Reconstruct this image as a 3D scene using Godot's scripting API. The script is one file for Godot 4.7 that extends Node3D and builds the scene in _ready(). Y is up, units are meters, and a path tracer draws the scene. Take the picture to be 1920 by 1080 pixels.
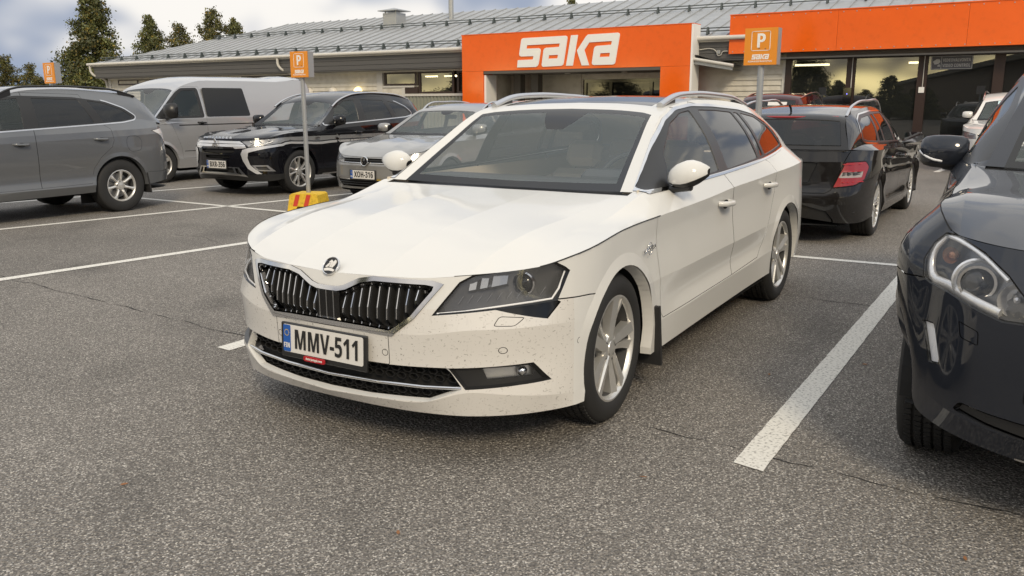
extends Node3D
# A car park in front of a car dealer's building. Distances in metres, +z towards the photographer's side of the bays, -z towards the building.

func _ready() -> void:
	# camera, sky, sun, exposure
	var cam := Camera3D.new()
	cam.name = "camera"
	var yaw := 3.693422; var pitch := -0.213873; var roll := -0.00206
	var fwd := gv(Vector3(cos(yaw) * cos(pitch), sin(yaw) * cos(pitch), sin(pitch)))
	var right := gv(Vector3(sin(yaw), -cos(yaw), 0))
	var up := right.cross(fwd)
	var r2 := right * cos(roll) + up * sin(roll)
	var u2 := up * cos(roll) - right * sin(roll)
	cam.transform = Transform3D(Basis(r2, u2, -fwd), Vector3(2.40852, 1.40852, 3.36302))
	cam.fov = rad_to_deg(2.0 * atan(540.0 / 1589.19))
	cam.near = 0.05
	cam.far = 600.0
	add_child(cam)
	cam.current = true
	var env := Environment.new()
	env.background_mode = Environment.BG_SKY
	env.sky = Sky.new()
	env.sky.sky_material = make_sky()
	env.background_energy_multiplier = 1.0
	env.tonemap_mode = Environment.TONE_MAPPER_LINEAR
	env.tonemap_exposure = 1.08
	env.sdfgi_enabled = true
	env.ssao_enabled = true
	env.ssil_enabled = true
	var we := WorldEnvironment.new()
	we.name = "environment"
	we.environment = env
	add_child(we)
	var sun := DirectionalLight3D.new()
	sun.name = "sun"
	sun.light_color = Color(1.0, 0.925, 0.80)
	sun.light_energy = 0.58
	sun.light_angular_distance = 14.0
	sun.shadow_enabled = true
	sun.rotation_degrees = Vector3(-36, 44, 0)
	add_child(sun)
	make_materials()
	build_ground()
	build_place()
	build_cars()

func make_sky() -> PanoramaSkyMaterial:
	var w := 768; var h := 384
	var img := Image.create(w, h, false, Image.FORMAT_RGBF)
	var big := noisy(5, 0.9, 5); var fine := noisy(9, 2.6, 5)
	for j in h:
		var el := PI * 0.5 - PI * (j + 0.5) / h
		for i in w:
			var az := TAU * ((i + 0.5) / w - 0.5)          # 0 looks along +z
			var d := Vector3(-sin(az) * cos(el), sin(el), cos(az) * cos(el))
			var q := d
			q.y *= 2.6
			var c := big.get_noise_3dv(q * 2.0) * 0.8 + fine.get_noise_3dv(q * 2.0) * 0.5
			var e := maxf(sin(el), 0.0)
			var cover := smoothstep(-0.14, 0.18, c)
			var dark := Vector3(0.30, 0.355, 0.47).lerp(Vector3(0.84, 0.87, 0.92), smoothstep(0.0, 0.8, e))
			var lit := Vector3(0.90, 0.87, 0.825).lerp(Vector3(0.95, 0.95, 0.95), smoothstep(0.0, 0.7, e))
			var v := dark.lerp(lit, cover)
			v = v.lerp(Vector3(0.42, 0.55, 0.75), 0.45 * smoothstep(0.2, 0.5, -c) * (1.0 - e))
			# the evening glow, low in the sky on the photographer's side
			var g := maxf(cos(az), 0.0)
			g = pow(g, 1.5)
			var wisp := fine.get_noise_3d(d.x * 7.0, d.y * 34.0, d.z * 7.0)
			var band := exp(-pow((el - 0.016 - 0.012 * wisp) / 0.024, 2.0)) * (0.22 + 0.78 * smoothstep(-0.22, 0.2, wisp))
			v = v.lerp(Vector3(0.62, 0.54, 0.46) * (1.0 + 0.8 * wisp), 0.6 * g * smoothstep(0.5, 0.12, el))
			v = v.lerp(Vector3(8.5, 7.0, 3.2), 0.9 * g * band)
			if el < 0.0: v = v.lerp(Vector3(0.22, 0.21, 0.2), smoothstep(0.0, 0.06, -el))
			img.set_pixel(i, j, Color(v.x, v.y, v.z))
	var m := PanoramaSkyMaterial.new()
	m.panorama = ImageTexture.create_from_image(img)
	return m

func make_materials() -> void:
	M.rubber = mat(grey(0.022), 0.75)
	M.black = mat(grey(0.012), 0.8)
	M.gap = mat(grey(0.015), 0.9)
	M.trim = mat(grey(0.018), 0.35)
	M.gloss_black = mat(grey(0.008), 0.08)
	M.reflector = mat(grey(0.42), 0.16, 0.9)
	M.alloy = mat(Color(0.70, 0.69, 0.66), 0.34, 0.7)
	M.steel = mat(grey(0.35), 0.4, 0.9)
	M.dark_metal = mat(grey(0.12), 0.4, 0.8)
	M.rim_well = mat(grey(0.075), 0.6, 0.3)
	M.chrome = mat(grey(0.75), 0.10, 1.0)
	M.satin = mat(grey(0.62), 0.28, 1.0)
	M.mirror = mat(grey(0.8), 0.02, 1.0)
	M.dash = mat(Color(0.03, 0.032, 0.035), 0.6)
	M.plate_white = mat(Color(0.72, 0.70, 0.66), 0.35)
	M.plate_black = mat(grey(0.015), 0.5)
	M.plate_blue = mat(Color(0.015, 0.10, 0.40), 0.4)
	M.plate_yellow = mat(Color(0.7, 0.5, 0.05), 0.4)
	M.red = mat(Color(0.45, 0.012, 0.02), 0.35)
	M.beige = mat(Color(0.68, 0.61, 0.50), 0.6)
	M.cloth = mat(grey(0.06), 0.8)
	M.cloth_light = mat(grey(0.22), 0.8)
	M.windscreen = pane(Color(0.32, 0.41, 0.39), 0.11)
	M.side_glass = pane(Color(0.03, 0.05, 0.05), 0.28)
	M.tinted = pane(Color(0.010, 0.012, 0.014), 0.93)
	M.lamp_dark = mat(grey(0.10), 0.2, 0.5)
	M.lamp_smoke = mat(grey(0.15), 0.25, 0.4)
	M.lamp_stripe = mat(Color(0.40, 0.36, 0.35), 0.15)
	M.lamp_white = mat(grey(0.85), 0.3)
	M.lamp_mid = mat(grey(0.34), 0.25, 0.5)
	M.satin_white = mat(grey(0.78), 0.25, 0.6)
	M.lamp_clear = mat(Color(0.72, 0.70, 0.69), 0.12)
	M.lamp_pink = mat(Color(0.55, 0.42, 0.40), 0.12)
	M.amber = mat(Color(0.42, 0.20, 0.10), 0.25, 0.4)
	M.lens = pane(Color(0.6, 0.62, 0.65), 0.04)
	M.red_lens = mat(Color(0.30, 0.004, 0.008), 0.08)
	M.red_lens.clearcoat_enabled = true
	M.white_paint = paint(Color(0.70, 0.695, 0.665), 0.0, 0.4)
	M.white_paint.clearcoat = 0.7
	M.white_paint.clearcoat_roughness = 0.07
	M.dirty_white = paint(Color.WHITE, 0.0, 0.45)
	M.dirty_white.albedo_texture = speck_texture()
	triplanar(M.dirty_white, 1.3, false)

# dried splashes and flies on pale paint
func speck_texture() -> ImageTexture:
	var n := 1024
	var img := Image.create(n, n, false, Image.FORMAT_RGB8)
	img.fill(Color(0.69, 0.67, 0.625).linear_to_srgb())
	var rng := RandomNumberGenerator.new()
	rng.seed = 77
	for k in 1900:
		var x := rng.randf() * n; var y := rng.randf() * n
		var big := pow(rng.randf(), 4.0)
		var a := rng.randf_range(0.0, TAU); var l := rng.randf_range(2.0, 7.0) * (0.7 + 1.6 * big)
		var r := rng.randf_range(1.4, 2.6) * (0.8 + 1.2 * big)
		var dk := rng.randf_range(0.12, 0.80)
		var c := (Color(0.69, 0.67, 0.625) * dk + Color(0.05, 0.035, 0.015) * (1.0 - dk)).linear_to_srgb()
		for s in int(l) + 1:
			img.fill_rect(Rect2i(int(x + cos(a) * s) % n, int(y + sin(a) * s) % n, int(r + 0.5), int(r + 0.5)), c)
	img.generate_mipmaps()
	return ImageTexture.create_from_image(img)

# ------------------------------------------------------------------ helpers
# cars are modelled with x forward, y to the car's left and z up (metres); gv() turns that into Godot's axes
class Soup:
	var p := PackedVector3Array()
	var n := PackedVector3Array()
	var q := PackedVector3Array()     # column, row and length along the outline
	func tri(a: Vector3, b: Vector3, c: Vector3, na: Vector3, nb: Vector3, nc: Vector3, qa: Vector3, qb: Vector3, qc: Vector3) -> void:
		p.append(a); p.append(b); p.append(c)
		n.append(na); n.append(nb); n.append(nc)
		q.append(qa); q.append(qb); q.append(qc)
	func quad(a: Vector3, b: Vector3, c: Vector3, d: Vector3) -> void:
		var m := (c - a).cross(d - b).normalized()
		var z := Vector3.ZERO
		tri(a, b, c, m, m, m, z, z, z)
		tri(a, c, d, m, m, m, z, z, z)
	func add(o: Soup) -> Soup:
		p.append_array(o.p); n.append_array(o.n); q.append_array(o.q)
		return self
	func copy() -> Soup:
		var s := Soup.new()
		return s.add(self)
	func both() -> Soup:
		var s := copy()
		return s.add(flipped())
	func flipped() -> Soup:
		var s := Soup.new()
		for v in p: s.p.append(Vector3(v.x, -v.y, v.z))
		for v in n: s.n.append(Vector3(v.x, -v.y, v.z))
		s.q = q.duplicate()
		return s
	func inset(d: float) -> Soup:
		var s := copy()
		for i in s.p.size(): s.p[i] -= s.n[i] * d
		return s
	func moved(t: Transform3D) -> Soup:
		var s := copy()
		for i in s.p.size():
			s.p[i] = t * s.p[i]
			s.n[i] = (t.basis * s.n[i]).normalized()
		return s

func gv(v: Vector3) -> Vector3:
	return Vector3(v.y, v.z, v.x)

func numbered(parent: Node, called: String) -> String:
	if not parent.has_node(called): return called
	var i := 1
	while parent.has_node("%s_%03d" % [called, i]): i += 1
	return "%s_%03d" % [called, i]

func put(called: String, mesh: Mesh, m: Material, parent: Node = self) -> MeshInstance3D:
	var o := MeshInstance3D.new()
	o.name = numbered(parent, called)
	o.mesh = mesh
	o.material_override = m
	parent.add_child(o)
	return o

func thing(called: String, label: String, category: String, at := Vector3.ZERO, turn := 0.0, group := "") -> Node3D:
	var o := Node3D.new()
	o.name = numbered(self, called)
	add_child(o)
	o.position = at
	o.rotation.y = turn
	return tag(o, label, category, group)

func tag(o: Node3D, label: String, category := "", group := "", kind := "") -> Node3D:
	o.set_meta("label", label)
	if category: o.set_meta("category", category)
	if group: o.set_meta("group", group)
	if kind: o.set_meta("kind", kind)
	return o

func ground_kind(o: Node3D, label := "") -> Node3D:
	o.set_meta("kind", "structure")
	if label: o.set_meta("label", label)
	return o

# mesh of a soup given in car axes (raw = already in Godot's axes)
func meshed(s: Soup, raw := false) -> ArrayMesh:
	var pp := PackedVector3Array(); var nn := PackedVector3Array(); var uv := PackedVector2Array()
	pp.resize(s.p.size()); nn.resize(s.p.size()); uv.resize(s.p.size())
	for i in range(0, s.p.size(), 3):
		var a := s.p[i]; var b := s.p[i + 1]; var c := s.p[i + 2]
		var f := (b - a).cross(c - a)
		var m := s.n[i] + s.n[i + 1] + s.n[i + 2]
		var j := i + 1; var k := i + 2
		if f.dot(m) > 0.0:            # Godot's front faces run clockwise
			j = i + 2; k = i + 1
		if raw:
			pp[i] = a; pp[i + 1] = s.p[j]; pp[i + 2] = s.p[k]
			nn[i] = s.n[i]; nn[i + 1] = s.n[j]; nn[i + 2] = s.n[k]
		else:
			pp[i] = gv(a); pp[i + 1] = gv(s.p[j]); pp[i + 2] = gv(s.p[k])
			nn[i] = gv(s.n[i]); nn[i + 1] = gv(s.n[j]); nn[i + 2] = gv(s.n[k])
		uv[i] = Vector2(s.q[i].z, s.p[i].z); uv[i + 1] = Vector2(s.q[j].z, s.p[j].z); uv[i + 2] = Vector2(s.q[k].z, s.p[k].z)
	var arr := []
	arr.resize(Mesh.ARRAY_MAX)
	arr[Mesh.ARRAY_VERTEX] = pp
	arr[Mesh.ARRAY_NORMAL] = nn
	arr[Mesh.ARRAY_TEX_UV] = uv
	var am := ArrayMesh.new()
	am.add_surface_from_arrays(Mesh.PRIMITIVE_TRIANGLES, arr)
	return am

func part(called: String, s: Soup, m: Material, parent: Node) -> MeshInstance3D:
	if s.p.size() == 0: return null
	return put(called, meshed(s), m, parent)

# the same part on the left and on the right
func pair(called: String, s: Soup, m: Material, parent: Node) -> void:
	part(called, s, m, parent)
	part(called, s.flipped(), m, parent)

func raw(called: String, s: Soup, m: Material, parent: Node = self) -> MeshInstance3D:
	return put(called, meshed(s, true), m, parent)

# ---- splines
func hermite(a: Vector3, b: Vector3, ta: Vector3, tb: Vector3, t: float) -> Vector3:
	var t2 := t * t; var t3 := t2 * t
	return a * (2.0 * t3 - 3.0 * t2 + 1.0) + ta * (t3 - 2.0 * t2 + t) + b * (-2.0 * t3 + 3.0 * t2) + tb * (t3 - t2)

# samples a polyline of control points with n steps per span; crease[i] breaks the tangent at i
func smooth_line(c: PackedVector3Array, n: int, crease: Array = []) -> PackedVector3Array:
	var k := c.size()
	var d := PackedFloat32Array(); d.resize(k)
	for i in k - 1: d[i] = maxf(c[i].distance_to(c[i + 1]), 1e-5)
	var tin := PackedVector3Array(); var tout := PackedVector3Array()   # derivative per metre arriving at / leaving i
	tin.resize(k); tout.resize(k)
	for i in k:
		if i == 0: tout[0] = (c[1] - c[0]) / d[0]
		elif i == k - 1: tin[i] = (c[i] - c[i - 1]) / d[i - 1]
		elif i in crease:
			tin[i] = (c[i] - c[i - 1]) / d[i - 1]
			tout[i] = (c[i + 1] - c[i]) / d[i]
		else:
			var u := (c[i] - c[i - 1]) / d[i - 1]; var v := (c[i + 1] - c[i]) / d[i]
			var m := (u * d[i] + v * d[i - 1]) / (d[i] + d[i - 1])
			tin[i] = m; tout[i] = m
	var out := PackedVector3Array()
	for i in k - 1:
		for s in n:
			out.append(hermite(c[i], c[i + 1], tout[i] * d[i], tin[i + 1] * d[i], float(s) / n))
	out.append(c[k - 1])
	return out

# surface through rows of control points; sv steps between rows, su between columns; rows in crease stay sharp
func patch(rows: Array, crease: Array, su: int, sv: int, slen := PackedFloat32Array(), centre := Vector3(-1.4, 0, 0.6), ccrease: Array = [], last_row := PackedVector3Array()) -> Soup:
	var fine := []
	for r in rows: fine.append(smooth_line(r, su, ccrease))
	if last_row.size(): fine[-1] = last_row
	var w: int = fine[0].size()
	var h: int = (rows.size() - 1) * sv + 1
	var cols := []
	for i in w:
		var c := PackedVector3Array()
		for r in fine: c.append(r[i])
		cols.append(smooth_line(c, sv, crease))
	var s := Soup.new()
	var breaks := [0]
	for r in crease: breaks.append(r * sv)
	breaks.append(h - 1)
	for bi in breaks.size() - 1:
		var j0: int = breaks[bi]; var j1: int = breaks[bi + 1]
		var hh := j1 - j0 + 1
		var nn := PackedVector3Array(); nn.resize(w * hh)
		for i in w:
			var cl: PackedVector3Array = cols[maxi(i - 1, 0)]
			var cm: PackedVector3Array = cols[i]
			var cr: PackedVector3Array = cols[mini(i + 1, w - 1)]
			for j in hh:
				var jj := j0 + j
				var du := cr[jj] - cl[jj]
				var dv := cm[mini(jj + 1, j1)] - cm[maxi(jj - 1, j0)]
				var m := du.cross(dv)
				if m.length_squared() < 1e-14:
					m = cm[jj] - centre
				m = m.normalized()
				var away := cm[jj] - centre
				if m.dot(away) < 0.0: m = -m
				if absf(cm[jj].y) < 1e-4:
					m.y = 0.0
					m = m.normalized()
				nn[i * hh + j] = m
		for i in w - 1:
			var ca: PackedVector3Array = cols[i]; var cb: PackedVector3Array = cols[i + 1]
			var ua := float(i) / su; var ub := float(i + 1) / su
			var la := 0.0; var lb := 0.0
			if slen.size():
				la = lerpf(slen[int(ua)], slen[mini(int(ua) + 1, slen.size() - 1)], ua - int(ua))
				lb = lerpf(slen[int(ub)], slen[mini(int(ub) + 1, slen.size() - 1)], ub - int(ub))
			for j in hh - 1:
				var va := float(j0 + j) / sv; var vb := float(j0 + j + 1) / sv
				var a := ca[j0 + j]; var b := cb[j0 + j]; var c := cb[j0 + j + 1]; var d := ca[j0 + j + 1]
				var na := nn[i * hh + j]; var nb := nn[(i + 1) * hh + j]; var nc := nn[(i + 1) * hh + j + 1]; var nd := nn[i * hh + j + 1]
				var qa := Vector3(ua, va, la); var qb := Vector3(ub, va, lb); var qc := Vector3(ub, vb, lb); var qd := Vector3(ua, vb, la)
				if a.distance_squared_to(c) < b.distance_squared_to(d):
					s.tri(a, b, c, na, nb, nc, qa, qb, qc)
					s.tri(a, c, d, na, nc, nd, qa, qc, qd)
				else:
					s.tri(a, b, d, na, nb, nd, qa, qb, qd)
					s.tri(b, c, d, nb, nc, nd, qb, qc, qd)
	return s

# ---- cutting a soup along an outline seen from the side (SIDE: x, z), the front (FRONT: y, z), above (TOP: x, y), or in its own columns and rows (GRID) or outline length and height (WRAP)
const SIDE := 0
const FRONT := 1
const TOP := 2
const GRID := 3
const WRAP := 4

func flat(how: int, p: Vector3, q: Vector3) -> Vector2:
	match how:
		SIDE: return Vector2(p.x, p.z)
		FRONT: return Vector2(p.y, p.z)
		TOP: return Vector2(p.x, p.y)
		GRID: return Vector2(q.x, q.y)
	return Vector2(q.z, p.z)

func area2(g: PackedVector2Array) -> float:
	var a := 0.0
	for i in g.size(): a += g[i].cross(g[(i + 1) % g.size()])
	return a * 0.5

func lift(out: Soup, g: PackedVector2Array, s: Soup, i: int, a: Vector2, b: Vector2, c: Vector2) -> void:
	var idx := PackedInt32Array()
	if g.size() == 3: idx = PackedInt32Array([0, 1, 2])
	else: idx = Geometry2D.triangulate_polygon(g)
	var den := (b - a).cross(c - a)
	for t in range(0, idx.size(), 3):
		for k in 3:
			var v := g[idx[t + k]]
			var wb := (v - a).cross(c - a) / den
			var wc := (b - a).cross(v - a) / den
			var wa := 1.0 - wb - wc
			out.p.append(s.p[i] * wa + s.p[i + 1] * wb + s.p[i + 2] * wc)
			out.n.append((s.n[i] * wa + s.n[i + 1] * wb + s.n[i + 2] * wc).normalized())
			out.q.append(s.q[i] * wa + s.q[i + 1] * wb + s.q[i + 2] * wc)

# moves what lies within the outline out of s into the soup it returns
func cut(s: Soup, how: int, poly: PackedVector2Array, facing := Vector3.ZERO, least := 0.0) -> Soup:
	var inside := Soup.new(); var rest := Soup.new()
	if poly.size() < 3: return inside
	var lo := poly[0]; var hi := poly[0]
	for v in poly:
		lo = lo.min(v); hi = hi.max(v)
	var np := s.p.size()
	for i in range(0, np, 3):
		var a := flat(how, s.p[i], s.q[i]); var b := flat(how, s.p[i + 1], s.q[i + 1]); var c := flat(how, s.p[i + 2], s.q[i + 2])
		var away := maxf(a.x, maxf(b.x, c.x)) < lo.x or minf(a.x, minf(b.x, c.x)) > hi.x or maxf(a.y, maxf(b.y, c.y)) < lo.y or minf(a.y, minf(b.y, c.y)) > hi.y
		if not away and least > 0.0: away = facing.dot(s.n[i] + s.n[i + 1] + s.n[i + 2]) < 3.0 * least
		if away:
			rest.tri(s.p[i], s.p[i + 1], s.p[i + 2], s.n[i], s.n[i + 1], s.n[i + 2], s.q[i], s.q[i + 1], s.q[i + 2])
			continue
		var ar := absf((b - a).cross(c - a)) * 0.5
		if ar < 1e-8:
			var o := inside if Geometry2D.is_point_in_polygon((a + b + c) / 3.0, poly) else rest
			o.tri(s.p[i], s.p[i + 1], s.p[i + 2], s.n[i], s.n[i + 1], s.n[i + 2], s.q[i], s.q[i + 1], s.q[i + 2])
			continue
		var t := PackedVector2Array([a, b, c])
		var ins := Geometry2D.intersect_polygons(t, poly)
		var got := 0.0
		for g in ins: got += absf(area2(g))
		if got < ar * 1e-3:
			rest.tri(s.p[i], s.p[i + 1], s.p[i + 2], s.n[i], s.n[i + 1], s.n[i + 2], s.q[i], s.q[i + 1], s.q[i + 2])
			continue
		if got > ar * 0.999:
			inside.tri(s.p[i], s.p[i + 1], s.p[i + 2], s.n[i], s.n[i + 1], s.n[i + 2], s.q[i], s.q[i + 1], s.q[i + 2])
			continue
		var outs := Geometry2D.clip_polygons(t, poly)
		var holed := outs.size() > 1 and outs.any(func(g): return Geometry2D.is_polygon_clockwise(g) != Geometry2D.is_polygon_clockwise(outs[0]))
		if holed:     # the outline lies within one triangle: split it in four and start again
			var m := Soup.new()
			var ip := [i, i + 1, i + 2]
			var mp := []; var mn := []; var mq := []
			for k in 3:
				var u: int = ip[k]; var v: int = ip[(k + 1) % 3]
				mp.append((s.p[u] + s.p[v]) * 0.5); mn.append((s.n[u] + s.n[v]).normalized()); mq.append((s.q[u] + s.q[v]) * 0.5)
			for k in 3:
				var u: int = ip[k]; var l := (k + 2) % 3
				m.tri(s.p[u], mp[k], mp[l], s.n[u], mn[k], mn[l], s.q[u], mq[k], mq[l])
			m.tri(mp[0], mp[1], mp[2], mn[0], mn[1], mn[2], mq[0], mq[1], mq[2])
			inside.add(cut(m, how, poly))
			rest.add(m)
			continue
		for g in ins: lift(inside, g, s, i, a, b, c)
		for g in outs: lift(rest, g, s, i, a, b, c)
	s.p = rest.p; s.n = rest.n; s.q = rest.q
	return inside

func pts(a: Array) -> PackedVector2Array:
	var g := PackedVector2Array()
	for i in range(0, a.size(), 2): g.append(Vector2(a[i], a[i + 1]))
	return g

func grown(g: PackedVector2Array, d: float) -> PackedVector2Array:
	var r := Geometry2D.offset_polygon(g, d, Geometry2D.JOIN_MITER)
	if r.size() == 0: return PackedVector2Array()
	var best: PackedVector2Array = r[0]
	for x in r:
		if absf(area2(x)) > absf(area2(best)): best = x
	return best

# an outline with its corners rounded
func rounded(g: PackedVector2Array, r: float, n := 4) -> PackedVector2Array:
	var out := PackedVector2Array()
	var k := g.size()
	for i in k:
		var a := g[(i + k - 1) % k]; var b := g[i]; var c := g[(i + 1) % k]
		var la := minf(r, a.distance_to(b) * 0.45); var lc := minf(r, c.distance_to(b) * 0.45)
		var s := b + (a - b).normalized() * la; var e := b + (c - b).normalized() * lc
		for j in n + 1:
			var t := float(j) / n
			out.append(s.lerp(b, t).lerp(b.lerp(e, t), t))
	return out

func disc(at: Vector2, r: float, n := 20, ry := -1.0) -> PackedVector2Array:
	var g := PackedVector2Array()
	for i in n: g.append(at + Vector2(cos(TAU * i / n) * r, sin(TAU * i / n) * (ry if ry > 0.0 else r)))
	return g

# cuts a narrow slot along a line and returns it pushed inwards
func slot(s: Soup, how: int, line: PackedVector2Array, wide := 0.006, deep := 0.012, facing := Vector3.ZERO, least := 0.0) -> Soup:
	var out := Soup.new()
	for g in Geometry2D.offset_polyline(line, wide * 0.5, Geometry2D.JOIN_MITER, Geometry2D.END_BUTT):
		if not Geometry2D.is_polygon_clockwise(g): out.add(cut(s, how, g, facing, least))
		else: out.add(cut(s, how, g, facing, least))
	return out.inset(deep)

func dist_to(g: PackedVector2Array, v: Vector2) -> float:
	var best := 1e9
	for i in g.size():
		best = minf(best, v.distance_to(Geometry2D.get_closest_point_to_segment(v, g[i], g[(i + 1) % g.size()])))
	return best

# a rim of the given width inside an outline, sloping inwards to the given depth
func flange(s: Soup, how: int, poly: PackedVector2Array, wide: float, deep: float) -> Soup:
	var inner := grown(poly, -wide)
	var keep := cut(s, how, inner)
	var ring := s.copy()
	s.p = keep.p; s.n = keep.n; s.q = keep.q
	for i in range(0, ring.p.size(), 3):
		var c := [Vector3.ZERO, Vector3.ZERO, Vector3.ZERO]
		for k in 3:
			var d := minf(dist_to(poly, flat(how, ring.p[i + k], ring.q[i + k])) / wide, 1.0)
			c[k] = ring.p[i + k] - ring.n[i + k] * deep * d
		var m: Vector3 = (c[1] - c[0]).cross(c[2] - c[0])
		var face: Vector3 = (ring.p[i + 1] - ring.p[i]).cross(ring.p[i + 2] - ring.p[i])
		if face.dot(ring.n[i]) < 0.0: m = -m
		m = m.normalized() if m.length() > 1e-12 else ring.n[i]
		for k in 3:
			ring.p[i + k] = c[k]; ring.n[i + k] = m
	return ring

# ---- solids (in whatever axes they are given)
func box(s: Soup, at: Vector3, size: Vector3, b := Basis.IDENTITY) -> Soup:
	var h := size * 0.5
	for ax in 3:
		for sg in [-1.0, 1.0]:
			var u := Vector3.ZERO; var v := Vector3.ZERO; var w := Vector3.ZERO
			u[ax] = sg * h[ax]; v[(ax + 1) % 3] = h[(ax + 1) % 3]; w[(ax + 2) % 3] = h[(ax + 2) % 3]
			var c := [at + b * (u - v - w), at + b * (u + v - w), at + b * (u + v + w), at + b * (u - v + w)]
			if sg > 0.0: s.quad(c[0], c[1], c[2], c[3])
			else: s.quad(c[3], c[2], c[1], c[0])
	return s

# a box with chamfered long edges
func bevel_box(s: Soup, at: Vector3, size: Vector3, r: float, b := Basis.IDENTITY) -> Soup:
	return hull(s, [Vector3(size.x * 0.5, size.y * 0.5, size.z * 0.5)], r, at, b)

func hull(s: Soup, hs: Array, r: float, at: Vector3, b: Basis) -> Soup:
	var h: Vector3 = hs[0]
	for ax in 3:
		var a2 := (ax + 1) % 3; var a3 := (ax + 2) % 3
		for sg in [-1.0, 1.0]:
			var c := []
			for k in [[-1, -1], [1, -1], [1, 1], [-1, 1]]:
				var v := Vector3.ZERO
				v[ax] = sg * h[ax]; v[a2] = k[0] * (h[a2] - r); v[a3] = k[1] * (h[a3] - r)
				c.append(at + b * v)
			if sg > 0.0: s.quad(c[0], c[1], c[2], c[3])
			else: s.quad(c[3], c[2], c[1], c[0])
		for s2 in [-1.0, 1.0]:
			for s3 in [-1.0, 1.0]:
				var c := []
				for k in [[-1, 0], [1, 0], [1, 1], [-1, 1]]:
					var v := Vector3.ZERO
					v[ax] = k[0] * (h[ax] - r)
					v[a2] = s2 * (h[a2] if k[1] == 0 else h[a2] - r)
					v[a3] = s3 * (h[a3] - r if k[1] == 0 else h[a3])
					c.append(at + b * v)
				if s2 * s3 > 0.0: s.quad(c[0], c[1], c[2], c[3])
				else: s.quad(c[3], c[2], c[1], c[0])
	for sx in [-1.0, 1.0]:
		for sy in [-1.0, 1.0]:
			for sz in [-1.0, 1.0]:
				var a := at + b * Vector3(sx * h.x, sy * (h.y - r), sz * (h.z - r))
				var c := at + b * Vector3(sx * (h.x - r), sy * h.y, sz * (h.z - r))
				var d := at + b * Vector3(sx * (h.x - r), sy * (h.y - r), sz * h.z)
				var m := (b * Vector3(sx, sy, sz)).normalized()
				s.tri(a, c, d, m, m, m, Vector3.ZERO, Vector3.ZERO, Vector3.ZERO)
	return s

# a tube along a line, its radius given per point or once
func tube(s: Soup, line: PackedVector3Array, r: float, sides := 8, flatten := Vector3.ZERO, squash := 1.0, caps := true) -> Soup:
	var rings := []; var norms := []
	var up := Vector3.ZERO
	for i in line.size():
		var t := (line[mini(i + 1, line.size() - 1)] - line[maxi(i - 1, 0)]).normalized()
		if up == Vector3.ZERO: up = Vector3(0.31, 0.2, 1).cross(t).normalized() if flatten == Vector3.ZERO else flatten
		var side := t.cross(up).normalized()
		up = side.cross(t).normalized()
		var ring := PackedVector3Array(); var no := PackedVector3Array()
		for k in sides:
			var a := TAU * k / sides
			ring.append(line[i] + (side * cos(a) + up * sin(a) * squash) * r)
			no.append((side * cos(a) * squash + up * sin(a)).normalized())
		rings.append(ring); norms.append(no)
	var z := Vector3.ZERO
	for i in line.size() - 1:
		for k in sides:
			var l := (k + 1) % sides
			s.tri(rings[i][k], rings[i][l], rings[i + 1][l], norms[i][k], norms[i][l], norms[i + 1][l], z, z, z)
			s.tri(rings[i][k], rings[i + 1][l], rings[i + 1][k], norms[i][k], norms[i + 1][l], norms[i + 1][k], z, z, z)
	if caps:
		for e in [0, line.size() - 1]:
			var m := (line[1] - line[0]).normalized() * -1.0 if e == 0 else (line[e] - line[e - 1]).normalized()
			for k in range(1, sides - 1):
				s.tri(rings[e][0], rings[e][k], rings[e][k + 1], m, m, m, z, z, z)
	return s

# a profile of (radius, along) turned about an axis; the profile's corners sharper than ~35 degrees stay sharp
func lathe(s: Soup, prof: Array, n := 32, at := Vector3.ZERO, axis := Vector3(0, 1, 0), arc := TAU, from := 0.0) -> Soup:
	var u := axis.cross(Vector3(0, 0, 1))
	if u.length() < 0.1: u = axis.cross(Vector3(1, 0, 0))
	u = u.normalized()
	var v := axis.cross(u).normalized()
	var z := Vector3.ZERO
	var k := prof.size()
	var dirs := []
	for i in k - 1: dirs.append((prof[i + 1] - prof[i]).normalized())
	for i in k - 1:
		var d: Vector2 = dirs[i]
		var da: Vector2 = d; var db: Vector2 = d
		if i > 0 and d.dot(dirs[i - 1]) > 0.8: da = (d + dirs[i - 1]).normalized()
		if i < k - 2 and d.dot(dirs[i + 1]) > 0.8: db = (d + dirs[i + 1]).normalized()
		for j in n:
			var a0 := from + arc * j / n; var a1 := from + arc * (j + 1) / n
			var e0 := u * cos(a0) + v * sin(a0); var e1 := u * cos(a1) + v * sin(a1)
			var pa: Vector2 = prof[i]; var pb: Vector2 = prof[i + 1]
			var A := at + e0 * pa.x + axis * pa.y; var B := at + e1 * pa.x + axis * pa.y
			var C := at + e1 * pb.x + axis * pb.y; var D := at + e0 * pb.x + axis * pb.y
			var nA := axis * da.x - e0 * da.y; var nB := axis * da.x - e1 * da.y
			var nC := axis * db.x - e1 * db.y; var nD := axis * db.x - e0 * db.y
			if pa.x > 1e-6: s.tri(A, B, C, nA, nB, nC, z, z, z)
			if pb.x > 1e-6: s.tri(A, C, D, nA, nC, nD, z, z, z)
	return s

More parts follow.
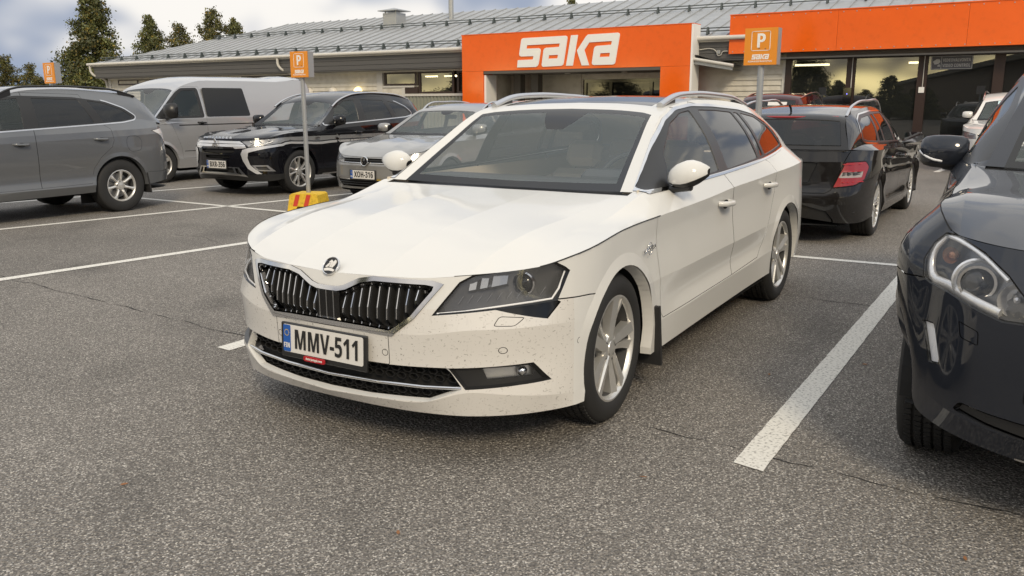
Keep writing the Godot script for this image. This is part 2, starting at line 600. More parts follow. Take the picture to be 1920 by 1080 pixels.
# a flat outline given thickness: placed by t (outline in its x, y; front towards +z), with a bevel
func slab(s: Soup, g: PackedVector2Array, t: Transform3D, thick: float, back := true) -> Soup:
	var z := Vector3.ZERO
	var idx := Geometry2D.triangulate_polygon(g)
	var m := t.basis.z.normalized()
	for i in range(0, idx.size(), 3):
		s.tri(t * Vector3(g[idx[i]].x, g[idx[i]].y, 0), t * Vector3(g[idx[i + 1]].x, g[idx[i + 1]].y, 0), t * Vector3(g[idx[i + 2]].x, g[idx[i + 2]].y, 0), m, m, m, z, z, z)
		if back: s.tri(t * Vector3(g[idx[i]].x, g[idx[i]].y, -thick), t * Vector3(g[idx[i + 1]].x, g[idx[i + 1]].y, -thick), t * Vector3(g[idx[i + 2]].x, g[idx[i + 2]].y, -thick), -m, -m, -m, z, z, z)
	var cw := Geometry2D.is_polygon_clockwise(g)
	for i in g.size():
		var a := g[i]; var b := g[(i + 1) % g.size()]
		var e := (b - a).normalized()
		var no := (t.basis * Vector3(e.y, -e.x, 0)).normalized()
		if cw: no = -no
		var A := t * Vector3(a.x, a.y, 0); var B := t * Vector3(b.x, b.y, 0); var C := t * Vector3(b.x, b.y, -thick); var D := t * Vector3(a.x, a.y, -thick)
		s.tri(A, B, C, no, no, no, z, z, z)
		s.tri(A, C, D, no, no, no, z, z, z)
	return s

func text_mesh(t: String, high: float, font := "Droid Sans", bold := false, deep := 0.002) -> TextMesh:
	var m := TextMesh.new()
	var f := SystemFont.new()
	f.font_names = PackedStringArray([font])
	if bold: f.font_weight = 700
	m.font = f
	m.text = t
	m.font_size = 64
	m.pixel_size = high / 46.0        # capitals are about 46 of 64 high
	m.depth = deep
	m.curve_step = 1.0
	return m

# lettering on a surface: place has x along the text, y up, z out of the surface (Godot's axes within the parent)
func words(called: String, t: String, high: float, wide: float, place: Transform3D, m: Material, parent: Node, bold := true, font := "Droid Sans") -> MeshInstance3D:
	var tm := text_mesh(t, high, font, bold, 0.002)
	var o := put(called, tm, m, parent)
	var w := tm.get_aabb().size.x
	o.transform = place * Transform3D(Basis.from_scale(Vector3(wide / w if wide > 0.0 else 1.0, 1, 1)), Vector3.ZERO)
	return o

# ------------------------------------------------------------------ materials
var M := {}

func mat(c: Color, rough := 0.5, metal := 0.0) -> StandardMaterial3D:
	var m := StandardMaterial3D.new()
	m.albedo_color = c.linear_to_srgb()
	m.roughness = rough
	m.metallic = metal
	return m

func paint(c: Color, metal := 0.0, rough := 0.45) -> StandardMaterial3D:
	var m := mat(c, rough, metal)
	m.metallic_specular = 0.15
	m.clearcoat_enabled = true
	m.clearcoat = 1.0
	m.clearcoat_roughness = 0.03
	return m

func pane(c: Color, a: float) -> StandardMaterial3D:
	var m := mat(c, 0.0)
	m.albedo_color.a = a
	m.transparency = BaseMaterial3D.TRANSPARENCY_ALPHA
	m.cull_mode = BaseMaterial3D.CULL_DISABLED
	return m

func glow(c: Color, e: float) -> StandardMaterial3D:
	var m := mat(Color(0.8, 0.8, 0.8), 0.5)
	m.emission_enabled = true
	m.emission = c
	m.emission_energy_multiplier = e
	return m

func noisy(seed_no: int, freq: float, octaves := 4, kind := FastNoiseLite.TYPE_SIMPLEX_SMOOTH) -> FastNoiseLite:
	var n := FastNoiseLite.new()
	n.seed = seed_no
	n.noise_type = kind
	n.frequency = freq
	n.fractal_octaves = octaves
	return n

func noise_tex(n: FastNoiseLite, side: int, ramp: Array, normal := false, bump := 4.0) -> NoiseTexture2D:
	var t := NoiseTexture2D.new()
	t.noise = n
	t.width = side
	t.height = side
	t.seamless = true
	t.seamless_blend_skirt = 0.15
	if ramp.size():
		var g := Gradient.new()
		var o := PackedFloat32Array(); var c := PackedColorArray()
		for r in ramp:
			o.append(r[0])
			c.append((r[1] as Color).linear_to_srgb())
		g.offsets = o
		g.colors = c
		t.color_ramp = g
	t.as_normal_map = normal
	t.bump_strength = bump
	return t

func triplanar(m: StandardMaterial3D, per_metre: float, world := true) -> StandardMaterial3D:
	m.uv1_triplanar = true
	m.uv1_world_triplanar = world
	m.uv1_scale = Vector3.ONE * per_metre
	return m

func grey(v: float) -> Color:
	return Color(v, v, v)

# ------------------------------------------------------------------ cars
func kv(list: Array, k: float, at := 1) -> float:
	for i in list.size() - 1:
		if k <= list[i + 1][0]:
			var t := clampf((k - list[i][0]) / maxf(list[i + 1][0] - list[i][0], 1e-6), 0.0, 1.0)
			return lerpf(list[i][at], list[i + 1][at], t)
	return list[-1][at]

# The body's surfaces, left half. Columns 0..19 run round the car from the middle of the nose (0) over the front corner (5), front axle (7), doors (8..13), rear axle (14), rear corner (16) to the middle of the tail (19).
func car_net(P: Dictionary) -> Dictionary:
	var fo: float = P.fo; var wb: float = P.wb; var ro: float = P.ro; var hw: float = P.hw
	var ar: float = P.get("arch", 0.38) + 0.045
	var px := PackedFloat32Array(); var py := PackedFloat32Array()
	for a in P.nose:
		px.append(fo - a[0]); py.append(a[1])
	px.append(ar); py.append(hw - 0.02)
	px.append(0.0); py.append(hw)
	px.append(-ar); py.append(hw - 0.01)
	var x8 := -ar; var x13 := -wb + ar
	for f in P.get("cols", [0.18, 0.36, 0.55, 0.80]):
		px.append(lerpf(x8, x13, f)); py.append(hw - 0.003)
	px.append(x13); py.append(hw - 0.006)
	px.append(-wb); py.append(hw + 0.004)
	px.append(-wb - ar * 0.98); py.append(hw - P.get("tuck", 0.02))
	for a in P.tail:
		px.append(-wb - ro + a[0]); py.append(a[1])
	var slen := PackedFloat32Array([0.0])
	for k in range(1, 20): slen.append(slen[k - 1] + Vector2(px[k] - px[k - 1], py[k] - py[k - 1]).length())
	var rows := []
	for r in P.rows:
		var c := PackedVector3Array()
		for k in 20:
			var t := Vector2(px[mini(k + 1, 19)] - px[maxi(k - 1, 0)], py[mini(k + 1, 19)] - py[maxi(k - 1, 0)]).normalized()
			if k == 0: t = Vector2(0, 1)
			if k == 19: t = Vector2(0, -1)
			var out := Vector2(t.y, -t.x)
			var d := kv(r, k, 2)
			c.append(Vector3(px[k] - out.x * d, py[k] - out.y * d, kv(r, k, 1)))
		c[0].y = 0.0; c[19].y = 0.0
		rows.append(c)
	var top: PackedVector3Array = rows[-1]
	var belt := PackedVector3Array(); var rail := PackedVector3Array(); var shoulder := PackedVector3Array(); var mid := PackedVector3Array()
	for k in range(8, 17):
		belt.append(Vector3(kv(P.belt, k, 1), kv(P.belt, k, 2), kv(P.belt, k, 3)))
		rail.append(Vector3(kv(P.rail, k, 1), kv(P.rail, k, 2), kv(P.rail, k, 3)))
		shoulder.append(top[k])
		var m := (belt[-1] + rail[-1]) * 0.5
		m.y += P.get("bulge", 0.03) * smoothstep(0.0, 0.3, belt[-1].distance_to(rail[-1]))
		mid.append(m)
	var su: int = P.get("su", 3); var sv: int = P.get("sv", 3)
	var o := {"px": px, "py": py, "slen": slen, "rows": rows, "belt": belt, "rail": rail, "top": top}
	o.A = patch(rows, P.get("crease", []), su, sv, slen)
	o.C = patch([shoulder, belt, mid, rail], [1], su, sv)
	# roof, windscreen and rear window
	var ce: Array = P.centre
	var drows := []
	for f in [1.0, 0.9, 0.55, 0.0]:
		var c := PackedVector3Array()
		for i in 9:
			var e := rail[i]
			var pw := 1.0 - pow(1.0 - f, 1.0) if f == 1.0 else pow(f, P.get("crown", 2.2))
			c.append(Vector3(lerpf(ce[i][0], e.x, pw), e.y * f, lerpf(ce[i][1], e.z, pw)))
		drows.append(c)
	o.D = patch(drows, [], su + 1, sv, PackedFloat32Array(), Vector3(-1.6, 0, 0.5), P.get("dcrease", []))
	# bonnet
	var edge := PackedVector3Array()
	var fine := smooth_line(top, 4)
	for t in 5: edge.append(fine[int(20 + t * 3)])
	var hrows := []
	var cowl := PackedVector3Array([drows[3][0], drows[2][0].lerp(drows[3][0], 0.4), drows[2][0], drows[1][0], rail[0], belt[0], edge[4]])
	var lead := PackedVector3Array([top[0], top[1], top[2], top[3], top[4], fine[18], top[5]])
	var tx := [0.0, 0.08, 0.28, 0.62, 1.0]
	for j in 7:
		var c := PackedVector3Array()
		for t in 5:
			if j == 6:
				c.append(edge[t])
				continue
			var a: Vector3 = lead[j]; var b: Vector3 = cowl[j]
			var p := a.lerp(b, tx[t])
			if t == 4: p = b
			elif t > 0:
				var ff: float = absf(p.y) / maxf(edge[t].y, 0.1)
				var zc: float = P.hood[t - 1]
				p.z = lerpf(zc, edge[t].z, pow(ff, P.get("hcrown", 2.4))) + (P.hbump[j] if P.has("hbump") and j < P.hbump.size() else 0.0) * [0.0, 0.7, 1.0, 0.55, 0.0][t]
			c.append(p)
		hrows.append(c)
	var nn := 4 * (su + 1)
	var exact := smooth_line(top, nn)
	var seam := PackedVector3Array()
	for m in nn + 1: seam.append(exact[5 * nn + m * 3])
	o.seam = seam
	o.B = patch(hrows, P.get("hcrease", []) + [5], su + 1, sv, PackedFloat32Array(), Vector3(-0.1, 0, -1.2), [], seam)
	return o

# the narrow dark gap between the bonnet and the wings
func bonnet_gap(N: Dictionary) -> Soup:
	var s := Soup.new()
	var l: PackedVector3Array = N.seam
	for i in l.size() - 1:
		var t := (l[i + 1] - l[i]).normalized()
		var u := t.cross(Vector3(0, 0.75, 0.66)).normalized().cross(t).normalized() * 0.0015
		var w := Vector3(0, 0.66, -0.75) * 0.0026
		s.quad(l[i] + u - w, l[i + 1] + u - w, l[i + 1] + u + w, l[i] + u + w)
	return s

func merged_poly(a: PackedVector2Array, b: PackedVector2Array) -> PackedVector2Array:
	var r := Geometry2D.merge_polygons(a, b)
	var best: PackedVector2Array = r[0]
	for g in r:
		if absf(area2(g)) > absf(area2(best)): best = g
	return best

func arch_poly(x: float, z: float, r: float, flare := 0.05) -> PackedVector2Array:
	var g := PackedVector2Array()
	for i in 41:
		var a := deg_to_rad(-14.0 + 208.0 * i / 40.0)
		g.append(Vector2(x + cos(a) * r, z + sin(a) * r))
	g.append(Vector2(x - r * 0.97 - flare, z - 0.36))
	g.append(Vector2(x + r * 0.97 + flare, z - 0.36))
	return g

# ---- wheels: built with the axis along y, outer side towards +y, hub face near y = 0, centre at the origin
func tyre_soup(R: float, rim: float, w: float, blocks := 0) -> Soup:
	var s := Soup.new()
	var pr := [Vector2(rim - 0.012, -0.03), Vector2(rim + 0.004, -0.012), Vector2(rim + 0.02, -0.002), Vector2(lerpf(rim, R, 0.5), 0.003), Vector2(R - 0.03, -0.003), Vector2(R - 0.012, -0.012), Vector2(R - 0.004, -0.022), Vector2(R - 0.001, -0.032)]
	var ribs := 5
	var tread := w - 0.064
	var g := 0.010
	var rw := (tread - g * (ribs - 1)) / ribs
	for i in ribs:
		var y0 := -0.032 - i * (rw + g)
		if i > 0:
			pr.append(Vector2(R - 0.008, y0)); pr.append(Vector2(R, y0))
		pr.append(Vector2(R, y0 - rw))
		if i < ribs - 1: pr.append(Vector2(R - 0.008, y0 - rw))
	pr.append_array([Vector2(R - 0.012, -w + 0.012), Vector2(R - 0.03, -w + 0.003), Vector2(lerpf(rim, R, 0.5), -w), Vector2(rim, -w + 0.03)])
	lathe(s, pr, 64)
	if blocks:
		for i in blocks:
			var a := TAU * i / blocks
			for k in ribs:
				var y0 := -0.034 - k * (rw + g)
				var e := Vector3(cos(a), 0, sin(a)); var t := Vector3(-sin(a), 0, cos(a))
				box(s, e * (R + 0.0025) + Vector3(0, y0 - rw * 0.5, 0), Vector3(0.006, rw * 0.94, TAU * R / blocks * 0.74), Basis(e, Vector3(0, 1, 0), t).rotated(e, 0.2 if k % 2 else -0.2))
	return s

func barrel_soup(rim: float, w: float) -> Soup:
	var s := Soup.new()
	lathe(s, [Vector2(rim - 0.001, -0.034), Vector2(rim + 0.006, -0.022), Vector2(rim + 0.006, -0.012), Vector2(rim - 0.004, -0.010), Vector2(rim - 0.016, -0.022), Vector2(rim - 0.019, -0.032)], 56)
	return s

# one spoke: stations are [radius, turn, half width, y, ridge height, side drop]
func spoke(s: Soup, phi: float, st: Array) -> void:
	var L := []
	for a in st:
		var f: float = phi + a[1]
		var e := Vector3(cos(f), 0, sin(f)); var t := Vector3(-sin(f), 0, cos(f))
		var m: Vector3 = e * a[0]
		L.append([m + t * a[2] + Vector3(0, a[3], 0), m + Vector3(0, a[3] + a[4], 0) + t * a[2] * (a[6] if a.size() > 6 else 0.0), m - t * a[2] + Vector3(0, a[3], 0), m + t * a[2] + Vector3(0, a[3] - a[5], 0), m - t * a[2] + Vector3(0, a[3] - a[5], 0)])
	for i in L.size() - 1:
		var a: Array = L[i]; var b: Array = L[i + 1]
		for q in [[a[0], b[0], b[1], a[1]], [a[1], b[1], b[2], a[2]]]:
			oriented(s, q, Vector3(0, 1, 0))
		oriented(s, [a[0], b[0], b[3], a[3]], a[0] - a[2])
		oriented(s, [a[2], b[2], b[4], a[4]], a[2] - a[0])

func oriented(s: Soup, q: Array, out: Vector3) -> void:
	var m: Vector3 = (q[2] - q[0]).cross(q[3] - q[1])
	if m.dot(out) < 0.0: s.quad(q[3], q[2], q[1], q[0])
	else: s.quad(q[0], q[1], q[2], q[3])

func rim_soup(style: String, rim: float) -> Array:
	var s := Soup.new(); var d := Soup.new()
	match style:
		"blades":       # ten faceted blades in five pairs
			for i in 5:
				var f := TAU * i / 5.0 + 0.3
				spoke(s, f, [[0.040, 0.00, 0.015, -0.030, 0.004, 0.03, 0.5], [0.085, 0.10, 0.022, -0.030, 0.009, 0.035, 0.7], [0.15, 0.17, 0.025, -0.025, 0.009, 0.04, 0.8], [rim - 0.006, 0.20, 0.027, -0.017, 0.005, 0.05, 0.85]])
				spoke(s, f + 0.62, [[0.045, 0.02, 0.011, -0.036, 0.003, 0.03, -0.5], [0.10, -0.06, 0.016, -0.040, 0.009, 0.03, -0.85], [0.16, -0.06, 0.020, -0.036, 0.012, 0.035, -0.9], [rim - 0.008, -0.03, 0.024, -0.026, 0.010, 0.04, -0.9]])
		"seven":
			for i in 7:
				spoke(s, TAU * i / 7.0 + 0.35, [[0.045, 0, 0.020, -0.05, 0.008, 0.03], [0.09, 0, 0.015, -0.030, 0.010, 0.03], [0.15, 0, 0.015, -0.022, 0.008, 0.03], [rim - 0.008, 0, 0.026, -0.020, 0.003, 0.04]])
		"fins":         # many thin spokes
			for i in 10:
				for e in [-1, 1]:
					spoke(s, TAU * i / 10.0 + e * 0.10, [[0.05, 0, 0.010, -0.040, 0.004, 0.02], [0.13, e * 0.02, 0.008, -0.026, 0.003, 0.03], [rim - 0.006, e * 0.03, 0.011, -0.016, 0.003, 0.04]])
		"forks":        # five forked spokes
			for i in 5:
				for e in [-1, 1]:
					spoke(s, TAU * i / 5.0 + 0.3 + e * 0.16, [[0.05, -e * 0.02, 0.014, -0.040, 0.005, 0.03], [0.12, e * 0.03, 0.011, -0.03, 0.004, 0.03], [rim * 0.8, e * 0.10, 0.012, -0.024, 0.004, 0.03], [rim - 0.006, e * 0.02, 0.017, -0.020, 0.003, 0.04]])
		_:
			for i in 5:
				spoke(s, TAU * i / 5.0 + 0.3, [[0.05, 0, 0.03, -0.040, 0.005, 0.03], [0.13, 0, 0.022, -0.030, 0.006, 0.03], [rim - 0.006, 0, 0.034, -0.020, 0.003, 0.04]])
	lathe(s, [Vector2(0.075, -0.075), Vector2(0.072, -0.045), Vector2(0.06, -0.032), Vector2(0.034, -0.03), Vector2(0.032, -0.026), Vector2(0.0, -0.022)], 24)
	for i in 5:
		var a := TAU * i / 5.0 + 0.62
		lathe(d, [Vector2(0.0, -0.0295), Vector2(0.009, -0.0295), Vector2(0.0105, -0.034)], 10, Vector3(cos(a) * 0.056, 0, sin(a) * 0.056))
	return [s, d]

func wheel(parent: Node, at: Vector3, left: bool, P: Dictionary, turn := 0.0, steer := 0.0) -> void:
	var w := Node3D.new()
	w.name = numbered(parent, "wheel")
	parent.add_child(w)
	w.position = gv(at)
	var key: String = P.wheel + str(P.R)
	if not wheel_store.has(key):
		var rs := rim_soup(P.wheel, P.rim)
		var dk := Soup.new()
		lathe(dk, [Vector2(P.rim - 0.019, -0.032), Vector2(P.rim - 0.026, -0.16), Vector2(0.0, -0.16)], 40)
		var br := Soup.new()
		lathe(br, [Vector2(0.16, -0.13), Vector2(0.16, -0.11), Vector2(0.07, -0.11), Vector2(0.07, -0.08), Vector2(0.0, -0.08)], 28)
		wheel_store[key] = [tyre_soup(P.R, P.rim, P.tyre, P.get("blocks", 0)), barrel_soup(P.rim, P.tyre).add(rs[0]), rs[1], br, dk]
	var st: Array = wheel_store[key]
	var b := Basis(Vector3(0, 1, 0), turn)
	var meshes := []
	for i in 5:
		var q: Soup = (st[i] as Soup).moved(Transform3D(b, Vector3.ZERO))
		if not left: q = q.flipped()
		meshes.append(meshed(q))
	put("tyre", meshes[0], M.rubber, w)
	var r := put("rim", meshes[1], P.get("rim_mat", M.alloy), w)
	put("wheel_bolts", meshes[2], M.dark_metal, w)
	put("brake_disc", meshes[3], M.steel, w)
	put("rim_well", meshes[4], M.rim_well, w)
	w.rotation.y = steer

var wheel_store := {}

# wheel housings, floor and blackness behind the grilles
func car_inside(parent: Node, N: Dictionary, P: Dictionary, x_front: float) -> void:
	var r: float = P.get("arch", 0.38) + 0.012
	for x in [0.0, -P.wb]:
		var s := Soup.new()
		for i in 24:
			var a0 := deg_to_rad(-6.0 + 192.0 * i / 24.0); var a1 := deg_to_rad(-6.0 + 192.0 * (i + 1) / 24.0)
			var yo: float = P.hw - 0.05; var yi: float = 0.52
			var c := [Vector3(x + cos(a0) * r, yo, P.R + sin(a0) * r), Vector3(x + cos(a1) * r, yo, P.R + sin(a1) * r), Vector3(x + cos(a1) * r, yi, P.R + sin(a1) * r), Vector3(x + cos(a0) * r, yi, P.R + sin(a0) * r)]
			oriented(s, c, Vector3(x, c[0].y, P.R) - c[0])
		s.quad(Vector3(x - r, 0.53, 0.12), Vector3(x + r, 0.53, 0.12), Vector3(x + r, 0.53, P.R + r), Vector3(x - r, 0.53, P.R + r))
		pair("wheel_housing", s, M.black, parent)
	var f := Soup.new()
	var zb: float = P.get("floor", 0.2)
	var out := PackedVector2Array()
	for k in range(0, 20): out.append(Vector2(N.px[k], maxf(N.py[k] - 0.05, 0.0)))
	var holes := [out]
	for x in [0.0, -P.wb]:
		var cutter := PackedVector2Array([Vector2(x - r, 0.53), Vector2(x + r, 0.53), Vector2(x + r, 2.0), Vector2(x - r, 2.0)])
		var next := []
		for g in holes: next.append_array(Geometry2D.clip_polygons(g, cutter))
		holes = next
	for g in holes:
		var idx := Geometry2D.triangulate_polygon(g)
		for i in range(0, idx.size(), 3):
			f.tri(Vector3(g[idx[i]].x - (0.04 if g[idx[i]].x > 0 else 0.0), g[idx[i]].y, zb), Vector3(g[idx[i + 1]].x - (0.04 if g[idx[i + 1]].x > 0 else 0.0), g[idx[i + 1]].y, zb), Vector3(g[idx[i + 2]].x - (0.04 if g[idx[i + 2]].x > 0 else 0.0), g[idx[i + 2]].y, zb), Vector3(0, 0, -1), Vector3(0, 0, -1), Vector3(0, 0, -1), Vector3.ZERO, Vector3.ZERO, Vector3.ZERO)
	# bulkhead behind the grille, engine bay lid
	var bw: float = P.hw - 0.38
	f.quad(Vector3(x_front, -bw, zb), Vector3(x_front, bw, zb), Vector3(x_front, bw, P.hood[0] - 0.10), Vector3(x_front, -bw, P.hood[0] - 0.10))
	f.add(f.flipped())
	part("underbody", f, M.black, parent)

func seat(parent: Node, at: Vector3, m: Material, rest := true, wide := 0.5) -> void:
	var s := Soup.new()
	bevel_box(s, at + Vector3(0, 0, 0.07), Vector3(0.5, wide, 0.16), 0.05)
	var tilt := Basis(Vector3(0, 1, 0), -0.36)
	bevel_box(s, at + Vector3(-0.33, 0, 0.36), Vector3(0.15, wide, 0.62), 0.06, tilt)
	bevel_box(s, at + Vector3(-0.30, wide * 0.42, 0.36), Vector3(0.2, 0.08, 0.5), 0.035, tilt)
	bevel_box(s, at + Vector3(-0.30, -wide * 0.42, 0.36), Vector3(0.2, 0.08, 0.5), 0.035, tilt)
	var o := part("seat", s, m, parent)
	if rest:
		var h := Soup.new()
		bevel_box(h, at + Vector3(-0.46, 0, 0.76), Vector3(0.11, 0.27, 0.19), 0.045, tilt)
		part("headrest", h, m, o)
		var p := Soup.new()
		for e in [-0.06, 0.06]: tube(p, PackedVector3Array([at + Vector3(-0.42, e, 0.60), at + Vector3(-0.455, e, 0.72)]), 0.006, 6)
		part("headrest_post", p, M.chrome, o)

func steering_wheel(parent: Node, at: Vector3, m: Material) -> void:
	var s := Soup.new()
	var b := Basis(Vector3(0, 1, 0), -0.42)
	var ring := PackedVector3Array()
	for i in 33: ring.append(at + b * (Vector3(0, cos(TAU * i / 32.0), sin(TAU * i / 32.0)) * 0.185))
	tube(s, ring, 0.016, 8, Vector3.ZERO, 1.0, false)
	bevel_box(s, at + b * Vector3(0.03, 0, -0.01), Vector3(0.05, 0.15, 0.12), 0.02, b)
	bevel_box(s, at + b * Vector3(0.02, 0, 0), Vector3(0.02, 0.34, 0.04), 0.008, b)
	bevel_box(s, at + b * Vector3(0.02, 0, -0.1), Vector3(0.02, 0.05, 0.17), 0.008, b)
	part("steering_wheel", s, m, parent)

# fittings inside a cabin: x of the dashboard's front, height of the belt line
func cabin(parent: Node, N: Dictionary, P: Dictionary, trim: Material, seat_mat: Material, full := true) -> void:
	var bx: float = N.belt[0].x; var bz: float = N.belt[1].z; var bw: float = N.belt[3].y
	var d := Soup.new()
	var w := bw - 0.06
	var prof := [Vector2(bx - 0.02, bz - 0.06), Vector2(bx - 0.35, bz - 0.005), Vector2(bx - 0.62, bz - 0.01), Vector2(bx - 0.70, bz - 0.06), Vector2(bx - 0.66, bz - 0.30), Vector2(bx - 0.5, bz - 0.5)]
	for i in prof.size() - 1:
		var a: Vector2 = prof[i]; var c: Vector2 = prof[i + 1]
		oriented(d, [Vector3(a.x, -w, a.y), Vector3(a.x, w, a.y), Vector3(c.x, w, c.y), Vector3(c.x, -w, c.y)], Vector3(-0.5, 0, 1))
	bevel_box(d, Vector3(bx - 0.62, 0.37, bz + 0.0), Vector3(0.2, 0.36, 0.09), 0.035)
	part("dashboard", d, M.dash, parent)
	steering_wheel(parent, Vector3(bx - 0.80, 0.37, bz - 0.05), M.dash)
	var sz: float = bz - 0.70
	for e in [0.37, -0.37]: seat(parent, Vector3(bx - 1.25, e, sz), seat_mat)
	var rs := Soup.new()
	bevel_box(rs, Vector3(bx - 2.1, 0, sz + 0.08), Vector3(0.5, 1.3, 0.2), 0.05)
	bevel_box(rs, Vector3(bx - 2.38, 0, sz + 0.40), Vector3(0.16, 1.3, 0.62), 0.06, Basis(Vector3(0, 1, 0), -0.4))
	var ro := part("rear_seat", rs, seat_mat, parent)
	for e in [-0.42, 0.0, 0.42]:
		var h := Soup.new()
		bevel_box(h, Vector3(bx - 2.52, e, sz + 0.76), Vector3(0.1, 0.26, 0.15), 0.04, Basis(Vector3(0, 1, 0), -0.3))
		part("headrest", h, seat_mat, ro)
	var m := Soup.new()
	var c0: Array = P.centre[0]; var c2: Array = P.centre[2]
	bevel_box(m, Vector3(lerpf(c0[0], c2[0], 0.86) - 0.1, 0, lerpf(c0[1], c2[1], 0.86) - 0.06), Vector3(0.04, 0.22, 0.065), 0.015)
	part("rear_view_mirror", m, M.black, parent)
	# door linings and floor
	var l := Soup.new()
	for e in [1.0, -1.0]:
		oriented(l, [Vector3(bx, e * (w - 0.02), 0.3), Vector3(-P.wb - 0.5, e * (w - 0.06), 0.3), Vector3(-P.wb - 0.5, e * (w - 0.06), bz + 0.02), Vector3(bx, e * (w - 0.02), bz - 0.0)], Vector3(0, -e, 0))
	l.quad(Vector3(bx, -w, 0.33), Vector3(bx, w, 0.33), Vector3(-P.wb - P.ro + 0.25, w, 0.33), Vector3(-P.wb - P.ro + 0.25, -w, 0.33))
	l.quad(Vector3(bx - 2.5, -w, bz - 0.05), Vector3(bx - 2.5, w, bz - 0.05), Vector3(-P.wb - P.ro + 0.3, w - 0.05, bz - 0.05), Vector3(-P.wb - P.ro + 0.3, -w + 0.05, bz - 0.05))
	part("cabin_lining", l, trim, parent)

func plate(parent: Node, at: Vector3, lean: float, face: float, text: String, frame: Material) -> void:
	# at: centre of the plate in car axes; face 1 looks forward, -1 backward
	var n := Node3D.new()
	n.name = numbered(parent, "licence_plate")
	parent.add_child(n)
	var up := Vector3(0, 1, 0).rotated(Vector3(1, 0, 0), -lean * face)
	var x := Vector3(face, 0, 0)
	n.transform = Transform3D(Basis(x, up, x.cross(up)), gv(at))
	var s := Soup.new()
	bevel_box(s, Vector3(0, -0.008, -0.008), Vector3(0.474, 0.148, 0.016), 0.004)
	raw("plate_frame", s, frame, n)
	s = Soup.new()
	slab(s, rounded(pts([-0.221, -0.059, 0.221, -0.059, 0.221, 0.059, -0.221, 0.059]), 0.01), Transform3D(Basis.IDENTITY, Vector3(0, 0, 0.0015)), 0.002)
	raw("plate_sheet", s, M.plate_white, n)
	s = Soup.new()
	slab(s, rounded(pts([-0.2195, -0.057, -0.178, -0.057, -0.178, 0.057, -0.2195, 0.057]), 0.006), Transform3D(Basis.IDENTITY, Vector3(0, 0, 0.003)), 0.001)
	raw("country_band", s, M.plate_blue, n)
	s = Soup.new()
	for i in 12:
		var c := Vector3(-0.1988 + cos(TAU * i / 12.0) * 0.0125, 0.024 + sin(TAU * i / 12.0) * 0.0125, 0.0042)
		slab(s, disc(Vector2.ZERO, 0.0022, 5), Transform3D(Basis.IDENTITY, c), 0.001, false)
	raw("star_ring", s, M.plate_yellow, n)
	words("country_code", "FIN", 0.021, 0.033, Transform3D(Basis.IDENTITY, Vector3(-0.1988, -0.030, 0.004)), M.plate_white, n)
	if text: words("plate_number", text, 0.082, 0.345, Transform3D(Basis.IDENTITY, Vector3(0.023, 0.0, 0.0035)), M.plate_black, n, true)

# outside mirror: at is the middle of its base on the door, car axes
func door_mirror(parent: Node, at: Vector3, upper: Material, lower: Material, size := Vector3(0.13, 0.25, 0.17), boxy := false) -> void:
	for e in [1.0, -1.0]:
		var rings_top := []
		var shell := Soup.new(); var base := Soup.new(); var glass := Soup.new()
		# shell: sections across the car from the inner to the outer end
		var st := [[0.0, 0.50, 0.40], [0.06, 0.74, 0.60], [0.20, 0.94, 0.84], [0.40, 1.0, 0.97], [0.55, 0.97, 0.94], [0.74, 0.84, 0.74], [0.90, 0.64, 0.48], [0.98, 0.48, 0.32], [1.0, 0.34, 0.22]]
		if boxy: st = [[0.0, 0.60, 0.66], [0.05, 0.84, 0.88], [0.16, 0.97, 0.98], [0.45, 1.0, 1.0], [0.74, 0.95, 0.96], [0.90, 0.80, 0.86], [0.97, 0.58, 0.68], [1.0, 0.35, 0.45]]
		var n := 16
		var secs := []
		for a in st:
			var ring := []
			for i in n + 1:
				var f := PI * i / n         # from the rear edge over the front to the rear edge, seen from the side
				var ex := 0.62 if boxy else 0.85
				var x: float = pow(maxf(sin(f), 0.0), ex) * size.x * a[1]
				var z: float = signf(cos(f)) * pow(absf(cos(f)), ex) * size.z * 0.5 * a[2] + size.z * 0.5
				ring.append(at + Vector3(x - 0.05, 0.05 + size.y * a[0], z + (a[0] - 0.3) * size.z * (0.05 if boxy else 0.22)))
			secs.append(ring)
		for i in secs.size() - 1:
			for k in n:
				var q := [secs[i][k], secs[i + 1][k], secs[i + 1][k + 1], secs[i][k + 1]]
				var mid: Vector3 = at + Vector3(-0.05, 0.05 + size.y * 0.45, size.z * 0.5)
				var hi := k < n * 0.66
				var c: Vector3 = (q[0] + q[2]) * 0.5
				var ns := []
				for v in q: ns.append(((v - mid) * Vector3(1.0 / size.x, 1.6 / size.y, 1.6 / size.z)).normalized())
				var z := Vector3.ZERO
				var t := shell if hi else base
				t.tri(q[0], q[1], q[2], ns[0], ns[1], ns[2], z, z, z)
				t.tri(q[0], q[2], q[3], ns[0], ns[2], ns[3], z, z, z)
		for ring in [secs[0], secs[-1]]:
			for k in n - 1: oriented(base, [ring[0], ring[k], ring[k + 1], ring[k + 1]], Vector3(0, -1 if ring == secs[0] else 1, 0))
		for i in secs.size() - 1: oriented(glass, [secs[i][0], secs[i + 1][0], secs[i + 1][n], secs[i][n]], Vector3(-1, 0, 0))
		tube(base, PackedVector3Array([at + Vector3(-0.03, -0.02, -0.015), at + Vector3(-0.025, 0.06, 0.0), at + Vector3(-0.02, 0.16, 0.015)]), 0.032, 8, Vector3(0, 0, 1), 0.6)
		if e < 0:
			shell = shell.flipped(); base = base.flipped(); glass = glass.flipped()
		var o := part("door_mirror", shell, upper, parent)
		part("mirror_foot", base, lower, o)
		part("mirror_glass", glass, M.mirror, o)

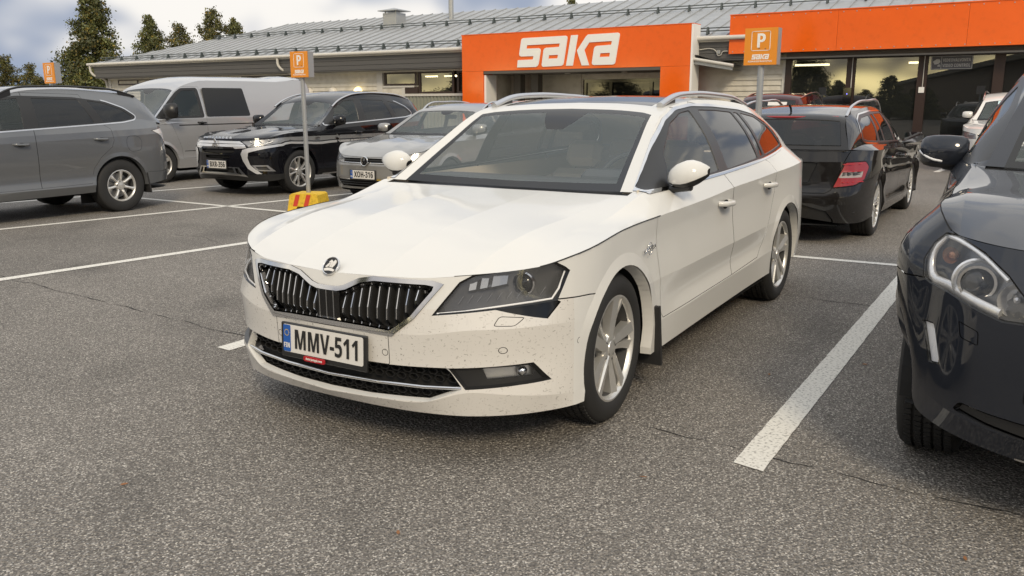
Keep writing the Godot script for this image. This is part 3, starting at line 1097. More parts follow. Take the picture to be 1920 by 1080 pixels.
func roof_rail(parent: Node, line: PackedVector3Array, m: Material, r := 0.016) -> void:
	for e in [1.0, -1.0]:
		var s := Soup.new()
		tube(s, smooth_line(line, 5), r, 10, Vector3(0, 0, 1), 0.85)
		if e < 0: s = s.flipped()
		var o := part("roof_rail", s, m, parent)
		var f := Soup.new()
		var k := line.size() - 1
		for q in [[line[0], line[1]], [line[k], line[k - 1]]]:
			var a: Vector3 = q[0]; var b: Vector3 = q[1]
			var w := Vector3(0, r * 0.7, 0)
			for sg in [1.0, -1.0]: oriented(f, [a + w * sg, b + w * sg, Vector3(b.x, b.y, a.z) + w * sg, a + w * sg], Vector3(0, sg, 0))
			oriented(f, [b + w, b - w, Vector3(b.x, b.y, a.z - 0.02) - w, Vector3(b.x, b.y, a.z - 0.02) + w], b - a)
		part("rail_foot", f if e > 0 else f.flipped(), M.trim, o)

func handle(parent: Node, at: Vector3, m: Material, long := 0.19) -> void:
	var s := Soup.new()
	var y := at.y
	tube(s, smooth_line(PackedVector3Array([at + Vector3(long * 0.5, -0.012, 0.004), at + Vector3(long * 0.36, 0.026, 0.004), at + Vector3(0, 0.034, 0), at + Vector3(-long * 0.36, 0.026, -0.002), at + Vector3(-long * 0.5, -0.012, -0.002)]), 3), 0.012, 8, Vector3(0, 0, 1), 1.3)
	part("handle", s, m, parent)
	var b := Soup.new()
	slab(b, disc(Vector2.ZERO, 0.05, 18, 0.026), Transform3D(Basis(Vector3(-1, 0, 0), Vector3(0, 0, 1), Vector3(0, 1, 0)), at + Vector3(0, 0.0015, -0.004)), 0.002, false)
	part("handle_recess", b, M.gap, parent)

func group_node(parent: Node, called: String) -> Node3D:
	var n := Node3D.new()
	n.name = numbered(parent, called)
	parent.add_child(n)
	return n

func build_cars() -> void:
	build_white_estate()
	build_blue_suv()
	build_dark_estate()
	build_offroaders()
	build_silver_estate()
	build_van()
	build_far_cars()

func build_white_estate() -> void:
	var P := {
		"fo": 0.905, "wb": 2.841, "ro": 1.08, "hw": 0.925, "arch": 0.375, "R": 0.334, "rim": 0.238, "tyre": 0.235, "wheel": "blades", "blocks": 84, "su": 4, "sv": 4,
		"nose": [[0, 0], [0.015, 0.25], [0.05, 0.45], [0.115, 0.62], [0.215, 0.75], [0.325, 0.84]],
		"tail": [[0.32, 0.82], [0.12, 0.60], [0.03, 0.32], [0, 0]],
		"rows": [
			[[0, 0.212, 0.03], [5, 0.205, 0.02], [6, 0.205, 0.0], [8, 0.215, 0.014], [9, 0.222, 0.025], [12, 0.25, 0.025], [13, 0.26, 0.014], [15, 0.26, 0.02], [19, 0.28, 0.05]],
			[[0, 0.250, -0.005], [2, 0.262, 0.0], [3, 0.312, 0.0], [4, 0.297, 0.0], [5, 0.28, 0.0], [6, 0.262, 0.0], [8, 0.36, 0.006], [13, 0.42, 0.006], [15, 0.42, 0.0], [19, 0.42, 0.0]],
			[[0, 0.400, 0.0], [3, 0.405, 0.012], [5, 0.42, 0.012], [6, 0.42, 0.0], [8, 0.45, 0.008], [9, 0.46, 0.024], [12, 0.49, 0.024], [13, 0.50, 0.008], [15, 0.52, 0.0], [19, 0.55, 0.01]],
			[[0, 0.530, 0.0], [2, 0.536, 0.0], [3, 0.562, 0.0], [5, 0.566, 0.0], [6, 0.558, 0.0], [8, 0.58, 0.006], [13, 0.61, 0.006], [15, 0.64, 0.0], [19, 0.66, 0.03]],
			[[0, 0.640, 0.010], [3, 0.655, 0.026], [5, 0.665, 0.022], [6, 0.72, 0.006], [8, 0.79, 0.018], [13, 0.86, 0.018], [15, 0.885, 0.012], [17, 0.90, 0.03], [19, 0.90, 0.06]],
			[[0, 0.742, 0.034], [1, 0.748, 0.036], [2, 0.752, 0.045], [3, 0.766, 0.05], [4, 0.778, 0.045], [5, 0.793, 0.03], [6, 0.826, 0.012], [7, 0.876, 0.010], [8, 0.888, 0.006], [10, 0.913, 0.004], [11, 0.932, 0.004], [13, 0.955, 0.004], [14, 0.97, 0.006], [15, 0.985, 0.01], [17, 0.99, 0.05], [19, 1.0, 0.10]]],
		"crease": [1, 3],
		"belt": [[8, -0.44, 0.80, 0.985], [9, -0.78, 0.838, 1.0], [10, -1.12, 0.85, 1.008], [11, -1.5, 0.855, 1.018], [12, -2.0, 0.853, 1.035], [13, -2.42, 0.84, 1.052], [14, -2.84, 0.80, 1.07], [15, -3.26, 0.755, 1.09], [16, -3.60, 0.72, 1.05]],
		"rail": [[8, -0.46, 0.745, 0.987], [9, -0.80, 0.675, 1.185], [10, -1.14, 0.615, 1.36], [11, -1.5, 0.60, 1.418], [12, -2.0, 0.60, 1.43], [13, -2.42, 0.595, 1.418], [14, -2.84, 0.585, 1.385], [15, -3.30, 0.57, 1.29], [16, -3.70, 0.62, 1.03]],
		"centre": [[-0.55, 0.972], [-0.92, 1.20], [-1.27, 1.395], [-1.6, 1.445], [-2.05, 1.465], [-2.45, 1.455], [-2.85, 1.43], [-3.45, 1.35], [-3.80, 1.03]],
		"hood": [0.785, 0.862, 0.93, 0.972], "hbump": [0, 0.009, 0.003, 0.010, 0.0, 0.0], "hcrease": [1, 3], "floor": 0.21}
	var N := car_net(P)
	var car := thing("parked_car", "white estate car with front plate MMV-511, dirt specks on its bumper", "car", Vector3.ZERO, 0.0, "cars parked in front of the dealer")
	var A: Soup = N.A; var B: Soup = N.B; var C: Soup = N.C; var D: Soup = N.D
	var W: Material = M.white_paint
	var gaps := Soup.new()
	# wheel arches
	for x in [0.0, -P.wb]:
		var g := arch_poly(x, P.R + 0.005, P.arch)
		var lip := flange_out(A, g, 0.012, 0.05)
		var fp: PackedVector2Array = Geometry2D.intersect_polygons(grown(g, 0.055), pts([x - 1, 0.46, x + 1, 0.46, x + 1, 2, x - 1, 2]))[0]
		var flare := cut(A, SIDE, fp, Vector3(0, 1, 0), 0.3)
		tilt_out(flare, g, Vector2(x, P.R), 0.055, 0.007)
		pair("wheel_arch", flare.add(lip), W, car)
	car_inside(car, N, P, 0.66)
	# headlights
	var hl := pts([0.485, 0.612, 0.572, 0.742, 0.62, 0.772, 0.743, 0.79, 0.85, 0.81, 0.874, 0.784, 0.884, 0.768, 0.862, 0.655, 0.712, 0.638])
	var lamp := cut(A, FRONT, hl, Vector3(1, 0.3, 0), 0.2)
	var tri := cut(A, FRONT, pts([0.70, 0.637, 0.846, 0.590, 0.870, 0.648, 0.862, 0.656, 0.712, 0.638]), Vector3(1, 0.3, 0), 0.2)
	headlight(car, lamp, hl)
	pair("lamp_surround", tri.inset(0.006), M.gloss_black, car)
	# grille
	var gr := pts([-0.01, 0.690, 0.05, 0.690, 0.085, 0.698, 0.160, 0.733, 0.225, 0.746, 0.474, 0.744, 0.518, 0.732, 0.417, 0.596, 0.327, 0.521, 0.2, 0.528, -0.01, 0.533])
	var gi := pts([-0.01, 0.672, 0.055, 0.672, 0.095, 0.681, 0.168, 0.716, 0.228, 0.728, 0.465, 0.727, 0.488, 0.720, 0.402, 0.604, 0.320, 0.541, 0.2, 0.548, -0.01, 0.552])
	var ring := cut(A, FRONT, gr, Vector3(1, 0, 0), 0.3)
	var hole := cut(ring, FRONT, gi)
	ring.add(flange_only(hole, FRONT, gi, 0.006, 0.02))
	part("grille_frame", ring.inset(-0.006).both(), M.chrome, car)
	part("grille_back", hole.inset(0.05).both(), M.black, car)
	grille_bars(car, gi)
	# lower intake and fog lamps
	var lg := pts([-0.01, 0.400, 0.263, 0.400, 0.545, 0.407, 0.604, 0.324, 0.47, 0.266, 0.2, 0.256, -0.01, 0.255])
	var low := cut(A, FRONT, lg, Vector3(1, 0, 0), 0.3)
	var lip2 := flange_only(low, FRONT, lg, 0.008, 0.03)
	part("intake_frame", lip2.both(), W, car)
	part("intake_back", low.inset(0.06).both(), M.black, car)
	honeycomb(car, low)
	var bar := PackedVector3Array()
	for i in 25:
		var y := lerpf(-0.605, 0.605, i / 24.0)
		bar.append(Vector3(plan_x(N, absf(y)) - 0.012, y, 0.318 + 0.012 * absf(y)))
	var bs := Soup.new()
	tube(bs, bar, 0.008, 6)
	part("intake_trim", bs, M.chrome, car)
	var fg := pts([0.546, 0.406, 0.809, 0.418, 0.856, 0.338, 0.612, 0.323])
	var fog := cut(A, FRONT, fg, Vector3(1, 0, 0), 0.2)
	var fog_lip := flange_only(fog, FRONT, fg, 0.01, 0.02)
	var fl := pts([0.650, 0.402, 0.800, 0.403, 0.803, 0.358, 0.672, 0.355])
	fog = fog.inset(0.02)
	var fog_lens := cut(fog, FRONT, fl)
	pair("fog_lamp_surround", fog.add(fog_lip), M.trim, car)
	for e in [1.0, -1.0]:
		var f := fog_lens if e > 0 else fog_lens.flipped()
		var o := part("fog_lamp", f, M.lens, car)
		part("fog_lamp_reflector", f.inset(0.03), M.satin, o)
		var bulb := Soup.new()
		lathe(bulb, [Vector2(0.0, 0.012), Vector2(0.014, 0.006), Vector2(0.018, 0.0), Vector2(0.018, -0.02)], 16, Vector3(plan_x(N, 0.76) - 0.05, e * 0.765, 0.38), Vector3(1, 0, 0))
		part("bulb_cover", bulb, M.chrome, o)
	# parking sensors, washer covers
	for v in [Vector2(0.727, 0.477), Vector2(0.29, 0.449)]:
		gaps.add(ring_line(A, FRONT, disc(v, 0.014), 0.0025, Vector3(1, 0, 0)))
	gaps.add(ring_line(A, SIDE, disc(Vector2(0.405, 0.474), 0.014), 0.0025, Vector3(0, 1, 0)))
	gaps.add(ring_line(A, FRONT, rounded(pts([0.715, 0.613, 0.79, 0.604, 0.765, 0.572, 0.70, 0.576]), 0.012), 0.0025, Vector3(1, 0, 0)))
	gaps.add(ring_line(A, FRONT, rounded(pts([-0.31, 0.53, 0.31, 0.53, 0.31, 0.40, -0.31, 0.40]), 0.01), 0.003, Vector3(1, 0, 0)))
	# doors
	gaps.add(slot(A, SIDE, pts([0.60, 0.662, 0.515, 0.660, 0.336, 0.653, 0.2, 0.637]), 0.005, 0.012, Vector3(0.3, 1, 0), 0.2))
	var fd := pts([-0.385, 1.0, -0.385, 0.886, -0.43, 0.66, -0.475, 0.40, -0.50, 0.372, -1.585, 0.402, -1.60, 0.543, -1.565, 0.838, -1.49, 1.03, -1.52, 1.37, -1.55, 1.375, -0.6, 1.42])
	var rd := pts([-1.585, 0.402, -2.13, 0.425, -2.25, 0.50, -2.42, 0.70, -2.50, 0.82, -2.47, 1.02, -2.40, 1.05, -2.30, 1.35, -1.55, 1.42, -1.52, 1.37, -1.49, 1.03, -1.565, 0.838, -1.60, 0.543])
	window_band(car, C, pts([-0.47, 0.993, -1.12, 1.012, -1.5, 1.022, -2.0, 1.039, -2.42, 1.056, -2.80, 1.074, -3.08, 1.095, -3.155, 1.115, -3.10, 1.18, -2.98, 1.27, -2.75, 1.335, -2.42, 1.367, -1.9, 1.388, -1.55, 1.392, -1.30, 1.372, -1.10, 1.318, -0.80, 1.175]), 0.016,
		[[pts([-0.72, 1.013, -1.455, 1.030, -1.492, 1.372, -1.33, 1.358, -1.13, 1.305, -0.86, 1.16]), M.side_glass], [pts([-1.60, 1.033, -2.27, 1.06, -2.21, 1.355, -1.9, 1.370, -1.62, 1.374]), M.tinted], [pts([-2.31, 1.064, -2.42, 1.068, -2.355, 1.348, -2.25, 1.354]), M.tinted], [pts([-2.47, 1.07, -2.79, 1.086, -3.05, 1.105, -3.12, 1.118, -2.96, 1.255, -2.74, 1.318, -2.41, 1.348]), M.tinted]], M.chrome)
	for q in [["front_door", fd], ["rear_door", rd]]:
		var body := Soup.new()
		for s in [A, C]:
			var d := cut(s, SIDE, q[1], Vector3(0, 1, 0), 0.15)
			gaps.add(flange_only(d, SIDE, q[1], 0.003, 0.012))
			body.add(d)
		for e in [1.0, -1.0]:
			var o := part(q[0], body if e > 0 else body.flipped(), W, car)
			var hx := -1.385 if q[0] == "front_door" else -2.30
			var hs := Vector3(hx, 0.918, 0.852 if q[0] == "front_door" else 0.883)
			var hn := Node3D.new()
			handle(hn, hs, W)
			for c in hn.get_children():
				hn.remove_child(c)
				o.add_child(c)
				if e < 0:
					c.mesh = mirrored_mesh(c.mesh)
			hn.free()
	# bonnet edge, bumper, wings
	var nose := cut(A, WRAP, pts([-0.1, 0.1, wrap_at(N, 5.9), 0.1, wrap_at(N, 5.9), 0.66, wrap_at(N, 5.0), 0.664, -0.1, 0.60]))
	var nose2 := cut(A, WRAP, pts([-0.1, 0.55, wrap_at(N, 3.4), 0.55, wrap_at(N, 3.4), 0.83, -0.1, 0.83]))
	part("front_bumper", nose.both(), M.dirty_white, car)
	part("bonnet_nose", nose2.both(), W, car)
	part("body", A.both().add(C.both()), W, car)
	# bonnet with the slot round it
	gaps.add(bonnet_gap(N))
	var hfront := cut(B, GRID, pts([-1, 2.7, 0.05, 2.7, 0.05, 9, -1, 9]))
	gaps.add(hfront.inset(0.010))
	var cowl := cut(B, GRID, pts([3.86, -1, 9, -1, 9, 4.0, 3.86, 4.0]))
	part("cowl", cowl.inset(0.01).both(), M.trim, car)
	part("bonnet", B.both(), W, car)
	part("shut_line", gaps.both(), M.gap, car)
	# windscreen, roof, rear window
	var ws := cut(D, GRID, pts([-1, 1.0, 1.86, 1.0, 1.90, 1.3, 1.90, 9, -1, 9]))
	windscreen(car, ws, pts([0.16, 1.16, 1.75, 1.12, 1.76, 2.6, 1.50, 2.72, 1.30, 2.86, 1.30, 3.1, 0.12, 3.1]), M.windscreen)
	var rw := cut(D, GRID, pts([7.1, 1.0, 7.92, 1.0, 7.92, 9, 7.1, 9]))
	part("rear_window", rw.both(), M.tinted, car)
	var sun_roof := cut(D, GRID, pts([2.25, 1.25, 4.6, 1.25, 4.6, 9, 2.25, 9]))
	part("sunroof", sun_roof.inset(0.002).both(), M.gloss_black, car)
	part("roof", D.both(), W, car)
	part("headliner", D.both().inset(0.02), M.beige, car)
	part("pillar_lining", C.both().inset(0.03), M.beige, car)
	cabin(car, N, P, M.beige, M.beige)
	roof_rail(car, PackedVector3Array([Vector3(-1.24, 0.556, 1.398), Vector3(-1.44, 0.556, 1.446), Vector3(-1.74, 0.555, 1.466), Vector3(-2.2, 0.553, 1.463), Vector3(-2.6, 0.548, 1.444), Vector3(-2.90, 0.54, 1.400)]), M.satin, 0.021)
	door_mirror(car, Vector3(-0.70, 0.785, 0.985), W, M.trim, Vector3(0.115, 0.195, 0.145))
	plate(car, Vector3(0.922, -0.008, 0.447), 0.05, 1.0, "MMV-511", M.trim)
	dealer_sticker(car)
	emblem(car)
	fender_script(car)
	# sills, mud flaps
	var flap := Soup.new()
	box(flap, Vector3(-0.415, 0.835, 0.30), Vector3(0.02, 0.20, 0.31), Basis(Vector3(0, 1, 0), 0.16))
	pair("mud_flap", flap, M.rubber, car)
	for x in [0.0, -P.wb]:
		for e in [1.0, -1.0]:
			wheel(car, Vector3(x, e * 0.892, P.R), e > 0, P, 0.35 if x < 0 else 0.1, 0.05 if x > -1 else 0.0)

func plan_x(N: Dictionary, y: float) -> float:
	for k in 7:
		if y <= N.py[k + 1]: return lerpf(N.px[k], N.px[k + 1], (y - N.py[k]) / maxf(N.py[k + 1] - N.py[k], 1e-5))
	return 0.0

func wrap_at(N: Dictionary, k: float) -> float:
	var i := int(k)
	return lerpf(N.slen[i], N.slen[mini(i + 1, 19)], k - i)

func flange_only(s: Soup, how: int, poly: PackedVector2Array, wide: float, deep: float) -> Soup:
	return flange(s, how, poly, wide, deep)

# the lip of a wheel arch: what lies in the opening is thrown away but for a narrow band bent inwards
func flange_out(s: Soup, g: PackedVector2Array, wide: float, deep: float) -> Soup:
	var hole := cut(s, SIDE, g, Vector3(0, 1, 0), 0.0)
	return flange(hole, SIDE, g, wide, deep)

func tilt_out(s: Soup, g: PackedVector2Array, c: Vector2, wide: float, high: float) -> void:
	for i in s.p.size():
		var v := Vector2(s.p[i].x, s.p[i].z)
		var d := clampf(1.0 - dist_to(g, v) / wide, 0.0, 1.0) * smoothstep(0.46, 0.60, v.y)
		s.p[i] += s.n[i] * high * d
		var o := (v - c).normalized()
		s.n[i] = (s.n[i] + Vector3(o.x, 0, o.y) * (high / wide) * 1.6 * smoothstep(0.46, 0.60, v.y)).normalized()

func ring_line(s: Soup, how: int, g: PackedVector2Array, wide: float, facing: Vector3) -> Soup:
	var d := cut(s, how, g, facing, 0.2)
	var inner := cut(d, how, grown(g, -wide))
	s.add(inner)
	return d.inset(0.004)

func mirrored_mesh(m: ArrayMesh) -> ArrayMesh:
	var a := m.surface_get_arrays(0)
	var v: PackedVector3Array = a[Mesh.ARRAY_VERTEX]; var n: PackedVector3Array = a[Mesh.ARRAY_NORMAL]
	for i in v.size():
		v[i].x = -v[i].x; n[i].x = -n[i].x
	for i in range(0, v.size(), 3):
		var t := v[i + 1]; v[i + 1] = v[i + 2]; v[i + 2] = t
		t = n[i + 1]; n[i + 1] = n[i + 2]; n[i + 2] = t
	a[Mesh.ARRAY_VERTEX] = v; a[Mesh.ARRAY_NORMAL] = n
	var r := ArrayMesh.new()
	r.add_surface_from_arrays(Mesh.PRIMITIVE_TRIANGLES, a)
	return r

# side windows: panes and their black frames within an outline, with a bright strip along it
func window_band(car: Node, C: Soup, outline: PackedVector2Array, strip: float, panes: Array, strip_mat: Material, keep := PackedVector2Array()) -> void:
	var y := Vector3(0, 1, 0)
	outline = rounded(outline, 0.04)
	var band := cut(C, SIDE, grown(outline, strip), y, 0.0)
	var inner := cut(band, SIDE, outline)
	var frame := inner
	if strip_mat:
		frame.add(band.inset(0.008))
		if keep.size():
			var bright := cut(band, SIDE, keep)
			C.add(band)
			band = bright
		part("window_strip", band.inset(-0.004).both(), strip_mat, car)
	else: frame.add(band)
	for q in panes:
		var g := rounded(q[0], 0.02)
		var w := cut(frame, SIDE, g)
		var rim := flange(w, SIDE, g, 0.004, 0.004)
		frame.add(rim)
		for e in [1.0, -1.0]:
			part("side_window", w.inset(0.004) if e > 0 else w.inset(0.004).flipped(), q[1], car)
	part("window_frame", frame.both(), M.trim, car)

func windscreen(car: Node, ws: Soup, clear: PackedVector2Array, m: Material) -> void:
	var g := cut(ws, GRID, clear)
	var o := part("windscreen", g.both(), m, car)
	part("windscreen_band", ws.both(), M.gloss_black, o)

func headlight(car: Node, lamp: Soup, g: PackedVector2Array) -> void:
	var lens := lamp.copy()
	var rim := flange(lens, FRONT, g, 0.008, 0.004)
	for e in [1.0, -1.0]:
		var l := lens if e > 0 else lens.flipped()
		var o := part("headlight", l, M.lens, car)
		part("lens_seal", rim if e > 0 else rim.flipped(), M.gloss_black, o)
		var back := lens.copy()
		# the housing is a dish behind the lens
		for i in back.p.size():
			var d := minf(dist_to(g, Vector2(back.p[i].y, back.p[i].z)) / 0.05, 1.0)
			back.p[i] -= Vector3(0.8, 0.45, 0) * (0.012 + 0.07 * d)
		part("lamp_housing", back if e > 0 else back.flipped(), M.lamp_dark, o)
		var tubes := Soup.new()
		# daytime light strip along the lower edge and up the outer side
		var low := PackedVector3Array()
		for v in [Vector2(0.505, 0.619), Vector2(0.6, 0.630), Vector2(0.712, 0.648), Vector2(0.80, 0.658), Vector2(0.850, 0.664), Vector2(0.862, 0.70), Vector2(0.870, 0.765)]:
			low.append(surface_at(lens, v) - Vector3(0.8, 0.5, 0) * 0.008)
		tube(tubes, low, 0.0045, 6)
		part("light_strip", tubes if e > 0 else tubes.flipped(), M.lamp_white, o)
		var pr := Soup.new(); var pl := Soup.new(); var fin := Soup.new()
		var c := surface_at(lens, Vector2(0.772, 0.725)) - Vector3(0.058, 0.022, 0)
		var ax := Vector3(1, 0.10, 0).normalized()
		lathe(pr, [Vector2(0.036, -0.01), Vector2(0.046, 0.02), Vector2(0.046, 0.026), Vector2(0.040, 0.028), Vector2(0.037, 0.016)], 28, c, ax)
		lathe(pl, [Vector2(0.0, 0.034), Vector2(0.018, 0.029), Vector2(0.032, 0.016), Vector2(0.038, 0.0)], 24, c, ax)
		# faceted reflector bowl and a row of fine ribs
		for k in 6:
			var v0 := Vector2(0.600 + k * 0.0195, 0.700 + k * 0.004)
			var q0 := surface_at(lens, v0) - Vector3(0.040, 0.018, 0); var q1 := surface_at(lens, v0 + Vector2(0.0195, 0.004)) - Vector3(0.040, 0.018, 0)
			var u := Vector3(-0.018, 0, 0.046)
			fin.quad(q0, q1, q1 + u * (0.9 + 0.04 * k), q0 + u * (0.9 + 0.04 * k))
			oriented(fin, [q0, q1, q1 - Vector3(0.02, 0, 0.012), q0 - Vector3(0.02, 0, 0.012)], Vector3(0.3, 0, -1))
		for k in 9:
			var v1 := Vector2(0.575 + k * 0.03, 0.652 + k * 0.003)
			var q2 := surface_at(lens, v1) - Vector3(0.030, 0.015, 0)
			tube(fin, PackedVector3Array([q2, q2 + Vector3(-0.012, 0.018, 0.032)]), 0.0016, 4)
		part("projector_ring", pr if e > 0 else pr.flipped(), M.chrome, o)
		part("projector_lens", pl if e > 0 else pl.flipped(), M.gloss_black, o)
		part("reflector", fin if e > 0 else fin.flipped(), M.reflector, o)

# the point of a soup seen from the front at (y, z)
func surface_at(s: Soup, v: Vector2) -> Vector3:
	var best := Vector3.ZERO; var bd := 1e9
	for p in s.p:
		var d := Vector2(p.y, p.z).distance_squared_to(v)
		if d < bd:
			bd = d; best = p
	return Vector3(best.x, v.x, v.y)

func grille_bars(car: Node, gi: PackedVector2Array) -> void:
	for e in [1.0, -1.0]:
		for i in 10:
			var y := 0.080 + i * 0.0415
			var zs := []
			for k in gi.size():
				var a := gi[k]; var b := gi[(k + 1) % gi.size()]
				if (a.x - y) * (b.x - y) < 0.0: zs.append(lerpf(a.y, b.y, (y - a.x) / (b.x - a.x)))
			if zs.size() < 2: continue
			var lo: float = minf(zs[0], zs[1]) + 0.004; var hi: float = maxf(zs[0], zs[1]) - 0.004
			var x := 0.905 - 0.015 * y / 0.25 - 0.15 * maxf(y - 0.2, 0.0)
			var s := Soup.new(); var c := Soup.new()
			var px := [Vector3(x - 0.072, e * y, hi), Vector3(x - 0.040, e * y, hi - 0.02), Vector3(x - 0.018, e * y, lerpf(lo, hi, 0.42)), Vector3(x - 0.016, e * y, lo + 0.03), Vector3(x - 0.04, e * y, lo)]
			for k in 4:
				var a: Vector3 = px[k]; var b: Vector3 = px[k + 1]
				var w := Vector3(0, 0.0085, 0); var dd := Vector3(0.05, 0, 0)
				oriented(s, [a + w, b + w, b + w - dd, a + w - dd], Vector3(0, 1, 0))
				oriented(s, [a - w, b - w, b - w - dd, a - w - dd], Vector3(0, -1, 0))
				oriented(s, [a + w, b + w, b - w, a - w], Vector3(1, 0, 0))
				var o := Vector3(0.0025, 0, 0); var w2 := Vector3(0, 0.0021, 0)
				oriented(c, [a + w2 + o, b + w2 + o, b - w2 + o, a - w2 + o], Vector3(1, 0, 0))
			var n := part("grille_bar", s, M.black, car)
			part("bar_edge", c, M.chrome, n)
	var cover := Soup.new()
	bevel_box(cover, Vector3(0.882, 0.0, 0.612), Vector3(0.02, 0.122, 0.128), 0.008)
	var rc := part("radar_cover", cover, M.gloss_black, car)
	for k in 3:
		var l := Soup.new()
		box(l, Vector3(0.8935, (k - 1) * 0.038, 0.612), Vector3(0.003, 0.004, 0.118))
		part("bar_edge", l, M.steel, rc)

func honeycomb(car: Node, low: Soup) -> void:
	var s := Soup.new()
	for r in 5:
		for i in 25:
			var y := (i - 12) * 0.052 + (0.026 if r % 2 else 0.0)
			var z := 0.262 + r * 0.030
			var lim := 0.58 - absf(z - 0.335) * 1.2
			if absf(y) > lim or absf(z - 0.318) < 0.006: continue
			var x := 0.868 - 0.22 * y * y - (0.10 * maxf(absf(y) - 0.35, 0.0))
			var h := []
			for k in 6:
				var a := TAU * k / 6.0
				h.append(Vector3(0, cos(a) * 0.0262, sin(a) * 0.0155))
			for k in 6:
				var a: Vector3 = h[k]; var b: Vector3 = h[(k + 1) % 6]
				var c := Vector3(x, y, z)
				s.quad(c + a, c + b, c + b * 0.84, c + a * 0.84)
				s.quad(c + a * 0.84, c + b * 0.84, c + b * 0.80 - Vector3(0.025, 0, 0), c + a * 0.80 - Vector3(0.025, 0, 0))
	part("intake_mesh", s, M.trim, car).set_meta("kind", "stuff")

func dealer_sticker(car: Node) -> void:
	var n := group_node(car, "sticker")
	n.transform = Transform3D(Basis.IDENTITY, Vector3(-0.045, 0.377, 0.937))
	var s := Soup.new()
	slab(s, rounded(pts([-0.06, -0.011, 0.06, -0.011, 0.06, 0.011, -0.06, 0.011]), 0.011), Transform3D.IDENTITY, 0.004)
	raw("sticker_sheet", s, M.red, n)
	words("sticker_text", "Auto-jumppi.com", 0.009, 0.09, Transform3D(Basis.IDENTITY, Vector3(0, 0, 0.001)), M.plate_white, n)

func emblem(car: Node) -> void:
	var n := group_node(car, "emblem")
	var up := Vector3(0, 0.80, -0.60).normalized()
	var f := Vector3(0, 0.60, 0.80).normalized()
	n.transform = Transform3D(Basis(Vector3(1, 0, 0), up, f), Vector3(0.0, 0.764, 0.857))
	var s := Soup.new()
	lathe(s, [Vector2(0.041, -0.004), Vector2(0.041, 0.004), Vector2(0.039, 0.006), Vector2(0.0362, 0.004), Vector2(0.0358, 0.002)], 36, Vector3.ZERO, Vector3(0, 0, 1))
	raw("emblem_ring", s, M.chrome, n)
	s = Soup.new()
	slab(s, disc(Vector2.ZERO, 0.036, 32), Transform3D(Basis.IDENTITY, Vector3(0, 0, 0.002)), 0.004)
	raw("emblem_disc", s, M.gloss_black, n)
	s = Soup.new()
	var t := Transform3D(Basis.IDENTITY, Vector3(0, 0, 0.004))
	# the wing with its three feathers and the arrow
	slab(s, pts([-0.030, -0.016, -0.012, -0.010, 0.008, -0.010, 0.029, -0.016, 0.024, -0.024, 0.0, -0.022, -0.022, -0.025]), t, 0.002)
	slab(s, pts([-0.026, -0.006, -0.020, -0.009, -0.011, -0.005, -0.005, 0.012, -0.012, 0.014]), t, 0.002)
	slab(s, pts([-0.016, 0.016, -0.003, 0.013, -0.006, -0.004, 0.001, -0.008, 0.006, 0.020, -0.006, 0.027]), t, 0.002)
	slab(s, pts([0.008, 0.022, 0.004, -0.006, 0.012, -0.008, 0.020, 0.004, 0.024, 0.020, 0.014, 0.029]), t, 0.002)
	raw("emblem_arrow", s, M.plate_white, n)

func fender_script(car: Node) -> void:
	var n := group_node(car, "badge")
	for e in [1.0, -1.0]:
		var s := Soup.new()
		var l := PackedVector3Array()
		for i in 40:
			var t := i / 39.0
			l.append(Vector3(-0.22 - 0.13 * t + 0.012 * sin(t * 34.0), e * 0.9185, 0.745 + 0.012 * cos(t * 40.0) + 0.012 * t))
		tube(s, l, 0.0022, 4)
		var c := PackedVector3Array()
		for i in 13: c.append(Vector3(-0.285 + cos(TAU * i / 12.0) * 0.022, e * 0.9185, 0.75 + sin(TAU * i / 12.0) * 0.030))
		tube(s, c, 0.002, 4)
		part("badge_script", s, M.chrome, n)

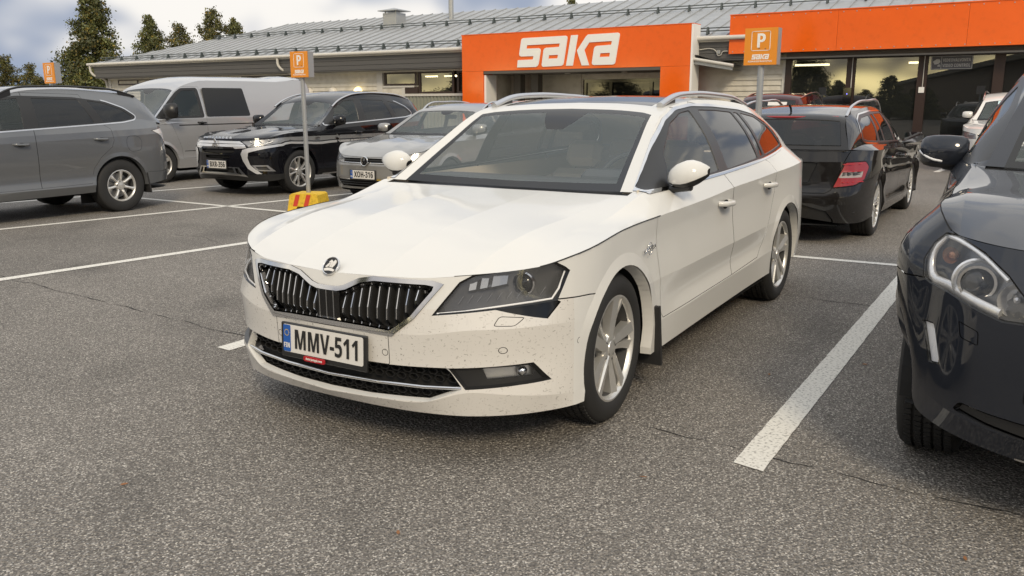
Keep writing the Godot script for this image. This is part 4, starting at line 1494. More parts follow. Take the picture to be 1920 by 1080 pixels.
# ------------------------------------------------------------------ the other cars
# the steps that all of them share; S gives outlines and materials
func dress(car: Node3D, P: Dictionary, S: Dictionary, front: Callable, rear: Callable) -> Dictionary:
	var N := car_net(P)
	var A: Soup = N.A; var B: Soup = N.B; var C: Soup = N.C; var D: Soup = N.D
	var W: Material = S.paint
	var gaps := Soup.new()
	for x in [0.0, -P.wb]:
		var g := arch_poly(x, P.R + 0.01, P.arch, 0.03)
		var lip := flange_out(A, g, 0.012, 0.05)
		var fp: PackedVector2Array = Geometry2D.intersect_polygons(grown(g, 0.05), pts([x - 1, 0.42, x + 1, 0.42, x + 1, 2, x - 1, 2]))[0]
		var flare := cut(A, SIDE, fp, Vector3(0, 1, 0), 0.3)
		tilt_out(flare, g, Vector2(x, P.R), 0.05, S.get("flare", 0.008))
		pair("wheel_arch", flare.add(lip), S.get("arch_mat", W), car)
	car_inside(car, N, P, P.fo - 0.24)
	front.call(car, N, A, gaps)
	rear.call(car, N, A, gaps)
	window_band(car, C, S.outline, S.get("strip", 0.014), S.panes, S.get("strip_mat", null), S.get("strip_keep", PackedVector2Array()))
	for q in S.doors:
		var body := Soup.new()
		for s in [A, C]:
			var d := cut(s, SIDE, q[1], Vector3(0, 1, 0), 0.15)
			gaps.add(flange_only(d, SIDE, q[1], 0.003, 0.012))
			body.add(d)
		for e in [1.0, -1.0]:
			var o := part(q[0], body if e > 0 else body.flipped(), W, car)
			if q.size() > 2:
				var hn := Node3D.new()
				handle(hn, q[2], S.get("handle_mat", W))
				for c in hn.get_children():
					hn.remove_child(c)
					o.add_child(c)
					if e < 0: c.mesh = mirrored_mesh(c.mesh)
				hn.free()
	part("body", A.both().add(C.both()), W, car)
	gaps.add(bonnet_gap(N))
	gaps.add(cut(B, GRID, pts([-1, -1, 0.05, -1, 0.05, 9, -1, 9])).inset(0.010))
	part("cowl", cut(B, GRID, pts([3.80, -1, 9, -1, 9, 4.0, 3.80, 4.0])).inset(0.01).both(), M.trim, car)
	part("bonnet", B.both(), W, car)
	var ws := cut(D, GRID, pts([-1, 1.0, 1.86, 1.0, 1.90, 1.3, 1.90, 9, -1, 9]))
	windscreen(car, ws, pts([0.14, 1.12, 1.78, 1.12, 1.79, 2.6, 1.60, 2.75, 1.50, 2.9, 1.50, 3.1, 0.10, 3.1]), S.get("screen", M.windscreen))
	var rwp := rounded(pts([7.12, 0.95, 7.90, 0.95, 7.90, 5, 7.12, 5]), 0.1)
	var rw := cut(D, GRID, rwp)
	gaps.add(flange_only(rw, GRID, rwp, 0.03, 0.006))
	part("rear_window", rw.both(), S.get("rear_glass", M.tinted), car)
	if S.has("sunroof"): part("sunroof", cut(D, GRID, pts([2.35, 1.25, 4.4, 1.25, 4.4, 9, 2.35, 9])).inset(0.002).both(), M.gloss_black, car)
	part("roof", D.both(), W, car)
	part("shut_line", gaps.both(), M.gap, car)
	part("headliner", D.both().inset(0.02), S.get("liner", M.cloth_light), car)
	part("pillar_lining", C.both().inset(0.03), S.get("liner", M.cloth_light), car)
	if S.get("cabin", true): cabin(car, N, P, M.cloth, S.get("seats", M.cloth))
	if S.has("rails"): roof_rail(car, S.rails, S.rail_mat, 0.016)
	door_mirror(car, S.mirror, S.get("mirror_mat", W), M.trim, S.get("mirror_size", Vector3(0.13, 0.22, 0.17)), true)
	for x in [0.0, -P.wb]:
		for e in [1.0, -1.0]:
			wheel(car, Vector3(x, e * (P.hw - 0.03), P.R), e > 0, P, 0.5 if x < 0 else 0.2, 0.0)
	return N

# an opening with something dark behind it
func recess(car: Node, A: Soup, called: String, poly: PackedVector2Array, deep: float, m: Material, facing := Vector3(1, 0, 0), rim: Material = null) -> Soup:
	var s := cut(A, FRONT, poly, facing, 0.15)
	var lip := flange_only(s, FRONT, poly, 0.008, deep)
	if rim: part(called + "_rim", lip.both(), rim, car)
	else: s.add(lip)
	part(called, s.inset(deep).both(), m, car)
	return s

func lens(car: Node, A: Soup, called: String, poly: PackedVector2Array, deep: float, inside: Material, facing := Vector3(1, 0.3, 0)) -> Array:
	var s := cut(A, FRONT, poly, facing, 0.05)
	var lip := flange_only(s, FRONT, poly, 0.005, 0.004)
	var out := []
	for e in [1.0, -1.0]:
		var o := part(called, s if e > 0 else s.flipped(), M.lens, car)
		part("lens_seal", lip if e > 0 else lip.flipped(), M.gloss_black, o)
		var back := s.copy()
		for i in back.p.size():
			var d := minf(dist_to(poly, Vector2(back.p[i].y, back.p[i].z)) / 0.04, 1.0)
			back.p[i] -= facing.normalized() * (0.010 + deep * d)
		part("lamp_housing", back if e > 0 else back.flipped(), inside, o)
		out.append(o)
	out.append(s)
	return out

func inlay(car: Node, A: Soup, called: String, poly: PackedVector2Array, m: Material, up := 0.004, facing := Vector3(1, 0, 0), how := FRONT, halves := false) -> Soup:
	var s := cut(A, how, poly, facing, 0.1)
	if halves: pair(called, s.inset(-up), m, car)
	else: part(called, s.inset(-up).both(), m, car)
	return s

func projector(o: Node, at: Vector3, r: float, e: float, ring: Material) -> void:
	var a := Soup.new(); var b := Soup.new()
	at.y *= e
	lathe(a, [Vector2(r * 0.8, -0.02), Vector2(r * 1.18, 0.012), Vector2(r * 1.18, 0.02), Vector2(r * 1.0, 0.02), Vector2(r * 0.95, 0.008)], 28, at, Vector3(1, 0, 0))
	lathe(b, [Vector2(0, r * 0.75), Vector2(r * 0.5, r * 0.62), Vector2(r * 0.85, r * 0.30), Vector2(r * 0.95, 0.0)], 24, at, Vector3(1, 0, 0))
	part("projector_ring", a, ring, o)
	part("projector_lens", b, M.gloss_black, o)

func build_blue_suv() -> void:
	var P := {"fo": 0.88, "wb": 2.774, "ro": 0.98, "hw": 0.945, "arch": 0.415, "R": 0.366, "rim": 0.238, "tyre": 0.235, "wheel": "five", "blocks": 80, "su": 5, "sv": 5, "floor": 0.30,
		"nose": [[0, 0], [0.02, 0.28], [0.07, 0.50], [0.15, 0.66], [0.255, 0.765], [0.345, 0.828]], "tail": [[0.36, 0.84], [0.12, 0.64], [0.03, 0.34], [0, 0]],
		"rows": [
			[[0, 0.25, 0.06], [3, 0.292, 0.02], [4, 0.305, 0.005], [5, 0.325, 0.0], [6, 0.44, 0.065], [8, 0.30, 0.03], [13, 0.32, 0.03], [15, 0.36, 0.02], [19, 0.38, 0.06]],
			[[0, 0.34, 0], [3, 0.37, 0], [4, 0.39, 0], [5, 0.42, 0], [6, 0.50, 0.055], [8, 0.42, 0.01], [13, 0.44, 0.01], [15, 0.50, 0], [19, 0.52, 0]],
			[[0, 0.52, -0.005], [5, 0.55, 0.0], [6, 0.58, 0.04], [8, 0.55, 0.012], [13, 0.60, 0.012], [15, 0.64, 0], [19, 0.66, 0]],
			[[0, 0.66, 0], [4, 0.69, 0.004], [5, 0.70, 0.005], [6, 0.72, 0.02], [8, 0.72, 0.004], [13, 0.78, 0.004], [19, 0.84, 0.02]],
			[[0, 0.80, 0.02], [3, 0.82, 0.022], [5, 0.845, 0.015], [6, 0.87, 0.02], [8, 0.92, 0.012], [13, 0.95, 0.012], [15, 0.96, 0.02], [19, 0.96, 0.06]],
			[[0, 0.925, 0.07], [2, 0.945, 0.085], [4, 0.958, 0.07], [5, 0.970, 0.075], [6, 1.005, 0.125], [7, 1.055, 0.125], [8, 1.075, 0.095], [9, 1.08, 0.05], [10, 1.08, 0.02], [13, 1.09, 0.015], [15, 1.11, 0.03], [19, 1.08, 0.12]]],
		"crease": [1],
		"belt": [[8, -0.66, 0.80, 1.12], [9, -0.98, 0.865, 1.13], [13, -2.35, 0.865, 1.19], [15, -3.2, 0.79, 1.24], [16, -3.5, 0.74, 1.2]],
		"rail": [[8, -0.68, 0.745, 1.125], [9, -1.0, 0.685, 1.31], [10, -1.32, 0.625, 1.49], [11, -1.65, 0.625, 1.60], [12, -2.0, 0.62, 1.635], [13, -2.35, 0.61, 1.63], [14, -2.77, 0.60, 1.60], [15, -3.25, 0.58, 1.50], [16, -3.55, 0.62, 1.2]],
		"centre": [[-0.80, 1.10], [-1.12, 1.32], [-1.42, 1.52], [-1.75, 1.63], [-2.1, 1.67], [-2.45, 1.67], [-2.8, 1.65], [-3.4, 1.55], [-3.65, 1.2]],
		"hood": [0.975, 1.05, 1.095, 1.11], "hbump": [0.0, 0.012, -0.004, 0.0, 0.0, 0], "hcrown": 3.0}
	var blue := paint(Color(0.020, 0.0235, 0.032), 0.25, 0.42)
	var car := thing("parked_car", "dark blue off-roader cut off by the right edge of the photo", "car", Vector3(2.95, 0, -0.45), 0.0, "cars parked in front of the dealer")
	var S := {"paint": blue, "flare": 0.012, "outline": pts([-0.72, 1.14, -1.5, 1.17, -2.4, 1.21, -3.1, 1.26, -3.0, 1.42, -2.6, 1.52, -1.9, 1.56, -1.5, 1.52, -1.15, 1.38]),
		"panes": [[pts([-0.9, 1.16, -1.52, 1.18, -1.52, 1.50, -1.2, 1.38]), M.side_glass], [pts([-1.62, 1.185, -2.42, 1.22, -2.35, 1.50, -1.62, 1.53]), M.tinted]],
		"doors": [["front_door", pts([-0.62, 1.13, -0.52, 0.95, -0.55, 0.5, -0.6, 0.44, -1.58, 0.46, -1.58, 1.17])], ["rear_door", pts([-1.58, 1.17, -1.58, 0.46, -2.2, 0.47, -2.45, 0.85, -2.45, 1.2])]],
		"mirror": Vector3(-1.13, 0.80, 1.075), "mirror_size": Vector3(0.12, 0.225, 0.17), "rails": PackedVector3Array([Vector3(-1.6, 0.61, 1.56), Vector3(-1.75, 0.61, 1.66), Vector3(-2.6, 0.60, 1.67), Vector3(-3.1, 0.58, 1.56)]), "rail_mat": M.satin}
	var fr := func(c: Node3D, N: Dictionary, A: Soup, gaps: Soup) -> void:
		var g := pts([0.848, 0.800, 0.853, 0.865, 0.826, 0.925, 0.790, 0.962, 0.742, 0.963, 0.655, 0.928, 0.580, 0.873, 0.520, 0.806, 0.470, 0.740, 0.520, 0.728, 0.585, 0.724, 0.675, 0.748, 0.760, 0.776, 0.825, 0.786])
		var l := lens(c, A, "headlight", g, 0.075, M.lamp_smoke, Vector3(1, 0.45, 0))
		for i in 2:
			var e := 1.0 - 2.0 * i
			var o: Node = l[i]
			projector(o, Vector3(surface_at(l[2], Vector2(0.690, 0.822)).x - 0.046, 0.670, 0.822), 0.050, e, M.chrome)
			var halo := Soup.new()
			lathe(halo, [Vector2(0.064, -0.012), Vector2(0.074, -0.004), Vector2(0.080, -0.012)], 30, Vector3(surface_at(l[2], Vector2(0.690, 0.822)).x - 0.044, 0.670 * e, 0.822), Vector3(1, 0, 0))
			part("lamp_halo", halo, M.satin_white, o)
			# bright strips: along the outer and the lower edge; reflector near the middle, amber lamp outside
			var st := Soup.new(); var am := Soup.new(); var inn := Soup.new()
			var low := PackedVector3Array()
			for v in [Vector2(0.80, 0.945), Vector2(0.832, 0.90), Vector2(0.838, 0.84), Vector2(0.826, 0.806), Vector2(0.765, 0.792), Vector2(0.68, 0.764), Vector2(0.60, 0.744)]: low.append(surface_at(l[2], v) - Vector3(0.9, 0.4, 0) * 0.028)
			tube(st, smooth_line(low, 3), 0.020, 8, Vector3(0, 0, 1), 0.7)
			var hi := PackedVector3Array()
			for v in [Vector2(0.79, 0.948), Vector2(0.74, 0.943), Vector2(0.655, 0.906), Vector2(0.585, 0.852)]: hi.append(surface_at(l[2], v) - Vector3(0.9, 0.4, 0) * 0.022)
			tube(st, smooth_line(hi, 3), 0.012, 8, Vector3(0, 0, 1), 0.7)
			part("light_strip", st if e > 0 else st.flipped(), M.satin_white, o)
			var ac := surface_at(l[2], Vector2(0.782, 0.885)) - Vector3(0.055, 0.02, 0)
			lathe(am, [Vector2(0.0, -0.03), Vector2(0.018, -0.022), Vector2(0.026, 0.0), Vector2(0.030, 0.012)], 18, ac, Vector3(1, 0.5, 0).normalized())
			lathe(am, [Vector2(0.0, 0.01), Vector2(0.012, 0.004), Vector2(0.014, -0.02)], 12, ac, Vector3(1, 0.5, 0).normalized())
			part("indicator", am if e > 0 else am.flipped(), M.amber, o)
			var ic := surface_at(l[2], Vector2(0.565, 0.790)) - Vector3(0.06, 0.015, 0)
			lathe(inn, [Vector2(0.0, -0.04), Vector2(0.030, -0.03), Vector2(0.048, 0.0), Vector2(0.056, 0.025)], 20, ac.lerp(ic, 1.0), Vector3(1, 0, 0))
			lathe(inn, [Vector2(0.0, 0.012), Vector2(0.010, 0.008), Vector2(0.012, -0.03)], 12, ic, Vector3(1, 0, 0))
			part("reflector", inn if e > 0 else inn.flipped(), M.satin_white, o)
		# grille and daytime lamps
		recess(c, A, "grille", rounded(pts([-0.01, 0.56, 0.30, 0.56, 0.40, 0.66, 0.44, 0.84, 0.38, 0.90, -0.01, 0.91]), 0.03), 0.03, M.black, Vector3(1, 0, 0), M.chrome)
		var dp := rounded(pts([0.795, 0.510, 0.835, 0.650, 0.790, 0.656, 0.755, 0.522]), 0.008)
		var dl := lens(c, A, "daytime_lamp", dp, 0.012, M.lamp_white, Vector3(1, 0.7, 0))
		gaps.add(ring_line(A, FRONT, rounded(pts([0.712, 0.696, 0.646, 0.678, 0.642, 0.630, 0.70, 0.642]), 0.01), 0.003, Vector3(1, 0, 0)))
		gaps.add(ring_line(A, FRONT, rounded(pts([0.50, 0.54, 0.44, 0.53, 0.45, 0.47, 0.50, 0.48]), 0.01), 0.003, Vector3(1, 0, 0)))
		recess(c, A, "lower_slot", rounded(pts([-0.01, 0.33, 0.40, 0.35, 0.60, 0.372, 0.70, 0.392, 0.68, 0.425, 0.60, 0.418, 0.40, 0.41, -0.01, 0.40]), 0.012), 0.012, M.trim)
		gaps.add(slot(A, SIDE, pts([0.30, 0.82, 0.38, 0.81, 0.456, 0.797, 0.50, 0.80, 0.55, 0.80]), 0.005, 0.012, Vector3(0.5, 1, 0), 0.2))
		inlay(c, A, "skid_plate", pts([-0.01, 0.2, 0.52, 0.2, 0.50, 0.285, -0.01, 0.28]), M.satin, 0.002)
	dress(car, P, S, fr, func(_c, _n, _a, _g): pass)
	plate(car, Vector3(0.915, 0, 0.46), 0.0, 1.0, "", M.trim)
	# wiper and the lamp in the mirrors
	for e in [1.0, -1.0]:
		var mi := Soup.new()
		tube(mi, smooth_line(PackedVector3Array([Vector3(-1.068, 0.96, 1.118), Vector3(-1.065, 1.0, 1.125), Vector3(-1.085, 1.045, 1.145), Vector3(-1.12, 1.072, 1.165)]), 3), 0.006, 6)
		part("mirror_indicator", mi if e > 0 else mi.flipped(), M.lamp_white, car)
	var wp := Soup.new()
	tube(wp, PackedVector3Array([Vector3(-0.78, -0.68, 1.145), Vector3(-0.86, -0.3, 1.16), Vector3(-0.88, 0.05, 1.16)]), 0.012, 6)
	tube(wp, PackedVector3Array([Vector3(-0.76, 0.05, 1.14), Vector3(-0.82, 0.4, 1.16), Vector3(-0.80, 0.66, 1.16)]), 0.012, 6)
	part("wiper", wp, M.trim, car)

func build_dark_estate() -> void:
	var P := {"fo": 0.80, "wb": 2.76, "ro": 1.03, "hw": 0.885, "arch": 0.36, "R": 0.325, "rim": 0.235, "tyre": 0.23, "wheel": "fins", "su": 4, "sv": 4,
		"nose": [[0, 0], [0.02, 0.25], [0.06, 0.45], [0.13, 0.62], [0.23, 0.74], [0.34, 0.82]], "tail": [[0.38, 0.80], [0.12, 0.64], [0.03, 0.35], [0, 0]],
		"rows": [
			[[0, 0.2, 0.04], [5, 0.2, 0], [6, 0.22, 0], [8, 0.2, 0.03], [13, 0.22, 0.03], [15, 0.25, 0], [16, 0.215, 0], [17, 0.225, 0.015], [19, 0.29, 0.03]],
			[[0, 0.35, 0], [6, 0.36, 0], [8, 0.30, 0.0], [13, 0.33, 0], [15, 0.375, 0], [16, 0.40, -0.004], [19, 0.43, -0.01]],
			[[0, 0.45, 0], [6, 0.46, 0], [8, 0.42, 0.02], [13, 0.45, 0.02], [15, 0.48, 0], [16, 0.505, 0.0], [19, 0.50, -0.012]],
			[[0, 0.58, 0], [8, 0.6, 0.004], [13, 0.62, 0.004], [15, 0.64, 0], [16, 0.62, 0.008], [19, 0.55, 0.03]],
			[[0, 0.66, 0.03], [8, 0.78, 0.016], [13, 0.82, 0.016], [15, 0.83, 0.012], [16, 0.84, 0.03], [19, 0.83, 0.04]],
			[[0, 0.74, 0.05], [5, 0.78, 0.04], [7, 0.86, 0.012], [8, 0.87, 0.008], [13, 0.915, 0.006], [15, 0.935, 0.02], [16, 0.94, 0.06], [17, 0.945, 0.06], [19, 0.95, 0.07]]],
		"crease": [1, 4],
		"belt": [[8, -0.5, 0.78, 0.925], [11, -1.3, 0.82, 0.945], [13, -2.3, 0.815, 0.965], [14, -2.76, 0.79, 0.98], [15, -3.15, 0.74, 0.99], [16, -3.52, 0.69, 0.955]],
		"rail": [[8, -0.52, 0.73, 0.935], [9, -0.85, 0.66, 1.10], [10, -1.15, 0.605, 1.265], [11, -1.45, 0.58, 1.345], [12, -1.85, 0.575, 1.37], [13, -2.2, 0.575, 1.365], [14, -2.76, 0.57, 1.335], [15, -3.34, 0.575, 1.262], [16, -3.62, 0.675, 0.955]],
		"centre": [[-0.62, 0.93], [-0.95, 1.12], [-1.22, 1.29], [-1.5, 1.37], [-1.9, 1.395], [-2.3, 1.395], [-2.75, 1.375], [-3.45, 1.29], [-3.74, 0.955]], "crown": 3.0,
		"hood": [0.78, 0.85, 0.90, 0.93], "dcrease": [7]}
	var dark := paint(Color(0.0115, 0.0105, 0.010), 0.0, 0.5)
	var car := thing("parked_car", "black estate car seen from behind, silver roof rails, red tail lamps", "car", Vector3(0.12, 0, -9.26), PI, "cars parked in front of the dealer")
	var S := {"paint": dark, "outline": pts([-0.60, 0.94, -1.3, 0.96, -2.3, 0.98, -2.76, 0.995, -3.05, 1.01, -3.20, 1.03, -3.19, 1.12, -3.10, 1.23, -2.85, 1.285, -2.3, 1.315, -1.6, 1.315, -1.25, 1.25, -0.95, 1.12]), "strip": 0.014, "strip_mat": M.chrome,
		"panes": [[pts([-0.80, 0.962, -1.46, 0.978, -1.50, 1.295, -1.32, 1.25, -1.0, 1.11]), M.side_glass], [pts([-1.58, 0.98, -2.22, 0.996, -2.14, 1.295, -1.60, 1.297]), M.tinted], [pts([-2.27, 1.0, -2.52, 1.004, -2.36, 1.287, -2.19, 1.293]), M.tinted], [pts([-2.60, 1.008, -2.95, 1.02, -3.15, 1.045, -3.13, 1.12, -3.05, 1.21, -2.82, 1.26, -2.43, 1.283]), M.tinted]],
		"doors": [["front_door", pts([-0.5, 0.95, -0.42, 0.85, -0.46, 0.4, -0.5, 0.33, -1.33, 0.34, -1.50, 0.85, -1.52, 0.97]), Vector3(-1.36, 0.877, 0.80)], ["rear_door", pts([-1.52, 0.97, -1.50, 0.85, -1.33, 0.34, -2.1, 0.35, -2.28, 0.48, -2.42, 0.66, -2.55, 0.85, -2.55, 1.0]), Vector3(-2.38, 0.878, 0.82)]],
		"mirror": Vector3(-0.72, 0.77, 0.925), "mirror_size": Vector3(0.12, 0.21, 0.13), "rails": PackedVector3Array([Vector3(-1.2, 0.57, 1.29), Vector3(-1.4, 0.575, 1.39), Vector3(-2.2, 0.575, 1.435), Vector3(-2.9, 0.57, 1.40), Vector3(-3.15, 0.57, 1.35), Vector3(-3.28, 0.565, 1.275)]), "rail_mat": M.satin}
	var bk := func(c: Node3D, _n: Dictionary, A: Soup, gaps: Soup) -> void:
		var b := Vector3(-1, 0.3, 0)
		var lg := rounded(pts([0.648, 0.832, 0.802, 0.834, 0.828, 0.775, 0.806, 0.645, 0.742, 0.598, 0.560, 0.578, 0.632, 0.775]), 0.02)
		var lamp := cut(A, FRONT, lg, b, 0.1)
		var rim := flange_only(lamp, FRONT, lg, 0.006, 0.006)
		gaps.add(rim)
		var wht := cut(lamp, FRONT, rounded(pts([0.640, 0.748, 0.790, 0.735, 0.782, 0.675, 0.605, 0.678]), 0.01))
		for e in [1.0, -1.0]:
			var o := part("tail_lamp", lamp.inset(-0.004) if e > 0 else lamp.inset(-0.004).flipped(), M.red_lens, c)
			part("reversing_lamp", wht.inset(-0.003) if e > 0 else wht.inset(-0.003).flipped(), M.lamp_stripe, o)
			var dk := Soup.new()
			for k in 2:
				var l2 := PackedVector3Array()
				for i in 7: l2.append(surface_at(wht, Vector2(lerpf(0.64, 0.775, i / 6.0), 0.725 - k * 0.016)) + Vector3(-0.005, 0.003, 0))
				tube(dk, l2, 0.006, 5)
			part("lamp_insert", dk if e > 0 else dk.flipped(), M.dark_metal, o)
			var bars := Soup.new()
			for k in 3:
				var l := PackedVector3Array()
				for i in 9:
					var y := lerpf(0.625 + 0.01 * k, 0.80, i / 8.0)
					var z := 0.81 - k * 0.072 if k < 2 else 0.632
					l.append(surface_at(lamp, Vector2(y, z)) + Vector3(-0.004, 0.002, 0))
				tube(bars, l, 0.005, 6)
			part("lamp_bar", bars if e > 0 else bars.flipped(), M.red, o)
		var rec := rounded(pts([-0.01, 0.828, 0.415, 0.832, 0.33, 0.622, -0.01, 0.612]), 0.02)
		recess(c, A, "plate_recess", rec, 0.02, M.trim, Vector3(-1, 0, 0), dark)
		gaps.add(slot(A, FRONT, pts([0.68, 0.94, 0.648, 0.848, 0.548, 0.555, 0.50, 0.525, -0.01, 0.520]), 0.006, 0.012, Vector3(-1, 0, 0), 0.1))
		gaps.add(slot(A, FRONT, pts([0.56, 0.575, 0.74, 0.594, 0.81, 0.64, 0.86, 0.66]), 0.004, 0.01, Vector3(-1, 0.5, 0), 0.1))
		recess(c, A, "rear_diffuser", pts([-0.01, 0.2, 0.60, 0.18, 0.585, 0.26, 0.52, 0.345, 0.40, 0.375, 0.30, 0.40, -0.01, 0.405]), 0.02, M.trim, Vector3(-1, 0, 0))
	dress(car, P, S, func(_c, _n, _a, _g): pass, bk)
	plate(car, Vector3(-3.785, 0.0, 0.725), 0.05, -1.0, "", M.trim)
	var br := Soup.new()
	var bl := PackedVector3Array()
	for i in 13: bl.append(Vector3(-3.465 + 0.12 * pow(absf(i / 6.0 - 1.0), 2.0), lerpf(-0.5, 0.5, i / 12.0), 1.268))
	tube(br, bl, 0.014, 6)
	part("brake_light", br, M.red_lens, car)
	var an := Soup.new()
	tube(an, PackedVector3Array([Vector3(-3.25, 0, 1.32), Vector3(-3.27, 0, 1.36), Vector3(-3.36, 0, 1.40)]), 0.012, 6)
	part("aerial", an, M.trim, car)

func offroader_net() -> Dictionary:
	return {"fo": 0.93, "wb": 2.67, "ro": 1.0, "hw": 0.90, "arch": 0.385, "R": 0.348, "rim": 0.222, "tyre": 0.225, "wheel": "seven", "su": 4, "sv": 4, "floor": 0.27,
		"nose": [[0, 0], [0.02, 0.28], [0.07, 0.50], [0.15, 0.66], [0.27, 0.77], [0.40, 0.84]], "tail": [[0.30, 0.82], [0.10, 0.62], [0.03, 0.34], [0, 0]],
		"rows": [
			[[0, 0.255, 0.07], [4, 0.235, 0.02], [5, 0.24, 0.01], [6, 0.26, 0.0], [8, 0.27, 0.04], [13, 0.29, 0.04], [15, 0.34, 0.0], [16, 0.37, 0.01], [19, 0.38, 0.05]],
			[[0, 0.345, 0.0], [5, 0.35, 0], [8, 0.375, 0.0], [13, 0.385, 0], [15, 0.47, 0], [19, 0.50, 0]],
			[[0, 0.50, 0], [5, 0.50, 0], [8, 0.47, 0.018], [13, 0.51, 0.018], [15, 0.62, 0], [19, 0.64, 0]],
			[[0, 0.66, 0], [5, 0.67, 0], [8, 0.70, 0.006], [13, 0.74, 0.006], [15, 0.80, 0], [19, 0.82, 0.02]],
			[[0, 0.76, 0.008], [4, 0.78, 0.012], [6, 0.85, 0.01], [8, 0.93, 0.010], [13, 0.985, 0.010], [15, 1.01, 0.010], [16, 1.02, 0.02], [19, 1.0, 0.05]],
			[[0, 0.885, 0.04], [2, 0.895, 0.05], [4, 0.90, 0.05], [5, 0.905, 0.04], [6, 0.935, 0.02], [7, 0.975, 0.018], [8, 0.99, 0.02], [11, 1.04, 0.018], [13, 1.065, 0.018], [15, 1.09, 0.025], [16, 1.10, 0.04], [19, 1.11, 0.12]]],
		"crease": [1, 4],
		"belt": [[8, -0.52, 0.82, 1.05], [9, -0.85, 0.855, 1.08], [11, -1.4, 0.86, 1.11], [13, -2.3, 0.845, 1.15], [14, -2.67, 0.82, 1.18], [15, -3.05, 0.77, 1.22], [16, -3.36, 0.74, 1.17]],
		"rail": [[8, -0.55, 0.785, 1.055], [9, -0.85, 0.715, 1.25], [10, -1.12, 0.66, 1.43], [11, -1.5, 0.64, 1.56], [12, -1.9, 0.635, 1.60], [13, -2.25, 0.63, 1.60], [14, -2.67, 0.62, 1.575], [15, -3.2, 0.60, 1.49], [16, -3.50, 0.66, 1.15]],
		"centre": [[-0.72, 1.06], [-0.98, 1.28], [-1.18, 1.49], [-1.55, 1.61], [-1.9, 1.645], [-2.3, 1.65], [-2.7, 1.63], [-3.3, 1.54], [-3.58, 1.14]],
		"hood": [0.93, 0.985, 1.04, 1.06], "hbump": [0.0, 0.012, 0.0, 0.0, 0, 0], "hcrease": [1]}

func offroader_look(paint_m: Material) -> Dictionary:
	return {"paint": paint_m, "outline": pts([-0.62, 1.075, -1.4, 1.115, -2.3, 1.16, -2.80, 1.185, -3.0, 1.215, -3.03, 1.255, -2.87, 1.36, -2.62, 1.45, -2.2, 1.505, -1.5, 1.52, -1.22, 1.48, -0.95, 1.34]), "strip": 0.016, "strip_mat": M.satin, "flare": 0.003, "strip_keep": pts([-0.5, 1.0, -0.5, 1.10, -1.4, 1.135, -2.3, 1.175, -2.78, 1.20, -2.94, 1.225, -2.98, 1.25, -2.6, 1.42, -2.5, 1.6, -3.2, 1.6, -3.2, 1.0]),
		"panes": [[pts([-0.80, 1.10, -1.46, 1.13, -1.50, 1.49, -1.28, 1.465, -1.02, 1.35]), M.side_glass], [pts([-1.64, 1.14, -2.39, 1.175, -2.26, 1.475, -1.66, 1.492]), M.tinted], [pts([-2.52, 1.182, -2.78, 1.195, -2.96, 1.222, -2.985, 1.252, -2.84, 1.345, -2.60, 1.43, -2.38, 1.465]), M.tinted]],
		"doors": [["front_door", pts([-0.55, 1.06, -0.46, 0.9, -0.50, 0.44, -0.55, 0.39, -1.57, 0.40, -1.565, 1.12, -1.56, 1.56, -1.30, 1.56]), Vector3(-1.38, 0.893, 0.94)], ["rear_door", pts([-1.56, 1.56, -1.565, 1.12, -1.57, 0.40, -2.24, 0.41, -2.29, 0.60, -2.40, 0.74, -2.56, 0.86, -2.60, 0.95, -2.58, 1.10, -2.48, 1.17, -2.30, 1.54]), Vector3(-2.42, 0.893, 0.97)]],
		"mirror": Vector3(-0.84, 0.82, 1.07), "mirror_size": Vector3(0.13, 0.20, 0.16)}

